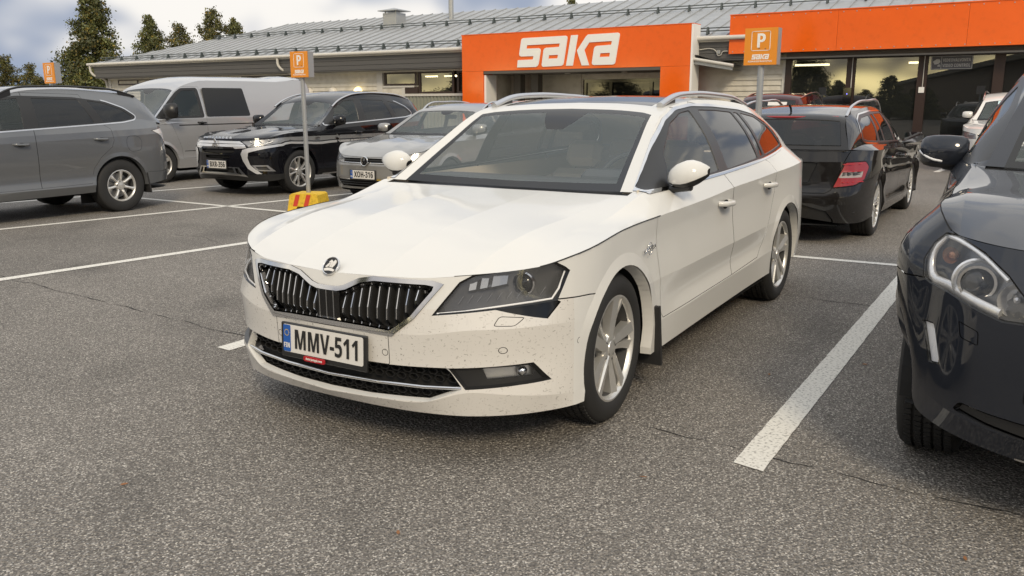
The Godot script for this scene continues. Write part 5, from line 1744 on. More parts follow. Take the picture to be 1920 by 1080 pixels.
func build_offroaders() -> void:
	var grey_paint := paint(Color(0.178, 0.185, 0.192), 0.55, 0.36)
	var car := thing("parked_car", "grey off-roader seen from its side, cut off by the left edge of the photo", "car", Vector3(-8.90, 0, -0.95), 0.0, "cars parked in front of the dealer")
	var P := offroader_net()
	var S := offroader_look(grey_paint)
	S.rails = PackedVector3Array([Vector3(-1.15, 0.665, 1.45), Vector3(-1.45, 0.65, 1.595), Vector3(-1.9, 0.64, 1.635), Vector3(-2.3, 0.635, 1.635), Vector3(-2.9, 0.615, 1.59), Vector3(-3.15, 0.605, 1.52)])
	S.rail_mat = M.trim
	var bk := func(c: Node3D, _n: Dictionary, A: Soup, gaps: Soup) -> void:
		var g := pts([-3.20, 1.062, -3.38, 1.088, -3.70, 1.095, -3.70, 0.86, -3.52, 0.845, -3.46, 0.90, -3.38, 0.98])
		var lamp := cut(A, SIDE, g, Vector3(-0.2, 1, 0), 0.05)
		var lip := flange_only(lamp, SIDE, g, 0.005, 0.005)
		gaps.add(lip)
		var red := cut(lamp, SIDE, pts([-3.40, 0.93, -3.47, 0.80, -3.8, 0.80, -3.8, 0.93]))
		for e in [1.0, -1.0]:
			var o := part("tail_lamp", lamp.inset(-0.003) if e > 0 else lamp.inset(-0.003).flipped(), M.lamp_clear, c)
			part("lower_lens", red.inset(-0.002) if e > 0 else red.inset(-0.002).flipped(), M.lamp_pink, o)
		gaps.add(ring_line(A, SIDE, rounded(pts([-2.79, 1.0, -2.96, 1.0, -3.02, 0.93, -2.99, 0.80, -2.82, 0.79, -2.77, 0.88]), 0.05), 0.004, Vector3(0, 1, 0)))
		gaps.add(slot(A, SIDE, pts([-3.06, 0.51, -3.3, 0.50, -3.52, 0.52]), 0.004, 0.006, Vector3(0, 1, 0), 0.2))
		gaps.add(slot(A, SIDE, pts([-3.46, 0.845, -3.50, 0.60]), 0.004, 0.01, Vector3(0, 1, 0), 0.1))
	P.tyre = 0.23; P.rim = 0.206
	dress(car, P, S, func(_c, _n, _a, _g): pass, bk)
	var flap := Soup.new()
	box(flap, Vector3(-2.67 - 0.40, 0.79, 0.36), Vector3(0.02, 0.20, 0.28), Basis(Vector3(0, 1, 0), 0.16))
	pair("mud_flap", flap, M.rubber, car)
	# the black one
	var black_paint := paint(Color(0.004, 0.004, 0.006), 0.0, 0.5)
	var c2 := thing("parked_car", "black off-roader with front plate BXR-356 and bright chrome nose", "car", Vector3(-8.58, 0, -6.58), 0.0, "cars parked in front of the dealer")
	var P2 := offroader_net()
	P2.wheel = "forks"; P2.rim = 0.240
	var S2 := offroader_look(black_paint)
	S2.rails = PackedVector3Array([Vector3(-0.98, 0.685, 1.37), Vector3(-1.12, 0.67, 1.455), Vector3(-1.45, 0.655, 1.565), Vector3(-1.9, 0.645, 1.605), Vector3(-2.3, 0.64, 1.605), Vector3(-2.9, 0.62, 1.555), Vector3(-3.15, 0.61, 1.49)])
	S2.rail_mat = M.satin
	S2.seats = M.cloth_light
	var fr := func(c: Node3D, N: Dictionary, A: Soup, gaps: Soup) -> void:
		var g := pts([0.553, 0.796, 0.462, 0.852, 0.521, 0.866, 0.80, 0.893, 0.905, 0.915, 0.90, 0.85, 0.879, 0.812, 0.824, 0.794, 0.605, 0.757])
		var l := lens(c, A, "headlight", g, 0.03, M.lamp_mid, Vector3(1, 0.6, 0))
		for i in 2:
			var s := Soup.new()
			for k in 3:
				var y := 0.62 + k * 0.085
				var p := [surface_at(l[2], Vector2(y - 0.03, 0.775 + 0.012 * k)), surface_at(l[2], Vector2(y + 0.035, 0.815 + 0.014 * k)), surface_at(l[2], Vector2(y - 0.005, 0.845 + 0.012 * k))]
				tube(s, PackedVector3Array([p[0] - Vector3(0.018, 0.01, 0), p[1] - Vector3(0.018, 0.01, 0), p[2] - Vector3(0.018, 0.01, 0)]), 0.013, 6)
			part("light_strip", s if i == 0 else s.flipped(), M.satin_white, l[i])
		var sh := pts([0.915, 0.915, 0.915, 0.84, 0.885, 0.772, 0.60, 0.680, 0.588, 0.60, 0.618, 0.495, 0.745, 0.352, 0.690, 0.353, 0.585, 0.435, 0.520, 0.55, 0.488, 0.66, 0.515, 0.722, 0.605, 0.752, 0.824, 0.789, 0.882, 0.808, 0.905, 0.85])
		inlay(c, A, "chrome_shield", sh, M.satin_white, 0.012, Vector3(1, 0.6, 0), FRONT, true)
		inlay(c, A, "grille_bar", pts([-0.01, 0.818, 0.46, 0.812, 0.54, 0.800, 0.455, 0.850, -0.01, 0.856]), M.satin_white, 0.008)
		inlay(c, A, "grille_bar", pts([-0.01, 0.768, 0.35, 0.762, 0.39, 0.738, 0.573, 0.749, 0.545, 0.795, 0.45, 0.806, -0.01, 0.806]), M.satin_white, 0.010)
		recess(c, A, "grille", pts([-0.01, 0.66, 0.36, 0.675, 0.38, 0.73, -0.01, 0.735]), 0.03, M.black)
		recess(c, A, "upper_slot", pts([-0.01, 0.585, 0.27, 0.59, 0.27, 0.632, -0.01, 0.635]), 0.03, M.black)
		var sk := pts([-0.01, 0.335, 0.40, 0.330, 0.568, 0.304, 0.44, 0.456, -0.01, 0.462])
		var ring := cut(A, FRONT, sk, Vector3(1, 0, 0), 0.1)
		var hole := cut(ring, FRONT, pts([-0.01, 0.372, 0.355, 0.368, 0.325, 0.440, -0.01, 0.446]))
		var hole2 := cut(ring, FRONT, pts([0.40, 0.362, 0.48, 0.345, 0.415, 0.440, 0.365, 0.441]))
		part("skid_frame", ring.inset(-0.006).both(), M.satin, c)
		part("lower_intake", hole.add(hole2).inset(0.03).both(), M.black, c)
		var fo := pts([0.640, 0.488, 0.795, 0.486, 0.850, 0.385, 0.70, 0.400])
		var fr2 := cut(A, FRONT, fo, Vector3(1, 0.5, 0), 0.1)
		var fh := cut(fr2, FRONT, grown(fo, -0.02))
		pair("fog_lamp_frame", fr2.inset(-0.006), M.satin, c)
		pair("fog_lamp", fh.inset(0.02), M.lamp_dark, c)
		# lower edges in black plastic
		inlay(c, A, "lower_bumper", pts([wrap_at(N, 0) - 0.1, 0.1, wrap_at(N, 6.2), 0.1, wrap_at(N, 6.2), 0.345, wrap_at(N, 0) - 0.1, 0.33]), M.trim, 0.0, Vector3(1, 0.6, 0), WRAP)
		inlay(c, A, "sill_trim", pts([-0.50, 0.27, -2.2, 0.28, -2.2, 0.305, -0.50, 0.295]), M.satin, 0.004, Vector3(0, 1, 0), SIDE, true)
	dress(c2, P2, S2, fr, func(_c, _n, _a, _g): pass)
	plate(c2, Vector3(0.945, 0, 0.492), 0.0, 1.0, "BXR-356", M.trim)
	# emblem of three rhombs, lettering along the bonnet edge
	var em := group_node(c2, "emblem")
	em.transform = Transform3D(Basis.IDENTITY, Vector3(0, 0.812, 0.945))
	for k in 3:
		var r := Soup.new()
		slab(r, pts([0, 0.004, 0.026, 0.045, 0, 0.086, -0.026, 0.045]), Transform3D(Basis(Vector3(0, 0, 1), TAU * k / 3.0), Vector3.ZERO), 0.01)
		raw("rhomb", r, M.chrome, em)
	for i in 9:
		var x := -0.30 + i * 0.075
		words("bonnet_letter", "OUTLANDER"[i], 0.030, 0.042, Transform3D(Basis(Vector3(1, 0, 0), -0.35).rotated(Vector3(0, 1, 0), 0.25 * x), Vector3(x, 0.905, 0.903 - 0.22 * x * x)), M.chrome, c2)
	for e in [1.0, -1.0]:
		var bd := Soup.new()
		slab(bd, pts([-0.045, -0.012, 0.045, -0.008, 0.05, 0.014, -0.05, 0.012]), Transform3D(Basis(Vector3(0, 0, -e), Vector3(0, 1, 0), Vector3(e, 0, 0)), Vector3(e * 0.905, 0.875, -0.38)), 0.006)
		raw("badge", bd, M.chrome, c2)

func build_silver_estate() -> void:
	var P := {"fo": 0.86, "wb": 2.63, "ro": 1.0, "hw": 0.895, "arch": 0.35, "R": 0.318, "rim": 0.21, "tyre": 0.215, "wheel": "five", "su": 4, "sv": 4,
		"nose": [[0, 0], [0.015, 0.25], [0.06, 0.45], [0.13, 0.62], [0.23, 0.74], [0.35, 0.83]], "tail": [[0.32, 0.80], [0.12, 0.60], [0.03, 0.32], [0, 0]],
		"rows": [
			[[0, 0.235, 0.05], [5, 0.22, 0.02], [6, 0.24, 0], [8, 0.22, 0.03], [13, 0.25, 0.03], [19, 0.3, 0.05]],
			[[0, 0.37, 0], [5, 0.38, 0], [8, 0.36, 0.01], [13, 0.40, 0.01], [19, 0.45, 0]],
			[[0, 0.50, 0], [5, 0.5, 0], [8, 0.46, 0.02], [13, 0.50, 0.02], [19, 0.6, 0]],
			[[0, 0.568, 0], [5, 0.55, 0], [8, 0.6, 0.006], [13, 0.64, 0.006], [19, 0.7, 0.02]],
			[[0, 0.62, 0.018], [5, 0.66, 0.02], [6, 0.72, 0.01], [8, 0.80, 0.02], [13, 0.86, 0.02], [19, 0.85, 0.05]],
			[[0, 0.682, 0.035], [2, 0.69, 0.045], [3, 0.71, 0.05], [4, 0.74, 0.05], [5, 0.775, 0.035], [6, 0.82, 0.015], [7, 0.87, 0.012], [8, 0.885, 0.01], [11, 0.92, 0.006], [13, 0.94, 0.006], [15, 0.96, 0.01], [19, 0.97, 0.1]]],
		"crease": [3],
		"belt": [[8, -0.50, 0.79, 0.955], [9, -0.85, 0.82, 0.965], [13, -2.2, 0.825, 1.0], [15, -3.0, 0.75, 1.04], [16, -3.3, 0.7, 1.0]],
		"rail": [[8, -0.52, 0.745, 0.96], [9, -0.85, 0.67, 1.14], [10, -1.17, 0.60, 1.30], [11, -1.5, 0.585, 1.375], [12, -1.9, 0.58, 1.40], [13, -2.2, 0.575, 1.395], [14, -2.63, 0.565, 1.37], [15, -3.1, 0.56, 1.29], [16, -3.4, 0.62, 1.0]],
		"centre": [[-0.62, 0.95], [-0.95, 1.15], [-1.23, 1.325], [-1.55, 1.405], [-1.9, 1.43], [-2.25, 1.43], [-2.65, 1.41], [-3.2, 1.33], [-3.5, 1.0]],
		"hood": [0.735, 0.835, 0.91, 0.95], "hcrease": [1], "hbump": [0, 0.006, 0, 0, 0, 0]}
	var silver := paint(Color(0.33, 0.325, 0.31), 0.6, 0.38)
	var car := thing("parked_car", "silver-beige estate car with front plate XOH-316, behind the white estate", "car", Vector3(-5.64, 0, -6.62), 0.0, "cars parked in front of the dealer")
	var S := {"paint": silver, "outline": pts([-0.56, 0.97, -1.4, 0.985, -2.2, 1.01, -2.9, 1.045, -2.95, 1.1, -2.6, 1.27, -2.0, 1.335, -1.5, 1.33, -1.2, 1.25, -0.9, 1.12]), "rear_glass": M.side_glass, "seats": M.cloth,
		"panes": [[pts([-0.74, 0.985, -1.38, 1.0, -1.42, 1.31, -1.25, 1.24, -0.92, 1.11]), M.side_glass], [pts([-1.5, 1.0, -2.15, 1.02, -2.08, 1.315, -1.52, 1.31]), M.side_glass], [pts([-2.25, 1.025, -2.85, 1.055, -2.58, 1.25, -2.18, 1.31]), M.side_glass]],
		"doors": [["front_door", pts([-0.42, 0.96, -0.42, 0.88, -0.46, 0.4, -1.45, 0.42, -1.42, 1.0])], ["rear_door", pts([-1.42, 1.0, -1.45, 0.42, -2.0, 0.44, -2.3, 0.75, -2.3, 1.0])]],
		"mirror": Vector3(-0.68, 0.77, 0.965), "mirror_size": Vector3(0.12, 0.20, 0.15), "rails": PackedVector3Array([Vector3(-1.28, 0.58, 1.32), Vector3(-1.42, 0.585, 1.40), Vector3(-1.9, 0.585, 1.445), Vector3(-2.6, 0.57, 1.42), Vector3(-2.9, 0.56, 1.36)]), "rail_mat": M.satin}
	var fr := func(c: Node3D, _n: Dictionary, A: Soup, _g: Soup) -> void:
		recess(c, A, "grille", pts([-0.01, 0.592, 0.405, 0.588, 0.455, 0.664, -0.01, 0.668]), 0.02, M.black)
		var gb := Soup.new()
		for k in 2:
			var l := PackedVector3Array()
			for i in 17:
				var y := lerpf(-0.41, 0.41, i / 16.0)
				l.append(Vector3(0.845 - 0.25 * y * y - (0.012 if k else 0.0), y, 0.600 if k == 0 else 0.634))
			var t := Soup.new()
			tube(t, l, 0.009 if k == 0 else 0.006, 6)
			part("grille_trim", t, M.chrome if k == 0 else M.trim, c)
		var l2 := lens(c, A, "headlight", pts([0.405, 0.584, 0.455, 0.664, 0.56, 0.698, 0.68, 0.735, 0.80, 0.78, 0.845, 0.79, 0.84, 0.70, 0.75, 0.618, 0.53, 0.597]), 0.04, M.lamp_mid, Vector3(1, 0.5, 0))
		for i in 2: projector(l2[i], Vector3(surface_at(l2[2], Vector2(0.56, 0.648)).x - 0.035, 0.55, 0.648), 0.032, 1.0 - 2.0 * i, M.chrome)
		inlay(c, A, "chrome_strip", pts([-0.01, 0.362, 0.55, 0.368, 0.60, 0.378, 0.55, 0.386, -0.01, 0.378]), M.chrome, 0.006)
		recess(c, A, "lower_intake", pts([-0.01, 0.262, 0.50, 0.262, 0.60, 0.36, -0.01, 0.356]), 0.025, M.black)
		for k in 2:
			var l := PackedVector3Array()
			for i in 17:
				var y := lerpf(-0.55, 0.55, i / 16.0)
				l.append(Vector3(0.845 - 0.26 * y * y, y, 0.295 + 0.032 * k))
			var t := Soup.new()
			tube(t, l, 0.007, 6)
			part("intake_slat", t, M.trim, c)
	dress(car, P, S, fr, func(_c, _n, _a, _g): pass)
	plate(car, Vector3(0.872, -0.03, 0.44), 0.0, 1.0, "XOH-316", M.trim)
	var em := group_node(car, "emblem")
	em.transform = Transform3D(Basis(Vector3(1, 0, 0), -0.1), Vector3(0.01, 0.625, 0.872))
	var s := Soup.new()
	lathe(s, [Vector2(0.068, -0.01), Vector2(0.068, 0.002), Vector2(0.063, 0.006), Vector2(0.057, 0.002), Vector2(0.056, -0.003)], 32, Vector3.ZERO, Vector3(0, 0, 1))
	raw("emblem_ring", s, M.chrome, em)
	s = Soup.new()
	slab(s, disc(Vector2.ZERO, 0.057, 28), Transform3D(Basis.IDENTITY, Vector3(0, 0, -0.003)), 0.004)
	raw("emblem_disc", s, M.gloss_black, em)
	s = Soup.new()
	var t0 := Transform3D(Basis.IDENTITY, Vector3(0, 0, 0.002))
	for e in [1.0, -1.0]:
		slab(s, pts([e * 0.016, 0.053, e * 0.028, 0.049, e * 0.005, 0.004, 0, 0.004, 0, 0.020]), t0, 0.004)
		slab(s, pts([e * 0.050, 0.026, e * 0.056, 0.014, e * 0.030, -0.050, e * 0.022, -0.050, e * 0.0, -0.006, 0, -0.012, e * 0.02, -0.036, e * 0.026, -0.034]), t0, 0.004)
	raw("emblem_letters", s, M.chrome, em)

func build_van() -> void:
	var P := {"fo": 0.88, "wb": 3.0, "ro": 1.05, "hw": 0.95, "arch": 0.37, "R": 0.335, "rim": 0.21, "tyre": 0.215, "wheel": "five", "su": 3, "sv": 3, "cols": [0.16, 0.32, 0.48, 0.78], "bulge": 0.012,
		"nose": [[0, 0], [0.02, 0.3], [0.07, 0.55], [0.17, 0.74], [0.30, 0.86], [0.42, 0.91]], "tail": [[0.16, 0.90], [0.04, 0.74], [0.01, 0.4], [0, 0]], "tuck": 0.01,
		"rows": [
			[[0, 0.25, 0.05], [6, 0.26, 0.0], [8, 0.25, 0.02], [13, 0.26, 0.02], [19, 0.32, 0.02]],
			[[0, 0.42, 0], [8, 0.42, 0.0], [13, 0.42, 0.0], [19, 0.44, 0.0]],
			[[0, 0.55, 0], [8, 0.50, 0.008], [13, 0.50, 0.008], [19, 0.55, 0.01]],
			[[0, 0.70, 0.01], [8, 0.72, 0.0], [13, 0.72, 0.0], [19, 0.75, 0.01]],
			[[0, 0.80, 0.03], [8, 0.98, 0.002], [13, 1.0, 0.002], [19, 1.0, 0.01]],
			[[0, 0.93, 0.08], [3, 0.95, 0.08], [5, 0.98, 0.05], [6, 1.03, 0.02], [8, 1.075, 0.008], [13, 1.085, 0.006], [19, 1.09, 0.02]]],
		"crease": [1],
		"belt": [[8, 0.08, 0.90, 1.13], [9, -0.55, 0.932, 1.15], [11, -1.2, 0.935, 1.16], [13, -2.57, 0.935, 1.16], [15, -3.4, 0.93, 1.16], [16, -3.86, 0.89, 1.15]],
		"rail": [[8, 0.06, 0.86, 1.135], [9, -0.25, 0.815, 1.42], [10, -0.52, 0.78, 1.68], [11, -0.9, 0.77, 1.82], [12, -1.6, 0.775, 1.86], [13, -2.2, 0.775, 1.865], [14, -3.0, 0.77, 1.865], [15, -3.88, 0.76, 1.85], [16, -3.98, 0.84, 1.15]],
		"centre": [[-0.02, 1.13], [-0.33, 1.45], [-0.60, 1.74], [-0.95, 1.90], [-1.6, 1.95], [-2.2, 1.96], [-3.0, 1.96], [-3.95, 1.92], [-4.04, 1.15]], "crown": 2.6,
		"hood": [0.98, 1.04, 1.09, 1.12]}
	var silver := paint(Color(0.46, 0.465, 0.475), 0.5, 0.38)
	var car := thing("parked_van", "silver panel van with a dark side window behind the grey off-roader", "van", Vector3(-12.12, 0, -6.58), 0.0, "cars parked in front of the dealer")
	var S := {"paint": silver, "outline": pts([0.0, 1.17, -0.99, 1.185, -0.955, 1.70, -0.62, 1.69, -0.50, 1.62]), "strip": 0.02,
		"panes": [[pts([-0.12, 1.195, -0.95, 1.205, -0.915, 1.67, -0.64, 1.665, -0.52, 1.585]), M.side_glass]],
		"doors": [["front_door", pts([0.12, 1.13, -0.25, 1.09, -0.44, 0.62, -0.46, 0.43, -1.05, 0.43, -1.05, 1.16, -1.005, 1.74, -0.55, 1.74]), Vector3(-0.93, 0.945, 1.075)]],
		"mirror": Vector3(-0.16, 0.92, 1.16), "mirror_mat": M.trim, "mirror_size": Vector3(0.17, 0.24, 0.27), "handle_mat": M.trim, "rear_glass": M.tinted, "cabin": false}
	var bk := func(c: Node3D, _n: Dictionary, A: Soup, gaps: Soup) -> void:
		gaps.add(slot(A, SIDE, pts([-0.42, 1.035, -3.8, 1.045]), 0.02, 0.008, Vector3(0, 1, 0), 0.3))
		gaps.add(slot(A, SIDE, pts([-0.5, 0.56, -3.8, 0.56]), 0.012, 0.006, Vector3(0, 1, 0), 0.3))
	var N := dress(car, P, S, func(_c, _n, _a, _g): pass, bk)
	# the big fixed side window lies proud of the body
	for e in [1.0, -1.0]:
		var w := Soup.new()
		var g := rounded(pts([-1.06, 1.185, -2.12, 1.19, -2.03, 1.725, -1.05, 1.72]), 0.04)
		var idx := Geometry2D.triangulate_polygon(g)
		var lifted := []
		for v in g: lifted.append(Vector3(v.x, lerpf(0.945, 0.832, (v.y - 1.16) / 0.58) , v.y))
		for i in range(0, idx.size(), 3): oriented(w, [lifted[idx[i]], lifted[idx[i + 1]], lifted[idx[i + 2]], lifted[idx[i + 2]]], Vector3(0, 1, 0.2))
		part("side_window", w if e > 0 else w.flipped(), M.gloss_black, car)
	cabin(car, {"belt": [Vector3(0.05, 0.9, 1.13), Vector3(-0.3, 0.9, 1.15), N.belt[2], Vector3(-1, 0.9, 1.16)]}, P, M.cloth, M.cloth)

func build_far_cars() -> void:
	# white off-roader facing the camera in front of the showroom, dark red one nosed up to the windows
	var white := paint(Color(0.70, 0.69, 0.66), 0.0, 0.4)
	var P := offroader_net()
	P.su = 3; P.sv = 3; P.wheel = "five"
	var S := offroader_look(white)
	S.rails = PackedVector3Array([Vector3(-1.2, 0.655, 1.47), Vector3(-1.45, 0.65, 1.60), Vector3(-2.3, 0.635, 1.64), Vector3(-3.1, 0.605, 1.53)])
	S.rail_mat = M.satin
	S.mirror_mat = white
	S.mirror = Vector3(-0.84, 0.76, 1.07)
	var fr := func(c: Node3D, _n: Dictionary, A: Soup, _g: Soup) -> void:
		recess(c, A, "grille", pts([-0.01, 0.66, 0.50, 0.67, 0.60, 0.80, -0.01, 0.81]), 0.02, M.black, Vector3(1, 0, 0), M.chrome)
		lens(c, A, "headlight", pts([0.60, 0.70, 0.62, 0.80, 0.90, 0.86, 0.90, 0.76, 0.80, 0.70]), 0.04, M.lamp_mid, Vector3(1, 0.5, 0))
		recess(c, A, "lower_intake", pts([-0.01, 0.32, 0.55, 0.34, 0.60, 0.48, -0.01, 0.46]), 0.03, M.black)
	var car := thing("parked_car", "white off-roader facing the camera in front of the showroom windows", "car", Vector3(1.90, 0, -17.0), 0.0, "cars parked in front of the dealer")
	dress(car, P, S, fr, func(_c, _n, _a, _g): pass)
	plate(car, Vector3(0.945, 0, 0.56), 0.0, 1.0, "", M.trim)
	var st := group_node(car, "window_sticker")
	st.transform = Transform3D(Basis(Vector3(1, 0, 0), -0.85), Vector3(0, 1.415, -1.025))
	var s := Soup.new()
	bx(s, -0.36, 0.36, -0.055, 0.055, -0.004, 0.0)
	raw("sticker_sheet", s, mat(Color(0.55, 0.72, 0.74), 0.5), st)
	var red := paint(Color(0.045, 0.005, 0.007), 0.0, 0.4)
	var P2 := offroader_net()
	P2.su = 3; P2.sv = 3; P2.wheel = "five"
	var S2 := offroader_look(red)
	S2.rails = PackedVector3Array([Vector3(-1.2, 0.655, 1.47), Vector3(-1.45, 0.65, 1.59), Vector3(-2.3, 0.635, 1.63), Vector3(-3.1, 0.605, 1.52)])
	S2.rail_mat = M.satin
	var bk := func(c: Node3D, _n: Dictionary, A: Soup, _g: Soup) -> void:
		inlay(c, A, "tail_lamp", pts([0.55, 0.85, 0.60, 1.05, 0.9, 1.09, 0.9, 0.90]), M.red_lens, 0.004, Vector3(-1, 0.4, 0), FRONT, true)
	var c2 := thing("parked_car", "dark red off-roader at the showroom, roof above the black estate", "car", Vector3(-2.72, 0, -19.0), PI, "cars parked in front of the dealer")
	dress(c2, P2, S2, func(_c, _n, _a, _g): pass, bk)
	var st2 := Soup.new()
	box(st2, Vector3(-3.50, -0.22, 1.40), Vector3(0.01, 0.40, 0.085), Basis(Vector3(0, 1, 0), 0.55))
	part("window_sticker", st2, M.plate_white, c2)

# ------------------------------------------------------------------ ground and markings
func coloured(verts: PackedVector3Array, cols: PackedColorArray, norms: PackedVector3Array, m: Material, called: String, parent: Node = self) -> MeshInstance3D:
	var arr := []
	arr.resize(Mesh.ARRAY_MAX)
	arr[Mesh.ARRAY_VERTEX] = verts
	arr[Mesh.ARRAY_NORMAL] = norms
	arr[Mesh.ARRAY_COLOR] = cols
	var am := ArrayMesh.new()
	am.add_surface_from_arrays(Mesh.PRIMITIVE_TRIANGLES, arr)
	return put(called, am, m, parent)

func build_ground() -> void:
	var st := noisy(31, 0.26, 1, FastNoiseLite.TYPE_CELLULAR)
	st.cellular_return_type = FastNoiseLite.RETURN_CELL_VALUE
	st.cellular_jitter = 1.0
	st.domain_warp_enabled = true
	st.domain_warp_amplitude = 6.0
	st.domain_warp_frequency = 0.09
	M.asphalt = mat(Color.WHITE, 0.85)
	M.asphalt.albedo_texture = noise_tex(st, 2048, [[0.0, Color(0.090, 0.082, 0.073)], [0.30, Color(0.135, 0.124, 0.110)], [0.48, Color(0.215, 0.199, 0.178)], [0.62, Color(0.160, 0.147, 0.131)], [0.74, Color(0.32, 0.297, 0.266)], [0.84, Color(0.215, 0.192, 0.167)], [0.93, Color(0.48, 0.45, 0.40)], [1.0, Color(0.62, 0.585, 0.525)]])
	(M.asphalt.albedo_texture as NoiseTexture2D).seamless_blend_skirt = 0.012
	var bp := noisy(32, 0.17, 2, FastNoiseLite.TYPE_CELLULAR)
	bp.cellular_return_type = FastNoiseLite.RETURN_DISTANCE
	M.asphalt.normal_enabled = true
	M.asphalt.normal_texture = noise_tex(bp, 1024, [], true, 5.0)
	M.asphalt.normal_scale = 0.8
	triplanar(M.asphalt, 1.0 / 2.7)
	M.asphalt.vertex_color_use_as_albedo = true
	var xs := PackedFloat32Array([-400, -120, -60]); var zs := PackedFloat32Array([-400, -120, -50])
	var x := -42.0
	while x < 14.0:
		xs.append(x); x += 0.28 if x > -14.0 and x < 6.0 else 1.2
	xs.append_array([20, 60, 400])
	var z := -30.0
	while z < 8.0:
		zs.append(z); z += 0.28 if z > -12.0 else 1.0
	zs.append_array([16, 40, 120, 400])
	var blot := noisy(41, 0.16, 5); var wear := noisy(43, 0.9, 3)
	var vs := PackedVector3Array(); var cs := PackedColorArray(); var ns := PackedVector3Array()
	var grid := []
	for a in xs:
		var col := PackedFloat32Array()
		for b in zs:
			var v := 1.0 + 0.30 * blot.get_noise_2d(a, b) + 0.16 * wear.get_noise_2d(a, b) - 0.28 * smoothstep(0.30, 0.62, wear.get_noise_2d(a * 1.3 + 40.0, b * 1.3))
			# the driving lane in front of the bays and the wheel tracks are paler, oil darkens the middle of the bays
			col.append(v)
		grid.append(col)
	for i in xs.size() - 1:
		for j in zs.size() - 1:
			for k in [[0, 0], [1, 0], [1, 1], [0, 0], [1, 1], [0, 1]]:
				vs.append(Vector3(xs[i + k[0]], 0, zs[j + k[1]]))
				var g: float = grid[i + k[0]][j + k[1]]
				cs.append(Color(g, g, g))
				ns.append(Vector3.UP)
	ground_kind(coloured(vs, cs, ns, M.asphalt, "ground"), "grey asphalt car park with pale aggregate")
	M.line_paint = mat(Color.WHITE, 0.8)
	M.line_paint.albedo_texture = noise_tex(noisy(51, 0.05, 4), 1024, [[0.0, Color(0.22, 0.205, 0.18)], [0.24, Color(0.40, 0.38, 0.35)], [0.34, Color(0.68, 0.66, 0.60)], [0.7, Color(0.78, 0.76, 0.70)], [1.0, Color(0.70, 0.68, 0.62)]])
	triplanar(M.line_paint, 0.9)
	var rng := RandomNumberGenerator.new()
	rng.seed = 4
	# bay lines, given by their two ends (x, z)
	for l in [[1.562, 0.215, 1.575, -4.70, 0.125], [-1.555, 0.155, -1.53, -4.70, 0.115], [-4.82, 0.25, -4.28, -4.72, 0.115], [-8.05, 0.3, -6.55, -9.6, 0.11], [-10.9, -1.0, -9.35, -9.6, 0.11], [4.70, 0.2, 4.72, -4.70, 0.12],
			[1.60, -4.73, -4.3, -4.66, 0.10], [-4.3, -4.66, -13.5, -4.82, 0.10], [4.8, -4.74, 1.66, -4.73, 0.10], [-2.1, -4.78, -2.15, -9.6, 0.1], [1.72, -4.8, 1.75, -9.6, 0.1], [0.62, -16.4, 0.85, -20.0, 0.12], [3.4, -16.4, 3.5, -20.0, 0.12]]:
		var a := Vector2(l[0], l[1]); var b := Vector2(l[2], l[3])
		var n := maxi(int(a.distance_to(b) / 0.06), 2)
		var d := (b - a).normalized(); var sd := Vector2(-d.y, d.x)
		var s := Soup.new()
		var L := []; var R := []
		for i in n + 1:
			var p := a.lerp(b, float(i) / n)
			var e1: float = l[4] * 0.5 + rng.randf_range(-0.0018, 0.0018); var e2: float = l[4] * 0.5 + rng.randf_range(-0.0018, 0.0018)
			var u := p + sd * e1; var v := p - sd * e2
			if i == 0:
				u -= d * rng.randf_range(-0.02, 0.02); v -= d * rng.randf_range(-0.03, 0.03)
			L.append(Vector3(u.x, 0.004, u.y)); R.append(Vector3(v.x, 0.004, v.y))
		for i in n: oriented(s, [L[i], L[i + 1], R[i + 1], R[i]], Vector3.UP)
		ground_kind(raw("painted_line", s, M.line_paint), "white painted bay line on the asphalt")
	# seams and cracks in the surface
	M.crack = mat(grey(0.022), 0.95)
	for c in [[-9.0, -0.55, 7.0, 0.40, 0.010, 0.05], [-5.9, -2.7, -2.0, -2.0, 0.008, 0.10], [0.9, -3.0, 5.0, -2.75, 0.009, 0.04], [-6.8, 0.85, -4.3, -0.2, 0.006, 0.10]]:
		var s := Soup.new()
		var n := int(Vector2(c[0], c[1]).distance_to(Vector2(c[2], c[3])) / 0.05)
		var wob := noisy(int(c[0] * 10.0) + 200, 1.4, 4)
		var last := []
		for i in n + 1:
			var t := float(i) / n
			var p := Vector2(lerpf(c[0], c[2], t), lerpf(c[1], c[3], t) + wob.get_noise_1d(t * n * 0.05) * c[5] * 1.4)
			var w: float = c[4] * clampf(0.55 + wob.get_noise_1d(300.0 + t * n * 0.12) * 1.6, 0.0, 1.3) * 0.5
			var q := [Vector3(p.x, 0.002, p.y - w), Vector3(p.x, 0.002, p.y + w)]
			if i: oriented(s, [last[0], q[0], q[1], last[1]], Vector3.UP)
			last = q
		ground_kind(raw("asphalt_crack", s, M.crack), "dark crack running across the asphalt")
	# fallen leaves
	M.leaf_brown = mat(Color(0.26, 0.12, 0.05), 0.8)
	var spots := [[2.62, 0.98], [2.35, 0.55], [1.25, 0.52], [1.32, -1.0], [1.72, -1.45], [0.72, 1.35], [-2.2, -1.4], [1.9, 1.25], [-0.4, 1.6], [-3.4, -3.2]]
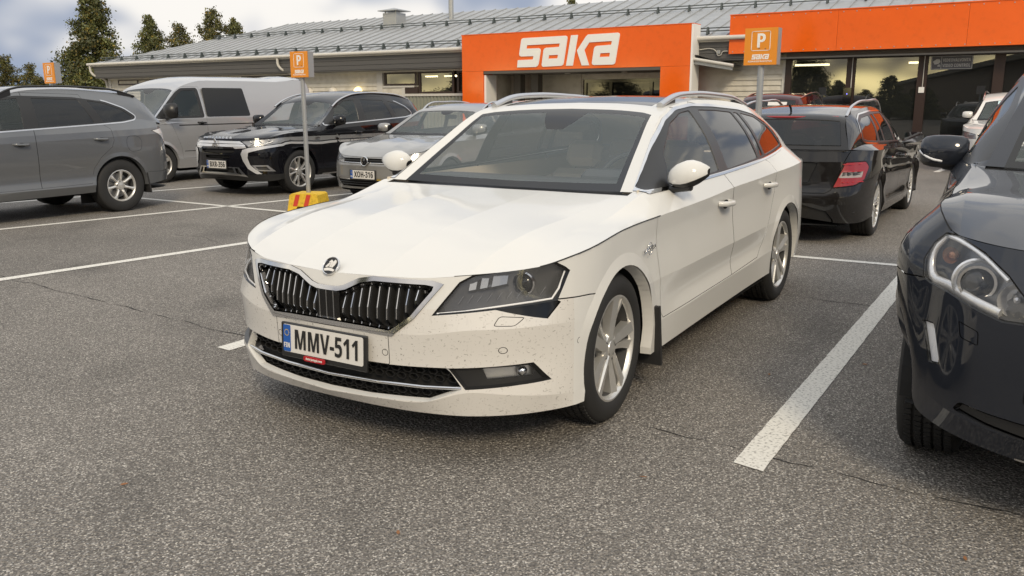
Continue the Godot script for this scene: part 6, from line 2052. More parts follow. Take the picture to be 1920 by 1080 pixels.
	for i in spots.size():
		var s := Soup.new()
		var g := pts([-0.014, 0, -0.006, 0.006, 0.004, 0.006, 0.016, 0.0, 0.004, -0.006, -0.008, -0.005])
		var t := Transform3D(Basis(Vector3(1, 0, 0), -PI / 2 + 0.2).rotated(Vector3.UP, i * 1.7), Vector3(spots[i][0], 0.009, spots[i][1]))
		slab(s, g, t, 0.001)
		tag(raw("fallen_leaf", s, M.leaf_brown), ["small brown leaf on the asphalt in front of the blue car, nearest the camera", "brown leaf on the asphalt below the right bay line's end", "brown leaf near the white estate's left front wheel", "brown leaf beside the left end of the short bay line", "brown leaf lowest at the left of the photo", "brown leaf below the white estate's front plate", "brown leaf between the left bay lines", "brown leaf right of the thick bay line's end", "brown leaf beside the thick bay line, near the blue car's tyre", "brown leaf near the crossing of the far bay lines"][i], "leaf", "fallen leaves on the asphalt")

# ------------------------------------------------------------------ building
func bx(s: Soup, x0: float, x1: float, y0: float, y1: float, z0: float, z1: float) -> Soup:
	return box(s, Vector3((x0 + x1) * 0.5, (y0 + y1) * 0.5, (z0 + z1) * 0.5), Vector3(x1 - x0, y1 - y0, z1 - z0))

func solid(called: String, m: Material, parent: Node, x0: float, x1: float, y0: float, y1: float, z0: float, z1: float) -> MeshInstance3D:
	return raw(called, bx(Soup.new(), x0, x1, y0, y1, z0, z1), m, parent)

const LOGO_S := [-1.532, 0.364, -1.510, 0.408, -1.456, 0.427, -0.009, 0.439, 0.042, 0.421, 0.057, 0.372, -0.061, -0.347, -0.085, -0.391, -0.142, -0.416, -0.758, -0.431, -0.796, -0.414, -0.812, -0.364, -0.751, 0.052, -0.720, 0.100, -0.657, 0.119, -0.221, 0.131, -0.201, 0.226, -1.326, 0.214, -1.348, 0.116, -0.920, 0.116, -0.867, 0.096, -0.846, 0.046, -0.918, -0.343, -0.949, -0.396, -1.013, -0.430, -1.678, -0.429, -1.651, -0.213, -1.121, -0.207, -1.096, -0.110, -1.531, -0.111, -1.586, -0.088, -1.603, -0.037]
const LOGO_I := [0.173, 0.442, 0.404, 0.444, 0.247, -0.420, 0.018, -0.419]
const LOGO_K := [0.381, 0.014, 0.664, 0.391, 0.733, 0.442, 1.671, 0.453, 1.723, 0.434, 1.739, 0.388, 1.616, -0.356, 1.598, -0.398, 1.541, -0.422, 0.937, -0.421, 0.887, -0.402, 0.867, -0.362, 0.928, 0.039, 0.956, 0.089, 1.014, 0.113, 1.475, 0.130, 1.496, 0.231, 0.776, 0.219, 0.618, 0.007, 0.779, -0.424, 0.539, -0.423, 0.382, -0.020]
const LOGO_EYES := [[-0.581, -0.199, -0.561, -0.101, -0.255, -0.096, -0.273, -0.197], [1.113, -0.199, 1.136, -0.096, 1.440, -0.092, 1.424, -0.198]]

func logo(parent: Node, place: Transform3D, deep: float, m: Material) -> void:
	for g in [LOGO_S, LOGO_I, LOGO_K]:
		var s := Soup.new()
		var out := pts(g)
		var eye := PackedVector2Array()
		for e in LOGO_EYES:
			if Geometry2D.is_point_in_polygon((pts(e)[0] + pts(e)[2]) * 0.5, out): eye = pts(e)
		if eye.size() == 0: slab(s, out, place, deep)
		else:
			# the letter in two halves that meet at its eye
			var x := (eye[0].x + eye[2].x) * 0.5
			for half in [pts([-9, -9, x, -9, x, 9, -9, 9]), pts([x, -9, 9, -9, 9, 9, x, 9])]:
				for piece in Geometry2D.intersect_polygons(out, half):
					for q in Geometry2D.clip_polygons(piece, eye): slab(s, q, place, deep)
		raw("letter", s, m, parent)

func build_place() -> void:
	M.cream = mat(Color.WHITE, 0.6)
	M.cream.albedo_texture = noise_tex(noisy(61, 0.01, 4), 512, [[0.0, Color(0.52, 0.485, 0.40)], [0.5, Color(0.64, 0.605, 0.52)], [1.0, Color(0.68, 0.65, 0.57)]])
	triplanar(M.cream, 0.5)
	M.white_wood = mat(Color(0.60, 0.58, 0.53), 0.5)
	M.band = mat(Color(0.10, 0.098, 0.095), 0.6)
	M.brown = mat(Color(0.035, 0.018, 0.013), 0.45)
	M.grey_beam = mat(Color(0.10, 0.09, 0.075), 0.5)
	M.orange = mat(Color(0.86, 0.128, 0.005), 0.45)
	M.orange.metallic_specular = 0.2
	M.orange.albedo_texture = noise_tex(noisy(64, 0.02, 5), 512, [[0.0, grey(0.90)], [0.4, grey(0.98)], [1.0, grey(1.0)]])
	M.orange.clearcoat_enabled = true
	M.orange.clearcoat = 0.7
	M.orange.clearcoat_roughness = 0.07
	M.orange.normal_enabled = true
	M.orange.normal_texture = noise_tex(noisy(66, 0.006, 2), 256, [], true, 3.0)
	M.orange.normal_scale = 0.5
	triplanar(M.orange, 0.4)
	M.sign_orange = mat(Color(0.80, 0.285, 0.02), 0.4)
	M.sign_white = mat(Color(0.86, 0.85, 0.81), 0.4)
	M.roof_metal = mat(Color(0.44, 0.455, 0.46), 0.45, 0.3)
	M.roof_metal.albedo_texture = noise_tex(noisy(68, 0.012, 4), 512, [[0.0, grey(0.72)], [1.0, grey(1.0)]])
	triplanar(M.roof_metal, 0.35)
	M.roof_seam = mat(Color(0.38, 0.39, 0.40), 0.5, 0.3)
	M.guard = mat(Color(0.075, 0.09, 0.09), 0.6, 0.2)
	M.green_panel = mat(Color(0.235, 0.245, 0.20), 0.55)
	M.galvanised = mat(Color(0.42, 0.43, 0.43), 0.42, 0.55)
	M.concrete = mat(Color(0.30, 0.29, 0.27), 0.9)
	M.dark_room = mat(Color(0.05, 0.042, 0.036), 0.8)
	M.shop_glass = pane(Color(0.02, 0.022, 0.022), 0.80)
	M.shop_glass.metallic_specular = 0.75
	M.shop_glass.clearcoat_enabled = true
	M.shop_glass.clearcoat = 1.0
	M.shop_glass.clearcoat_roughness = 0.0
	M.tube_light = glow(Color(1.0, 0.93, 0.72), 9.0)
	M.lamp_lit = glow(Color(1.0, 0.88, 0.55), 1.6)
	M.lamp_off = mat(Color(0.72, 0.69, 0.62), 0.4)
	build_dealer()
	build_signs()
	build_trees()

func roof_y(z: float) -> float:
	return 3.16 + 0.30 * (-20.0 - z)

func build_dealer() -> void:
	var b := thing("dealer_building", "long low dealer building with grey metal roof, cream boards and orange fascia", "building")
	# shell: thick walls round one dark room, front split where the windows are
	var shell := Soup.new()
	bx(shell, -33.6, -24.98, 0, 2.62, -20.95, -20.65)
	bx(shell, -22.1, -17.66, 0, 2.62, -20.95, -20.65)
	bx(shell, -24.98, -22.1, 0, 1.95, -20.95, -20.65)
	bx(shell, -17.66, -16.2, 0, 2.04, -20.95, -20.65)
	bx(shell, -16.2, -13.9, 0, 1.74, -20.95, -20.65)
	bx(shell, -33.6, 13.0, 2.52, 3.0, -20.95, -20.64)
	bx(shell, -13.9, -12.9, 0, 2.52, -21.45, -20.65)
	bx(shell, -12.9, -10.2, 0, 2.52, -21.75, -21.45)
	bx(shell, -10.2, -7.3, 2.16, 2.52, -21.75, -21.45)
	bx(shell, -7.3, -6.3, 0, 2.52, -21.75, -20.95)
	bx(shell, -6.3, -3.56, 0, 2.52, -20.95, -20.65)
	bx(shell, -3.56, 13.0, 0, 0.42, -20.85, -20.6)
	bx(shell, -33.6, -33.3, 0, 3.0, -32.0, -20.95)
	bx(shell, 12.7, 13.0, 0, 3.0, -32.0, -20.95)
	bx(shell, -33.6, 13.0, 0, 3.0, -32.3, -32.0)
	raw("wall", shell, M.cream, b)
	var room := Soup.new()
	bx(room, -33.3, 12.7, 2.72, 2.78, -31.95, -20.97)
	bx(room, -33.3, 12.7, 0.01, 0.05, -31.95, -20.97)
	bx(room, -33.3, 12.7, 0.05, 2.72, -28.05, -28.0)
	raw("room_lining", room, M.dark_room, b)
	# boards of the front wall, lapped
	for seg in [[-33.6, -25.06, -20.64], [-22.02, -17.95, -20.64], [-13.3, -12.9, -20.63], [-12.86, -10.25, -21.44], [-6.26, -3.72, -20.64]]:
		var y := 0.30
		var mesh: ArrayMesh = null
		while y < 2.50:
			if mesh == null:
				var s := Soup.new()
				var h: float = 0.148
				var x0: float = seg[0]; var x1: float = seg[1]; var z: float = seg[2]
				s.quad(Vector3(x0, 0, z + 0.042), Vector3(x1, 0, z + 0.042), Vector3(x1, h, z + 0.006), Vector3(x0, h, z + 0.006))
				s.quad(Vector3(x0, 0, z), Vector3(x1, 0, z), Vector3(x1, 0, z + 0.042), Vector3(x0, 0, z + 0.042))
				s.quad(Vector3(x0, 0, z), Vector3(x0, 0, z + 0.042), Vector3(x0, h, z + 0.006), Vector3(x0, h, z))
				s.quad(Vector3(x1, 0, z + 0.042), Vector3(x1, 0, z), Vector3(x1, h, z), Vector3(x1, h, z + 0.006))
				mesh = meshed(s, true)
			var o := put("siding_board", mesh, M.cream, b)
			o.position.y = y
			y += 0.145
	# white trims, corner posts
	for t in [[-33.7, -33.5, 0.2, 2.62], [-29.3, -29.15, 0.2, 2.55], [-25.12, -24.98, 0.2, 2.55], [-22.14, -22.02, 0.2, 2.55], [-17.98, -17.72, 0.2, 2.55], [-16.86, -16.72, 0.2, 1.98], [-3.74, -3.58, 0.2, 2.56]]:
		solid("trim_board", M.white_wood, b, t[0], t[1], t[2], t[3], -20.66, -20.585)
	solid("trim_board", M.white_wood, b, -33.6, -13.62, 2.50, 2.58, -20.66, -20.59)
	solid("trim_board", M.white_wood, b, -17.70, -16.30, 1.98, 2.04, -20.68, -20.57)
	solid("wall_panel", M.cream, b, -17.72, -16.86, 0.2, 1.975, -20.66, -20.61)
	solid("window_sill", M.white_wood, b, -16.72, -13.62, 1.68, 1.76, -20.68, -20.56)
	solid("infill_panel", M.brown, b, -16.72, -16.16, 1.77, 2.0, -20.66, -20.60)
	var corr := Soup.new()
	var x := -16.70
	while x < -13.66:
		var q := [Vector2(x, -20.63), Vector2(x + 0.045, -20.59), Vector2(x + 0.105, -20.59), Vector2(x + 0.15, -20.63)]
		for i in 3: oriented(corr, [Vector3(q[i].x, 0.15, q[i].y), Vector3(q[i + 1].x, 0.15, q[i + 1].y), Vector3(q[i + 1].x, 1.675, q[i + 1].y), Vector3(q[i].x, 1.675, q[i].y)], Vector3(0.2 * (1 - i), 0, 1))
		x += 0.15
	raw("corrugated_panel", corr, M.green_panel, b).set_meta("kind", "stuff")
	# small windows
	for w in [[-24.98, -22.14, 1.95, 2.50, 1], [-17.66, -16.2, 2.05, 2.50, 0], [-16.12, -14.62, 1.77, 2.50, 0], [-14.5, -13.62, 1.77, 2.50, 0], [-33.0, -30.2, 2.25, 2.5, 1]]:
		var f := Soup.new()
		var z0 := -20.68; var z1 := -20.60
		bx(f, w[0], w[1], w[2], w[2] + 0.06, z0, z1)
		bx(f, w[0], w[1], w[3] - 0.06, w[3], z0, z1)
		bx(f, w[0], w[0] + 0.08, w[2] + 0.06, w[3] - 0.06, z0, z1)
		bx(f, w[1] - 0.08, w[1], w[2] + 0.06, w[3] - 0.06, z0, z1)
		if w[4]: bx(f, (w[0] + w[1]) * 0.5 - 0.05, (w[0] + w[1]) * 0.5 + 0.05, w[2] + 0.06, w[3] - 0.06, z0, z1)
		var o := raw("window", f, M.brown, b)
		var g := Soup.new()
		g.quad(Vector3(w[0] + 0.08, w[2] + 0.06, -20.64), Vector3(w[1] - 0.08, w[2] + 0.06, -20.64), Vector3(w[1] - 0.08, w[3] - 0.06, -20.64), Vector3(w[0] + 0.08, w[3] - 0.06, -20.64))
		raw("pane", g, M.shop_glass, o)
	# dark boards under the eaves, gutter, downpipes
	for i in 3:
		var y0 := 2.60 + i * 0.155
		for seg in [[-33.9, -13.6], [-5.95, -4.6]]: solid("eaves_board", M.band, b, seg[0], seg[1], y0 + 0.004, y0 + 0.150, -20.22 - (0.012 if i % 2 else 0.0), -20.10 + 0.012 * i)
	solid("eaves_soffit", M.band, b, -33.9, 13.0, 2.56, 2.60, -20.64, -20.12)
	solid("gutter_board", M.white_wood, b, -34.1, -13.55, 3.055, 3.115, -20.16, -20.02)
	solid("gutter_board", M.white_wood, b, -5.95, -4.6, 3.055, 3.115, -20.16, -20.02)
	var gut := Soup.new()
	tube(gut, PackedVector3Array([Vector3(-34.15, 3.15, -19.96), Vector3(-13.55, 3.15, -19.96)]), 0.06, 10)
	raw("gutter", gut, M.white_wood, b)
	gut = Soup.new()
	tube(gut, PackedVector3Array([Vector3(-5.95, 3.15, -19.96), Vector3(-4.6, 3.15, -19.96)]), 0.06, 10)
	raw("gutter", gut, M.white_wood, b)
	for px in [-33.75, -22.0]:
		var dp := Soup.new()
		tube(dp, smooth_line(PackedVector3Array([Vector3(px - 0.25, 3.12, -19.98), Vector3(px - 0.25, 2.85, -20.0), Vector3(px - 0.16, 2.7, -20.06), Vector3(px, 2.48, -20.5), Vector3(px, 2.3, -20.55), Vector3(px, 0.1, -20.55)]), 3), 0.05, 8)
		raw("downpipe", dp, M.white_wood, b)
	# roof: hipped at the left end, standing seams, snow guards
	var r := Soup.new()
	var ez := -20.0; var rz := -26.4; var hx := -28.0
	oriented(r, [Vector3(-34.2, roof_y(ez), ez), Vector3(14, roof_y(ez), ez), Vector3(14, roof_y(rz), rz), Vector3(hx, roof_y(rz), rz)], Vector3(0, 1, 0.3))
	oriented(r, [Vector3(-34.2, roof_y(ez), ez), Vector3(hx, roof_y(rz), rz), Vector3(hx, roof_y(rz), rz), Vector3(-34.2, roof_y(ez), -32.8)], Vector3(-0.3, 1, 0))
	oriented(r, [Vector3(-34.2, roof_y(ez), -32.8), Vector3(14, roof_y(ez), -32.8), Vector3(14, roof_y(rz), rz), Vector3(hx, roof_y(rz), rz)], Vector3(0, 1, -0.3))
	bx(r, -34.2, 14, 3.12, 3.152, ez - 0.10, ez - 0.03)
	var roof := raw("roof", r, M.roof_metal, b)
	var sx := -33.8
	while sx < 9.0:
		var top_z: float = rz if sx > hx else lerpf(ez, rz, (sx + 34.2) / (hx + 34.2))
		var s := Soup.new()
		var a := Vector3(sx, roof_y(ez) + 0.012, ez); var e := Vector3(sx, roof_y(top_z) + 0.012, top_z)
		var q := Vector3(0.011, 0, 0); var u := Vector3(0, 0.024, 0)
		s.quad(a - q + u, e - q + u, e + q + u, a + q + u)
		s.quad(a - q - u, e - q - u, e - q + u, a - q + u)
		s.quad(a + q + u, e + q + u, e + q - u, a + q - u)
		raw("roof_seam", s, M.roof_seam, roof)
		sx += 0.52
	for gline in [[0.42, -33.7, 9.0], [3.75, -30.2, 9.0]]:
		var gz: float = ez - gline[0]
		var gy := roof_y(gz)
		for k in 2:
			var s := Soup.new()
			tube(s, PackedVector3Array([Vector3(gline[1], gy + 0.09 + k * 0.08, gz), Vector3(gline[2], gy + 0.09 + k * 0.08, gz)]), 0.016, 6)
			raw("snow_guard_rail", s, M.guard, roof)
		var bxx: float = gline[1] + 0.3
		while bxx < gline[2]:
			var s := Soup.new()
			slab(s, pts([0.09, -0.03, -0.13, -0.06, -0.13, -0.04, -0.015, 0.17, 0.02, 0.17]), Transform3D(Basis(Vector3(0, 0, 1), Vector3(0, 1, 0), Vector3(-1, 0, 0)), Vector3(bxx, gy + 0.03, gz)), 0.05)
			raw("snow_guard_bracket", s, M.guard, roof)
			bxx += 1.06
	# vent and pipe on the roof
	var v := Soup.new()
	bx(v, -20.95, -20.25, 4.2, 5.02, -25.2, -24.6)
	var vo := raw("roof_vent", v, M.galvanised, b)
	v = Soup.new()
	for k in 4:
		var a := [[-21.1, -25.35], [-20.1, -25.35], [-20.1, -24.45], [-21.1, -24.45]]
		var p: Array = a[k]; var q: Array = a[(k + 1) % 4]
		oriented(v, [Vector3(p[0], 5.12, p[1]), Vector3(q[0], 5.12, q[1]), Vector3(-20.6, 5.24, -24.9), Vector3(-20.6, 5.24, -24.9)], Vector3.UP)
	bx(v, -21.1, -20.1, 5.09, 5.118, -25.35, -24.45)
	bx(v, -20.9, -20.86, 5.0, 5.1, -24.7, -24.66)
	bx(v, -20.34, -20.30, 5.0, 5.1, -24.7, -24.66)
	raw("vent_cap", v, M.galvanised, vo)
	v = Soup.new()
	lathe(v, [Vector2(0.10, 0), Vector2(0.10, 0.95), Vector2(0.085, 0.95), Vector2(0.085, 0.5)], 16, Vector3(-17.9, 4.55, -25.1))
	raw("flue_pipe", v, M.galvanised, b)
	# orange portal
	var pf := group_node(b, "entrance_portal")
	var z0 := -20.15; var z1 := -19.6
	solid("portal_beam", M.orange, pf, -13.58, -5.99, 2.42, 3.52, z0, z1)
	solid("portal_leg", M.orange, pf, -13.58, -12.78, 0, 2.415, z0, z1)
	solid("portal_leg", M.orange, pf, -6.85, -5.99, 0, 2.415, z0, z1)
	solid("portal_edge", M.sign_white, pf, -5.985, -5.93, 0, 3.525, z0, z1 + 0.004)
	solid("portal_edge", M.sign_white, pf, -12.775, -12.70, 0, 2.30, z0 - 0.1, z1 - 0.05)
	solid("portal_soffit", M.grey_beam, pf, -12.77, -6.86, 2.33, 2.414, -21.42, z1 - 0.01)
	solid("portal_cap", M.orange, pf, -13.6, -5.93, 3.524, 3.545, z0 - 0.01, z1 + 0.01)
	logo(pf, Transform3D(Basis.IDENTITY, Vector3(-9.84, 2.93, z1 + 0.022)), 0.02, M.sign_white)
	for i in 2:
		var sp := Soup.new()
		lathe(sp, [Vector2(0.09, 0), Vector2(0.09, -0.02), Vector2(0, -0.022)], 16, Vector3(-10.2 + 1.9 * i, 2.33, -20.4))
		raw("downlight", sp, M.lamp_off, pf)
	# entrance behind the portal
	for px in [-12.2, -11.55]: solid("post", M.grey_beam, b, px - 0.13, px + 0.13, 0, 2.33, -21.0, -20.7)
	var df := Soup.new()
	bx(df, -10.2, -7.3, 2.06, 2.16, -21.6, -21.5)
	for px in [-10.2, -9.3, -7.95, -7.4]: bx(df, px, px + 0.1, 0, 2.06, -21.6, -21.5)
	var d0 := raw("door_frame", df, M.gloss_black, b)
	var dg := Soup.new()
	dg.quad(Vector3(-10.1, 0.05, -21.55), Vector3(-7.4, 0.05, -21.55), Vector3(-7.4, 2.06, -21.55), Vector3(-10.1, 2.06, -21.55))
	raw("pane", dg, M.tinted, d0)
	# side canopy between the portal and the showroom
	var cn := Soup.new()
	oriented(cn, [Vector3(-5.93, 2.72, -19.75), Vector3(-4.85, 2.42, -19.75), Vector3(-4.85, 2.42, -20.62), Vector3(-5.93, 2.72, -20.62)], Vector3.UP)
	oriented(cn, [Vector3(-5.93, 2.45, -19.75), Vector3(-4.85, 2.28, -19.75), Vector3(-4.85, 2.28, -20.62), Vector3(-5.93, 2.45, -20.62)], Vector3.DOWN)
	var co := raw("side_canopy", cn, M.band, b)
	cn = Soup.new()
	oriented(cn, [Vector3(-5.93, 2.47, -19.74), Vector3(-4.85, 2.28, -19.74), Vector3(-4.85, 2.42, -19.74), Vector3(-5.93, 2.62, -19.74)], Vector3.BACK)
	raw("canopy_board", cn, M.galvanised, co)
	cn = Soup.new()
	tube(cn, PackedVector3Array([Vector3(-5.93, 2.60, -19.70), Vector3(-4.82, 2.40, -19.70)]), 0.045, 8)
	raw("canopy_gutter", cn, M.white_wood, co)
	cn = Soup.new()
	tube(cn, smooth_line(PackedVector3Array([Vector3(-5.9, 2.86, -20.05), Vector3(-5.5, 2.86, -20.05), Vector3(-5.42, 2.80, -20.05), Vector3(-5.38, 2.70, -20.05), Vector3(-5.3, 2.70, -20.05), Vector3(-5.24, 2.79, -20.05), Vector3(-5.1, 2.80, -20.05)]), 3), 0.012, 6)
	raw("cable", cn, M.white_wood, b)
	solid("junction_box", M.galvanised, b, -5.40, -5.31, 2.74, 2.83, -20.09, -20.03)
	# showroom front: orange fascia, posts, panes
	for sg in [[-5.06, -2.285], [-2.28, 0.655], [0.66, 3.9], [3.905, 7.1], [7.105, 10.4]]: solid("fascia_panel", M.orange, b, sg[0], sg[1], 2.72, 3.71, -20.4, -20.0)
	var riv := Soup.new()
	var rx := -4.95
	while rx < 10.2:
		for ry in [3.66, 2.77]: bx(riv, rx - 0.012, rx + 0.012, ry - 0.012, ry + 0.012, -20.0, -19.992)
		rx += 0.31
	raw("fascia_rivets", riv, M.roof_seam, b).set_meta("kind", "stuff")
	solid("fascia_lip", M.orange, b, -5.07, 10.4, 3.713, 3.74, -20.4, -19.985)
	solid("window_head", M.grey_beam, b, -3.58, 12.7, 2.60, 2.72, -20.72, -20.30)
	solid("plinth", M.concrete, b, -3.56, 12.7, 0.0, 0.44, -20.62, -20.52)
	var posts := [[-3.66, -3.50], [-2.09, -1.88], [-0.40, -0.18], [1.26, 1.49], [2.95, 3.15], [4.6, 4.8], [6.3, 6.5], [8.0, 8.2]]
	for p in posts: solid("window_post", M.brown, b, p[0], p[1], 0.445, 2.598, -20.70, -20.56)
	for i in posts.size() - 1:
		var g := Soup.new()
		var x0: float = posts[i][1]; var x1: float = posts[i + 1][0]
		g.quad(Vector3(x0, 0.5, -20.62), Vector3(x1, 0.5, -20.62), Vector3(x1, 2.55, -20.62), Vector3(x0, 2.55, -20.62))
		var fr := Soup.new()
		bx(fr, x0, x1, 0.445, 0.50, -20.66, -20.58)
		bx(fr, x0, x1, 2.55, 2.598, -20.66, -20.58)
		var fo := raw("shop_window", fr, M.brown, b)
		raw("pane", g, M.shop_glass, fo)
	# fittings on the posts
	solid("charger_box", M.gloss_black, b, -2.12, -1.92, 1.42, 1.80, -20.555, -20.47)
	solid("indicator_light", glow(Color(0.05, 0.15, 1.0), 2.0), b, -2.03, -2.01, 1.63, 1.66, -20.469, -20.464)
	solid("switch_box", M.sign_white, b, -0.34, -0.21, 1.66, 1.80, -20.555, -20.53)
	var cd := Soup.new()
	tube(cd, PackedVector3Array([Vector3(-1.95, 1.8, -20.545), Vector3(-1.95, 2.59, -20.545)]), 0.012, 6)
	tube(cd, PackedVector3Array([Vector3(-0.26, 1.8, -20.545), Vector3(-0.26, 2.59, -20.545)]), 0.010, 6)
	raw("conduit", cd, M.white_wood, b)
	# video control notice in the third window
	var n := group_node(b, "notice")
	n.position = Vector3(0.34, 2.38, -20.60)
	var s := Soup.new()
	slab(s, rounded(pts([-0.46, -0.165, 0.46, -0.165, 0.46, 0.165, -0.46, 0.165]), 0.02), Transform3D.IDENTITY, 0.004)
	raw("notice_sheet", s, mat(Color(0.10, 0.10, 0.115), 0.5), n)
	s = Soup.new()
	for e in [[-0.45, 0.45, 0.145, 0.155], [-0.45, 0.45, -0.155, -0.145], [-0.45, -0.44, -0.145, 0.145], [0.44, 0.45, -0.145, 0.145], [-0.235, -0.225, -0.145, 0.145]]: bx(s, e[0], e[1], e[2], e[3], 0.0, 0.003)
	var grey_ink := mat(Color(0.50, 0.50, 0.49), 0.5)
	raw("notice_border", s, grey_ink, n)
	words("notice_text", "VIDEOVALVONTA", 0.075, 0.61, Transform3D(Basis.IDENTITY, Vector3(0.105, 0.058, 0.001)), grey_ink, n)
	words("notice_text", "VIDEO CONTROL", 0.075, 0.61, Transform3D(Basis.IDENTITY, Vector3(0.105, -0.07, 0.001)), grey_ink, n)
	s = Soup.new()
	slab(s, pts([-0.42, 0.03, -0.34, 0.09, -0.27, 0.08, -0.25, 0.02, -0.30, -0.03, -0.38, -0.04]), Transform3D(Basis.IDENTITY, Vector3(0, 0, 0.002)), 0.002)
	bx(s, -0.31, -0.25, -0.09, -0.06, 0.0, 0.003)
	bx(s, -0.285, -0.27, -0.06, -0.03, 0.0, 0.003)
	raw("camera_symbol", s, grey_ink, n)
	# lamps inside, each with its light
	for l in [[-3.2, 2.42, -21.6, 0.9], [-0.7, 2.44, -22.2, 0.25], [-16.6, 2.36, -22.0, 0.5], [-15.75, 2.36, -22.0, 0.5], [-14.75, 2.36, -22.0, 0.5], [-23.9, 2.40, -22.2, 0.6], [5.0, 2.44, -23.0, 0.9]]:
		solid("tube_lamp", M.tube_light, b, l[0] - l[3] * 0.5, l[0] + l[3] * 0.5, l[1], l[1] + 0.05, l[2] - 0.05, l[2] + 0.05)
		var ol := OmniLight3D.new()
		ol.name = numbered(b, "tube_light")
		ol.light_color = Color(1.0, 0.93, 0.75)
		ol.light_energy = 0.12
		ol.light_size = 0.08
		ol.omni_range = 14.0
		ol.omni_attenuation = 2.0
		ol.shadow_enabled = true
		ol.position = Vector3(l[0], l[1] - 0.12, l[2])
		b.add_child(ol)
	# lamps on the boards of the front wall
	for i in 3:
		var wl := Soup.new()
		var at := Vector3(-21.3 + 1.22 * i, 1.86, -20.60)
		lathe(wl, [Vector2(0.17, 0.0), Vector2(0.165, 0.06), Vector2(0.13, 0.12), Vector2(0.07, 0.155), Vector2(0.0, 0.165)], 20, at, Vector3(0, 0, 1))
		raw("wall_lamp", wl, M.lamp_lit if i == 2 else M.lamp_off, b)
		if i == 2:
			var ol := OmniLight3D.new()
			ol.name = "wall_light"
			ol.light_color = Color(1.0, 0.88, 0.55)
			ol.light_energy = 0.06
			ol.light_size = 0.1
			ol.omni_range = 6.0
			ol.omni_attenuation = 2.0
			ol.shadow_enabled = true
			ol.position = at + Vector3(0, 0, 0.22)
			b.add_child(ol)
	# the neighbouring hall across the car park, which the windows mirror
	var hall := thing("neighbour_hall", "dark brown flat-roofed hall across the car park, mirrored in the windows", "building", Vector3(1.6, 0, 20.0), -0.224)
	solid("wall", mat(Color(0.05, 0.022, 0.018), 0.7), hall, 0.0, 26.0, 0, 4.2, 0, 90)
	solid("roof", M.band, hall, -0.6, 26.6, 4.205, 4.6, -0.6, 90.6)

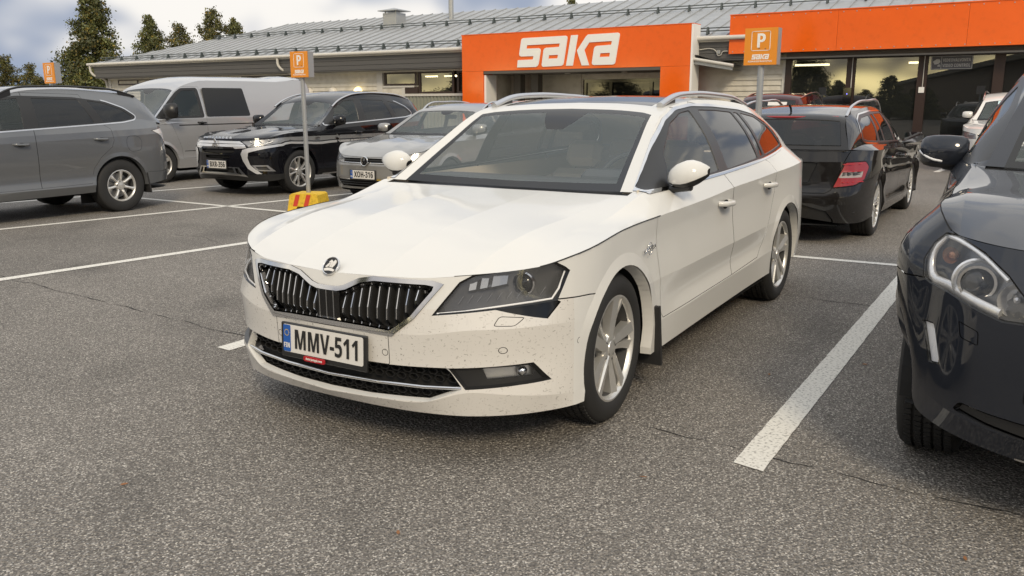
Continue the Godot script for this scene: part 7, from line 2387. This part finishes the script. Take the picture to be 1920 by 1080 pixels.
# ------------------------------------------------------------------ parking signs
func build_signs() -> void:
	var at := [Vector3(0.12, 0, -4.78), Vector3(-5.98, 0, -5.0), Vector3(-11.62, 0, -4.95)]
	var lab := ["orange parking sign on a pole behind the white estate car's tail", "orange parking sign on a pole in the yellow block with red stripes", "orange parking sign above the roof of the grey off-roader"]
	for i in 3:
		var t := thing("parking_sign", lab[i], "sign", at[i], 0.03 if i == 1 else 0.0, "orange parking signs on poles")
		var s := Soup.new()
		lathe(s, [Vector2(0.03, 0.20), Vector2(0.03, 1.80)], 14)
		raw("pole", s, M.galvanised, t)
		s = Soup.new()
		slab(s, pts([-0.15, 1.755, 0.15, 1.755, 0.15, 2.085, -0.15, 2.085]), Transform3D(Basis.IDENTITY, Vector3(0, 0, 0.055)), 0.012)
		var f := raw("sign_panel", s, M.sign_orange, t)
		s = Soup.new()
		slab(s, pts([-0.148, 1.757, 0.152, 1.757, 0.152, 2.083, -0.148, 2.083]), Transform3D(Basis.IDENTITY, Vector3(0.004, 0, 0.042)), 0.10)
		raw("sign_case", s, M.galvanised, t)
		s = Soup.new()
		var o := rounded(pts([-0.085, 1.885, 0.085, 1.885, 0.085, 2.055, -0.085, 2.055]), 0.015)
		var ring := Geometry2D.clip_polygons(o, grown(o, -0.005))
		for k in o.size():
			var a := o[k]; var c := o[(k + 1) % o.size()]
			var m := (a + c) * 0.5
			var d := a.distance_to(c)
			if d > 0.0005: box(s, Vector3(m.x, m.y, 0.056), Vector3(d + 0.002, 0.005, 0.003), Basis(Vector3(0, 0, 1), (c - a).angle()))
		raw("sign_border", s, M.sign_white, f)
		words("sign_letter", "P", 0.125, 0.075, Transform3D(Basis.IDENTITY, Vector3(0.0, 1.971, 0.056)), M.sign_white, f)
		s = Soup.new()
		for bxy in [Vector2(-0.012, 1.905), Vector2(0.045, 1.90)]: bx(s, bxy.x - 0.004, bxy.x + 0.004, bxy.y - 0.004, bxy.y + 0.004, 0.055, 0.0605)
		raw("sign_bolts", s, M.dark_metal, f)
		logo(f, Transform3D(Basis.from_scale(Vector3(0.047, 0.052, 1)), Vector3(0.0, 1.828, 0.057)), 0.002, M.sign_white)
		words("sign_text", "ASIAKASPAIKOITUS", 0.014, 0.22, Transform3D(Basis.IDENTITY, Vector3(0.0, 1.788, 0.056)), M.sign_white, f)
		# its block
		var bl := thing("concrete_block", ["yellow striped concrete block between the white estate and the black estate", "yellow concrete block with red stripes in front of the black off-roader", "yellow striped concrete block behind the grey off-roader"][i], "block", at[i], 0.40, "yellow concrete blocks holding the sign poles")
		var g := Soup.new()
		var w := 0.225; var wt := 0.195; var h := 0.240; var dz := 0.215; var dt := 0.185
		# front outline with a notch below, tapering upwards, front and back leaning in
		var o2 := [Vector2(-w, 0), Vector2(-0.115, 0), Vector2(-0.085, 0.07), Vector2(0.085, 0.07), Vector2(0.115, 0), Vector2(w, 0), Vector2(wt, h - 0.02), Vector2(wt - 0.03, h), Vector2(-wt + 0.03, h), Vector2(-wt, h - 0.02)]
		var pf := PackedVector2Array(o2)
		var idx := Geometry2D.triangulate_polygon(pf)
		for sg in [1.0, -1.0]:
			for q in range(0, idx.size(), 3):
				var c := []
				for k in 3:
					var p := pf[idx[q + k]]
					c.append(Vector3(p.x, p.y, sg * lerpf(dz, dt, p.y / h)))
				oriented(g, [c[0], c[1], c[2], c[2]], Vector3(0, 0.1, sg))
		for k in pf.size():
			var a := pf[k]; var c := pf[(k + 1) % pf.size()]
			var e := c - a
			oriented(g, [Vector3(a.x, a.y, lerpf(dz, dt, a.y / h)), Vector3(c.x, c.y, lerpf(dz, dt, c.y / h)), Vector3(c.x, c.y, -lerpf(dz, dt, c.y / h)), Vector3(a.x, a.y, -lerpf(dz, dt, a.y / h))], Vector3(e.y, -e.x, 0))
		if not M.has("yellow"):
			M.yellow = mat(Color.WHITE, 0.75)
			M.yellow.albedo_texture = noise_tex(noisy(71, 0.03, 5), 256, [[0.0, Color(0.36, 0.23, 0.03)], [0.35, Color(0.66, 0.42, 0.025)], [1.0, Color(0.78, 0.52, 0.04)]])
			triplanar(M.yellow, 2.0, false)
			M.stripe_red = mat(Color(0.55, 0.045, 0.02), 0.6)
		raw("block_body", g, M.yellow, bl)
		for k in 2:
			var st := Soup.new()
			var x0 := -0.145 + k * 0.150
			oriented(st, [Vector3(x0, 0.075, lerpf(dz, dt, 0.3) + 0.004), Vector3(x0 + 0.062, 0.075, lerpf(dz, dt, 0.3) + 0.004), Vector3(x0 + 0.100, h - 0.015, dt + 0.0065), Vector3(x0 + 0.040, h - 0.012, dt + 0.0065)], Vector3(0, 0, 1))
			raw("stripe", st, M.stripe_red, bl)

# ------------------------------------------------------------------ trees
func make_tree(called: String, high: float, wide: float, leaves: int, seed_no: int, tone: Color, droop: float) -> Node3D:
	var t := Node3D.new()
	t.name = numbered(self, called)
	add_child(t)
	var rng := RandomNumberGenerator.new()
	rng.seed = seed_no
	var wood := Soup.new()
	var lean := Vector3(rng.randf_range(-0.02, 0.02), 1, rng.randf_range(-0.02, 0.02))
	var trunk := PackedVector3Array()
	for i in 9: trunk.append(lean * (high * 0.97 * i / 8.0) + Vector3(sin(i * 1.3 + seed_no) * 0.05, 0, cos(i * 1.7) * 0.05))
	for i in 8:
		var r := lerpf(high * 0.016, 0.012, (i + 0.5) / 8.0)
		tube(wood, PackedVector3Array([trunk[i], trunk[i + 1]]), r, 7, Vector3.ZERO, 1.0, false)
	var vs := PackedVector3Array(); var cs := PackedColorArray(); var ns := PackedVector3Array()
	var limbs := 84
	for b in limbs:
		var f := 0.10 + 0.88 * pow(float(b) / limbs, 0.9)
		var base := trunk[int(f * 8.0)].lerp(trunk[mini(int(f * 8.0) + 1, 8)], f * 8.0 - int(f * 8.0))
		var az := b * 2.4 + rng.randf_range(-0.5, 0.5)
		var reach := wide * (0.10 + 1.05 * minf(1.12 * pow(1.0 - f, 0.92), 0.60 + 0.9 * f)) * rng.randf_range(0.55, 1.2)
		var dir := Vector3(cos(az), rng.randf_range(0.25, 0.8), sin(az)).normalized()
		var line := PackedVector3Array()
		for k in 6:
			var u := k / 5.0
			line.append(base + dir * reach * u + Vector3(0, -droop * reach * u * u, 0))
		tube(wood, line, maxf(0.012, high * 0.0022), 4, Vector3.ZERO, 1.0, false)
		var shade := rng.randf_range(0.55, 1.35)
		var per := int(leaves * reach / (limbs * wide * 0.55))
		for k in per:
			var u := sqrt(rng.randf())
			var c := line[int(u * 4.99)].lerp(line[int(u * 4.99) + 1], u * 4.99 - int(u * 4.99))
			var spread := 0.09 + 0.105 * reach * (0.5 + 0.5 * u)
			c += Vector3(rng.randfn(), rng.randfn() * 0.75 - droop * 0.6 * absf(rng.randfn()), rng.randfn()) * spread
			var s := (0.030 + 0.075 * pow(rng.randf(), 1.6)) * (high / 10.0 + 0.25)
			var n := Vector3(rng.randfn(), rng.randfn() + 0.4, rng.randfn()).normalized()
			var e := n.cross(Vector3(rng.randfn(), rng.randfn(), rng.randfn())).normalized() * s
			var w := n.cross(e) * 0.62
			var g := shade * rng.randf_range(0.7, 1.3)
			var col := Color(tone.r * g, tone.g * g, tone.b * g)
			if rng.randf() < 0.10: col = Color(tone.r * 2.2 * g, tone.g * 1.5 * g, tone.b * g)
			for v in [c - e, c + w, c + e, c - e, c + e, c - w]:
				vs.append(v); ns.append(n); cs.append(col)
	raw("trunk", wood, M.bark, t)
	coloured(vs, cs, ns, M.leaves, "crown", t)
	return t

func copy_tree(src: Node3D, at: Vector3, turn: float, size: Vector3, label: String, group: String) -> void:
	var c: Node3D = src.duplicate()
	c.name = numbered(self, String(src.name).rstrip("_0123456789"))
	add_child(c)
	c.transform = Transform3D(Basis(Vector3.UP, turn) * Basis.from_scale(size), at)
	tag(c, label, "tree", group)

func build_trees() -> void:
	M.bark = mat(Color(0.20, 0.18, 0.16), 0.9)
	M.leaves = mat(Color.WHITE, 0.6)
	M.leaves.vertex_color_use_as_albedo = true
	M.leaves.cull_mode = BaseMaterial3D.CULL_DISABLED
	M.leaves.backlight_enabled = true
	M.leaves.backlight = Color(0.35, 0.4, 0.2)
	var birch := make_tree("birch_tree", 10.4, 3.5, 42000, 11, Color(0.112, 0.122, 0.040), 0.45)
	birch.position = Vector3(-56.0, -0.8, -34.5)
	tag(birch, "tallest birch tree, beyond the left end of the dealer building", "tree")
	var spruce := make_tree("leafy_tree", 9.0, 3.6, 26000, 23, Color(0.115, 0.115, 0.036), 0.25)
	spruce.transform = Transform3D(Basis.from_scale(Vector3(0.72, 0.66, 0.72)), Vector3(-62.6, -0.8, -31.5))
	tag(spruce, "dark green tree at the left edge of the photo behind the sign", "tree")
	var far := "trees behind the dealer building's roof"
	copy_tree(birch, Vector3(-52.5, -1.2, -36.6), 1.3, Vector3(0.72, 0.88, 0.72), "pointed birch behind the roof, left one of a touching pair", far)
	copy_tree(spruce, Vector3(-50.6, -1.2, -37.7), 2.1, Vector3(0.78, 0.95, 0.78), "rounder birch behind the roof, right one of a touching pair", far)
	copy_tree(spruce, Vector3(-48.8, -1.0, -39.3), 4.4, Vector3(0.86, 1.04, 0.86), "bushy tree behind the roof, standing apart towards the vent", far)
	copy_tree(birch, Vector3(-47.5, -1.0, -39.9), 0.4, Vector3(0.6, 0.84, 0.6), "slim tree just right of the bushy tree behind the roof", far)
	copy_tree(spruce, Vector3(-60.2, -1.6, -32.0), 0.5, Vector3(0.55, 0.68, 0.55), "lower autumn tree left of the tall birch, near the orange sign", "")
	copy_tree(spruce, Vector3(-57.2, -1.2, -31.0), 2.5, Vector3(0.62, 0.52, 0.62), "low bushy tree at the foot of the tall birch", "")
	copy_tree(birch, Vector3(-75.0, -2.0, -50.0), 3.0, Vector3(0.9, 0.60, 0.9), "small far tree seen between the orange sign and the tall birch", "")
	copy_tree(birch, Vector3(-32.0, -0.3, -62.0), 1.0, Vector3(0.7, 1.02, 0.7), "treetop just showing above the roof ridge beside the portal", "")
	copy_tree(spruce, Vector3(-24.5, -0.2, -62.0), 2.0, Vector3(0.8, 1.22, 0.8), "treetop showing above the ridge over the orange letters", "")
	# across the car park, mirrored in the windows
	var over := "trees across the car park, mirrored in the windows"
	copy_tree(birch, Vector3(-12.9, 0, 22), 0.2, Vector3(0.55, 0.74, 0.55), "large tree across the car park, mirrored in the first showroom window", over)
	var k := 0
	for p in [[-12.8, 33, 0.36], [-11.0, 36, 0.33], [-9.0, 36, 0.40], [-7.6, 40, 0.34], [-6.4, 38, 0.30], [-22.0, 33, 0.55], [-28, 36, 0.5], [-36, 38, 0.65], [-46, 40, 0.6], [-58, 42, 0.7]]:
		copy_tree(spruce if k % 2 else birch, Vector3(p[0], -0.3, p[1]), k * 1.1, Vector3(p[2] * 1.7, p[2], p[2] * 1.7), "low %s tree across the car park, mirrored in the windows" % ["slim", "round"][k % 2], over)
		k += 1
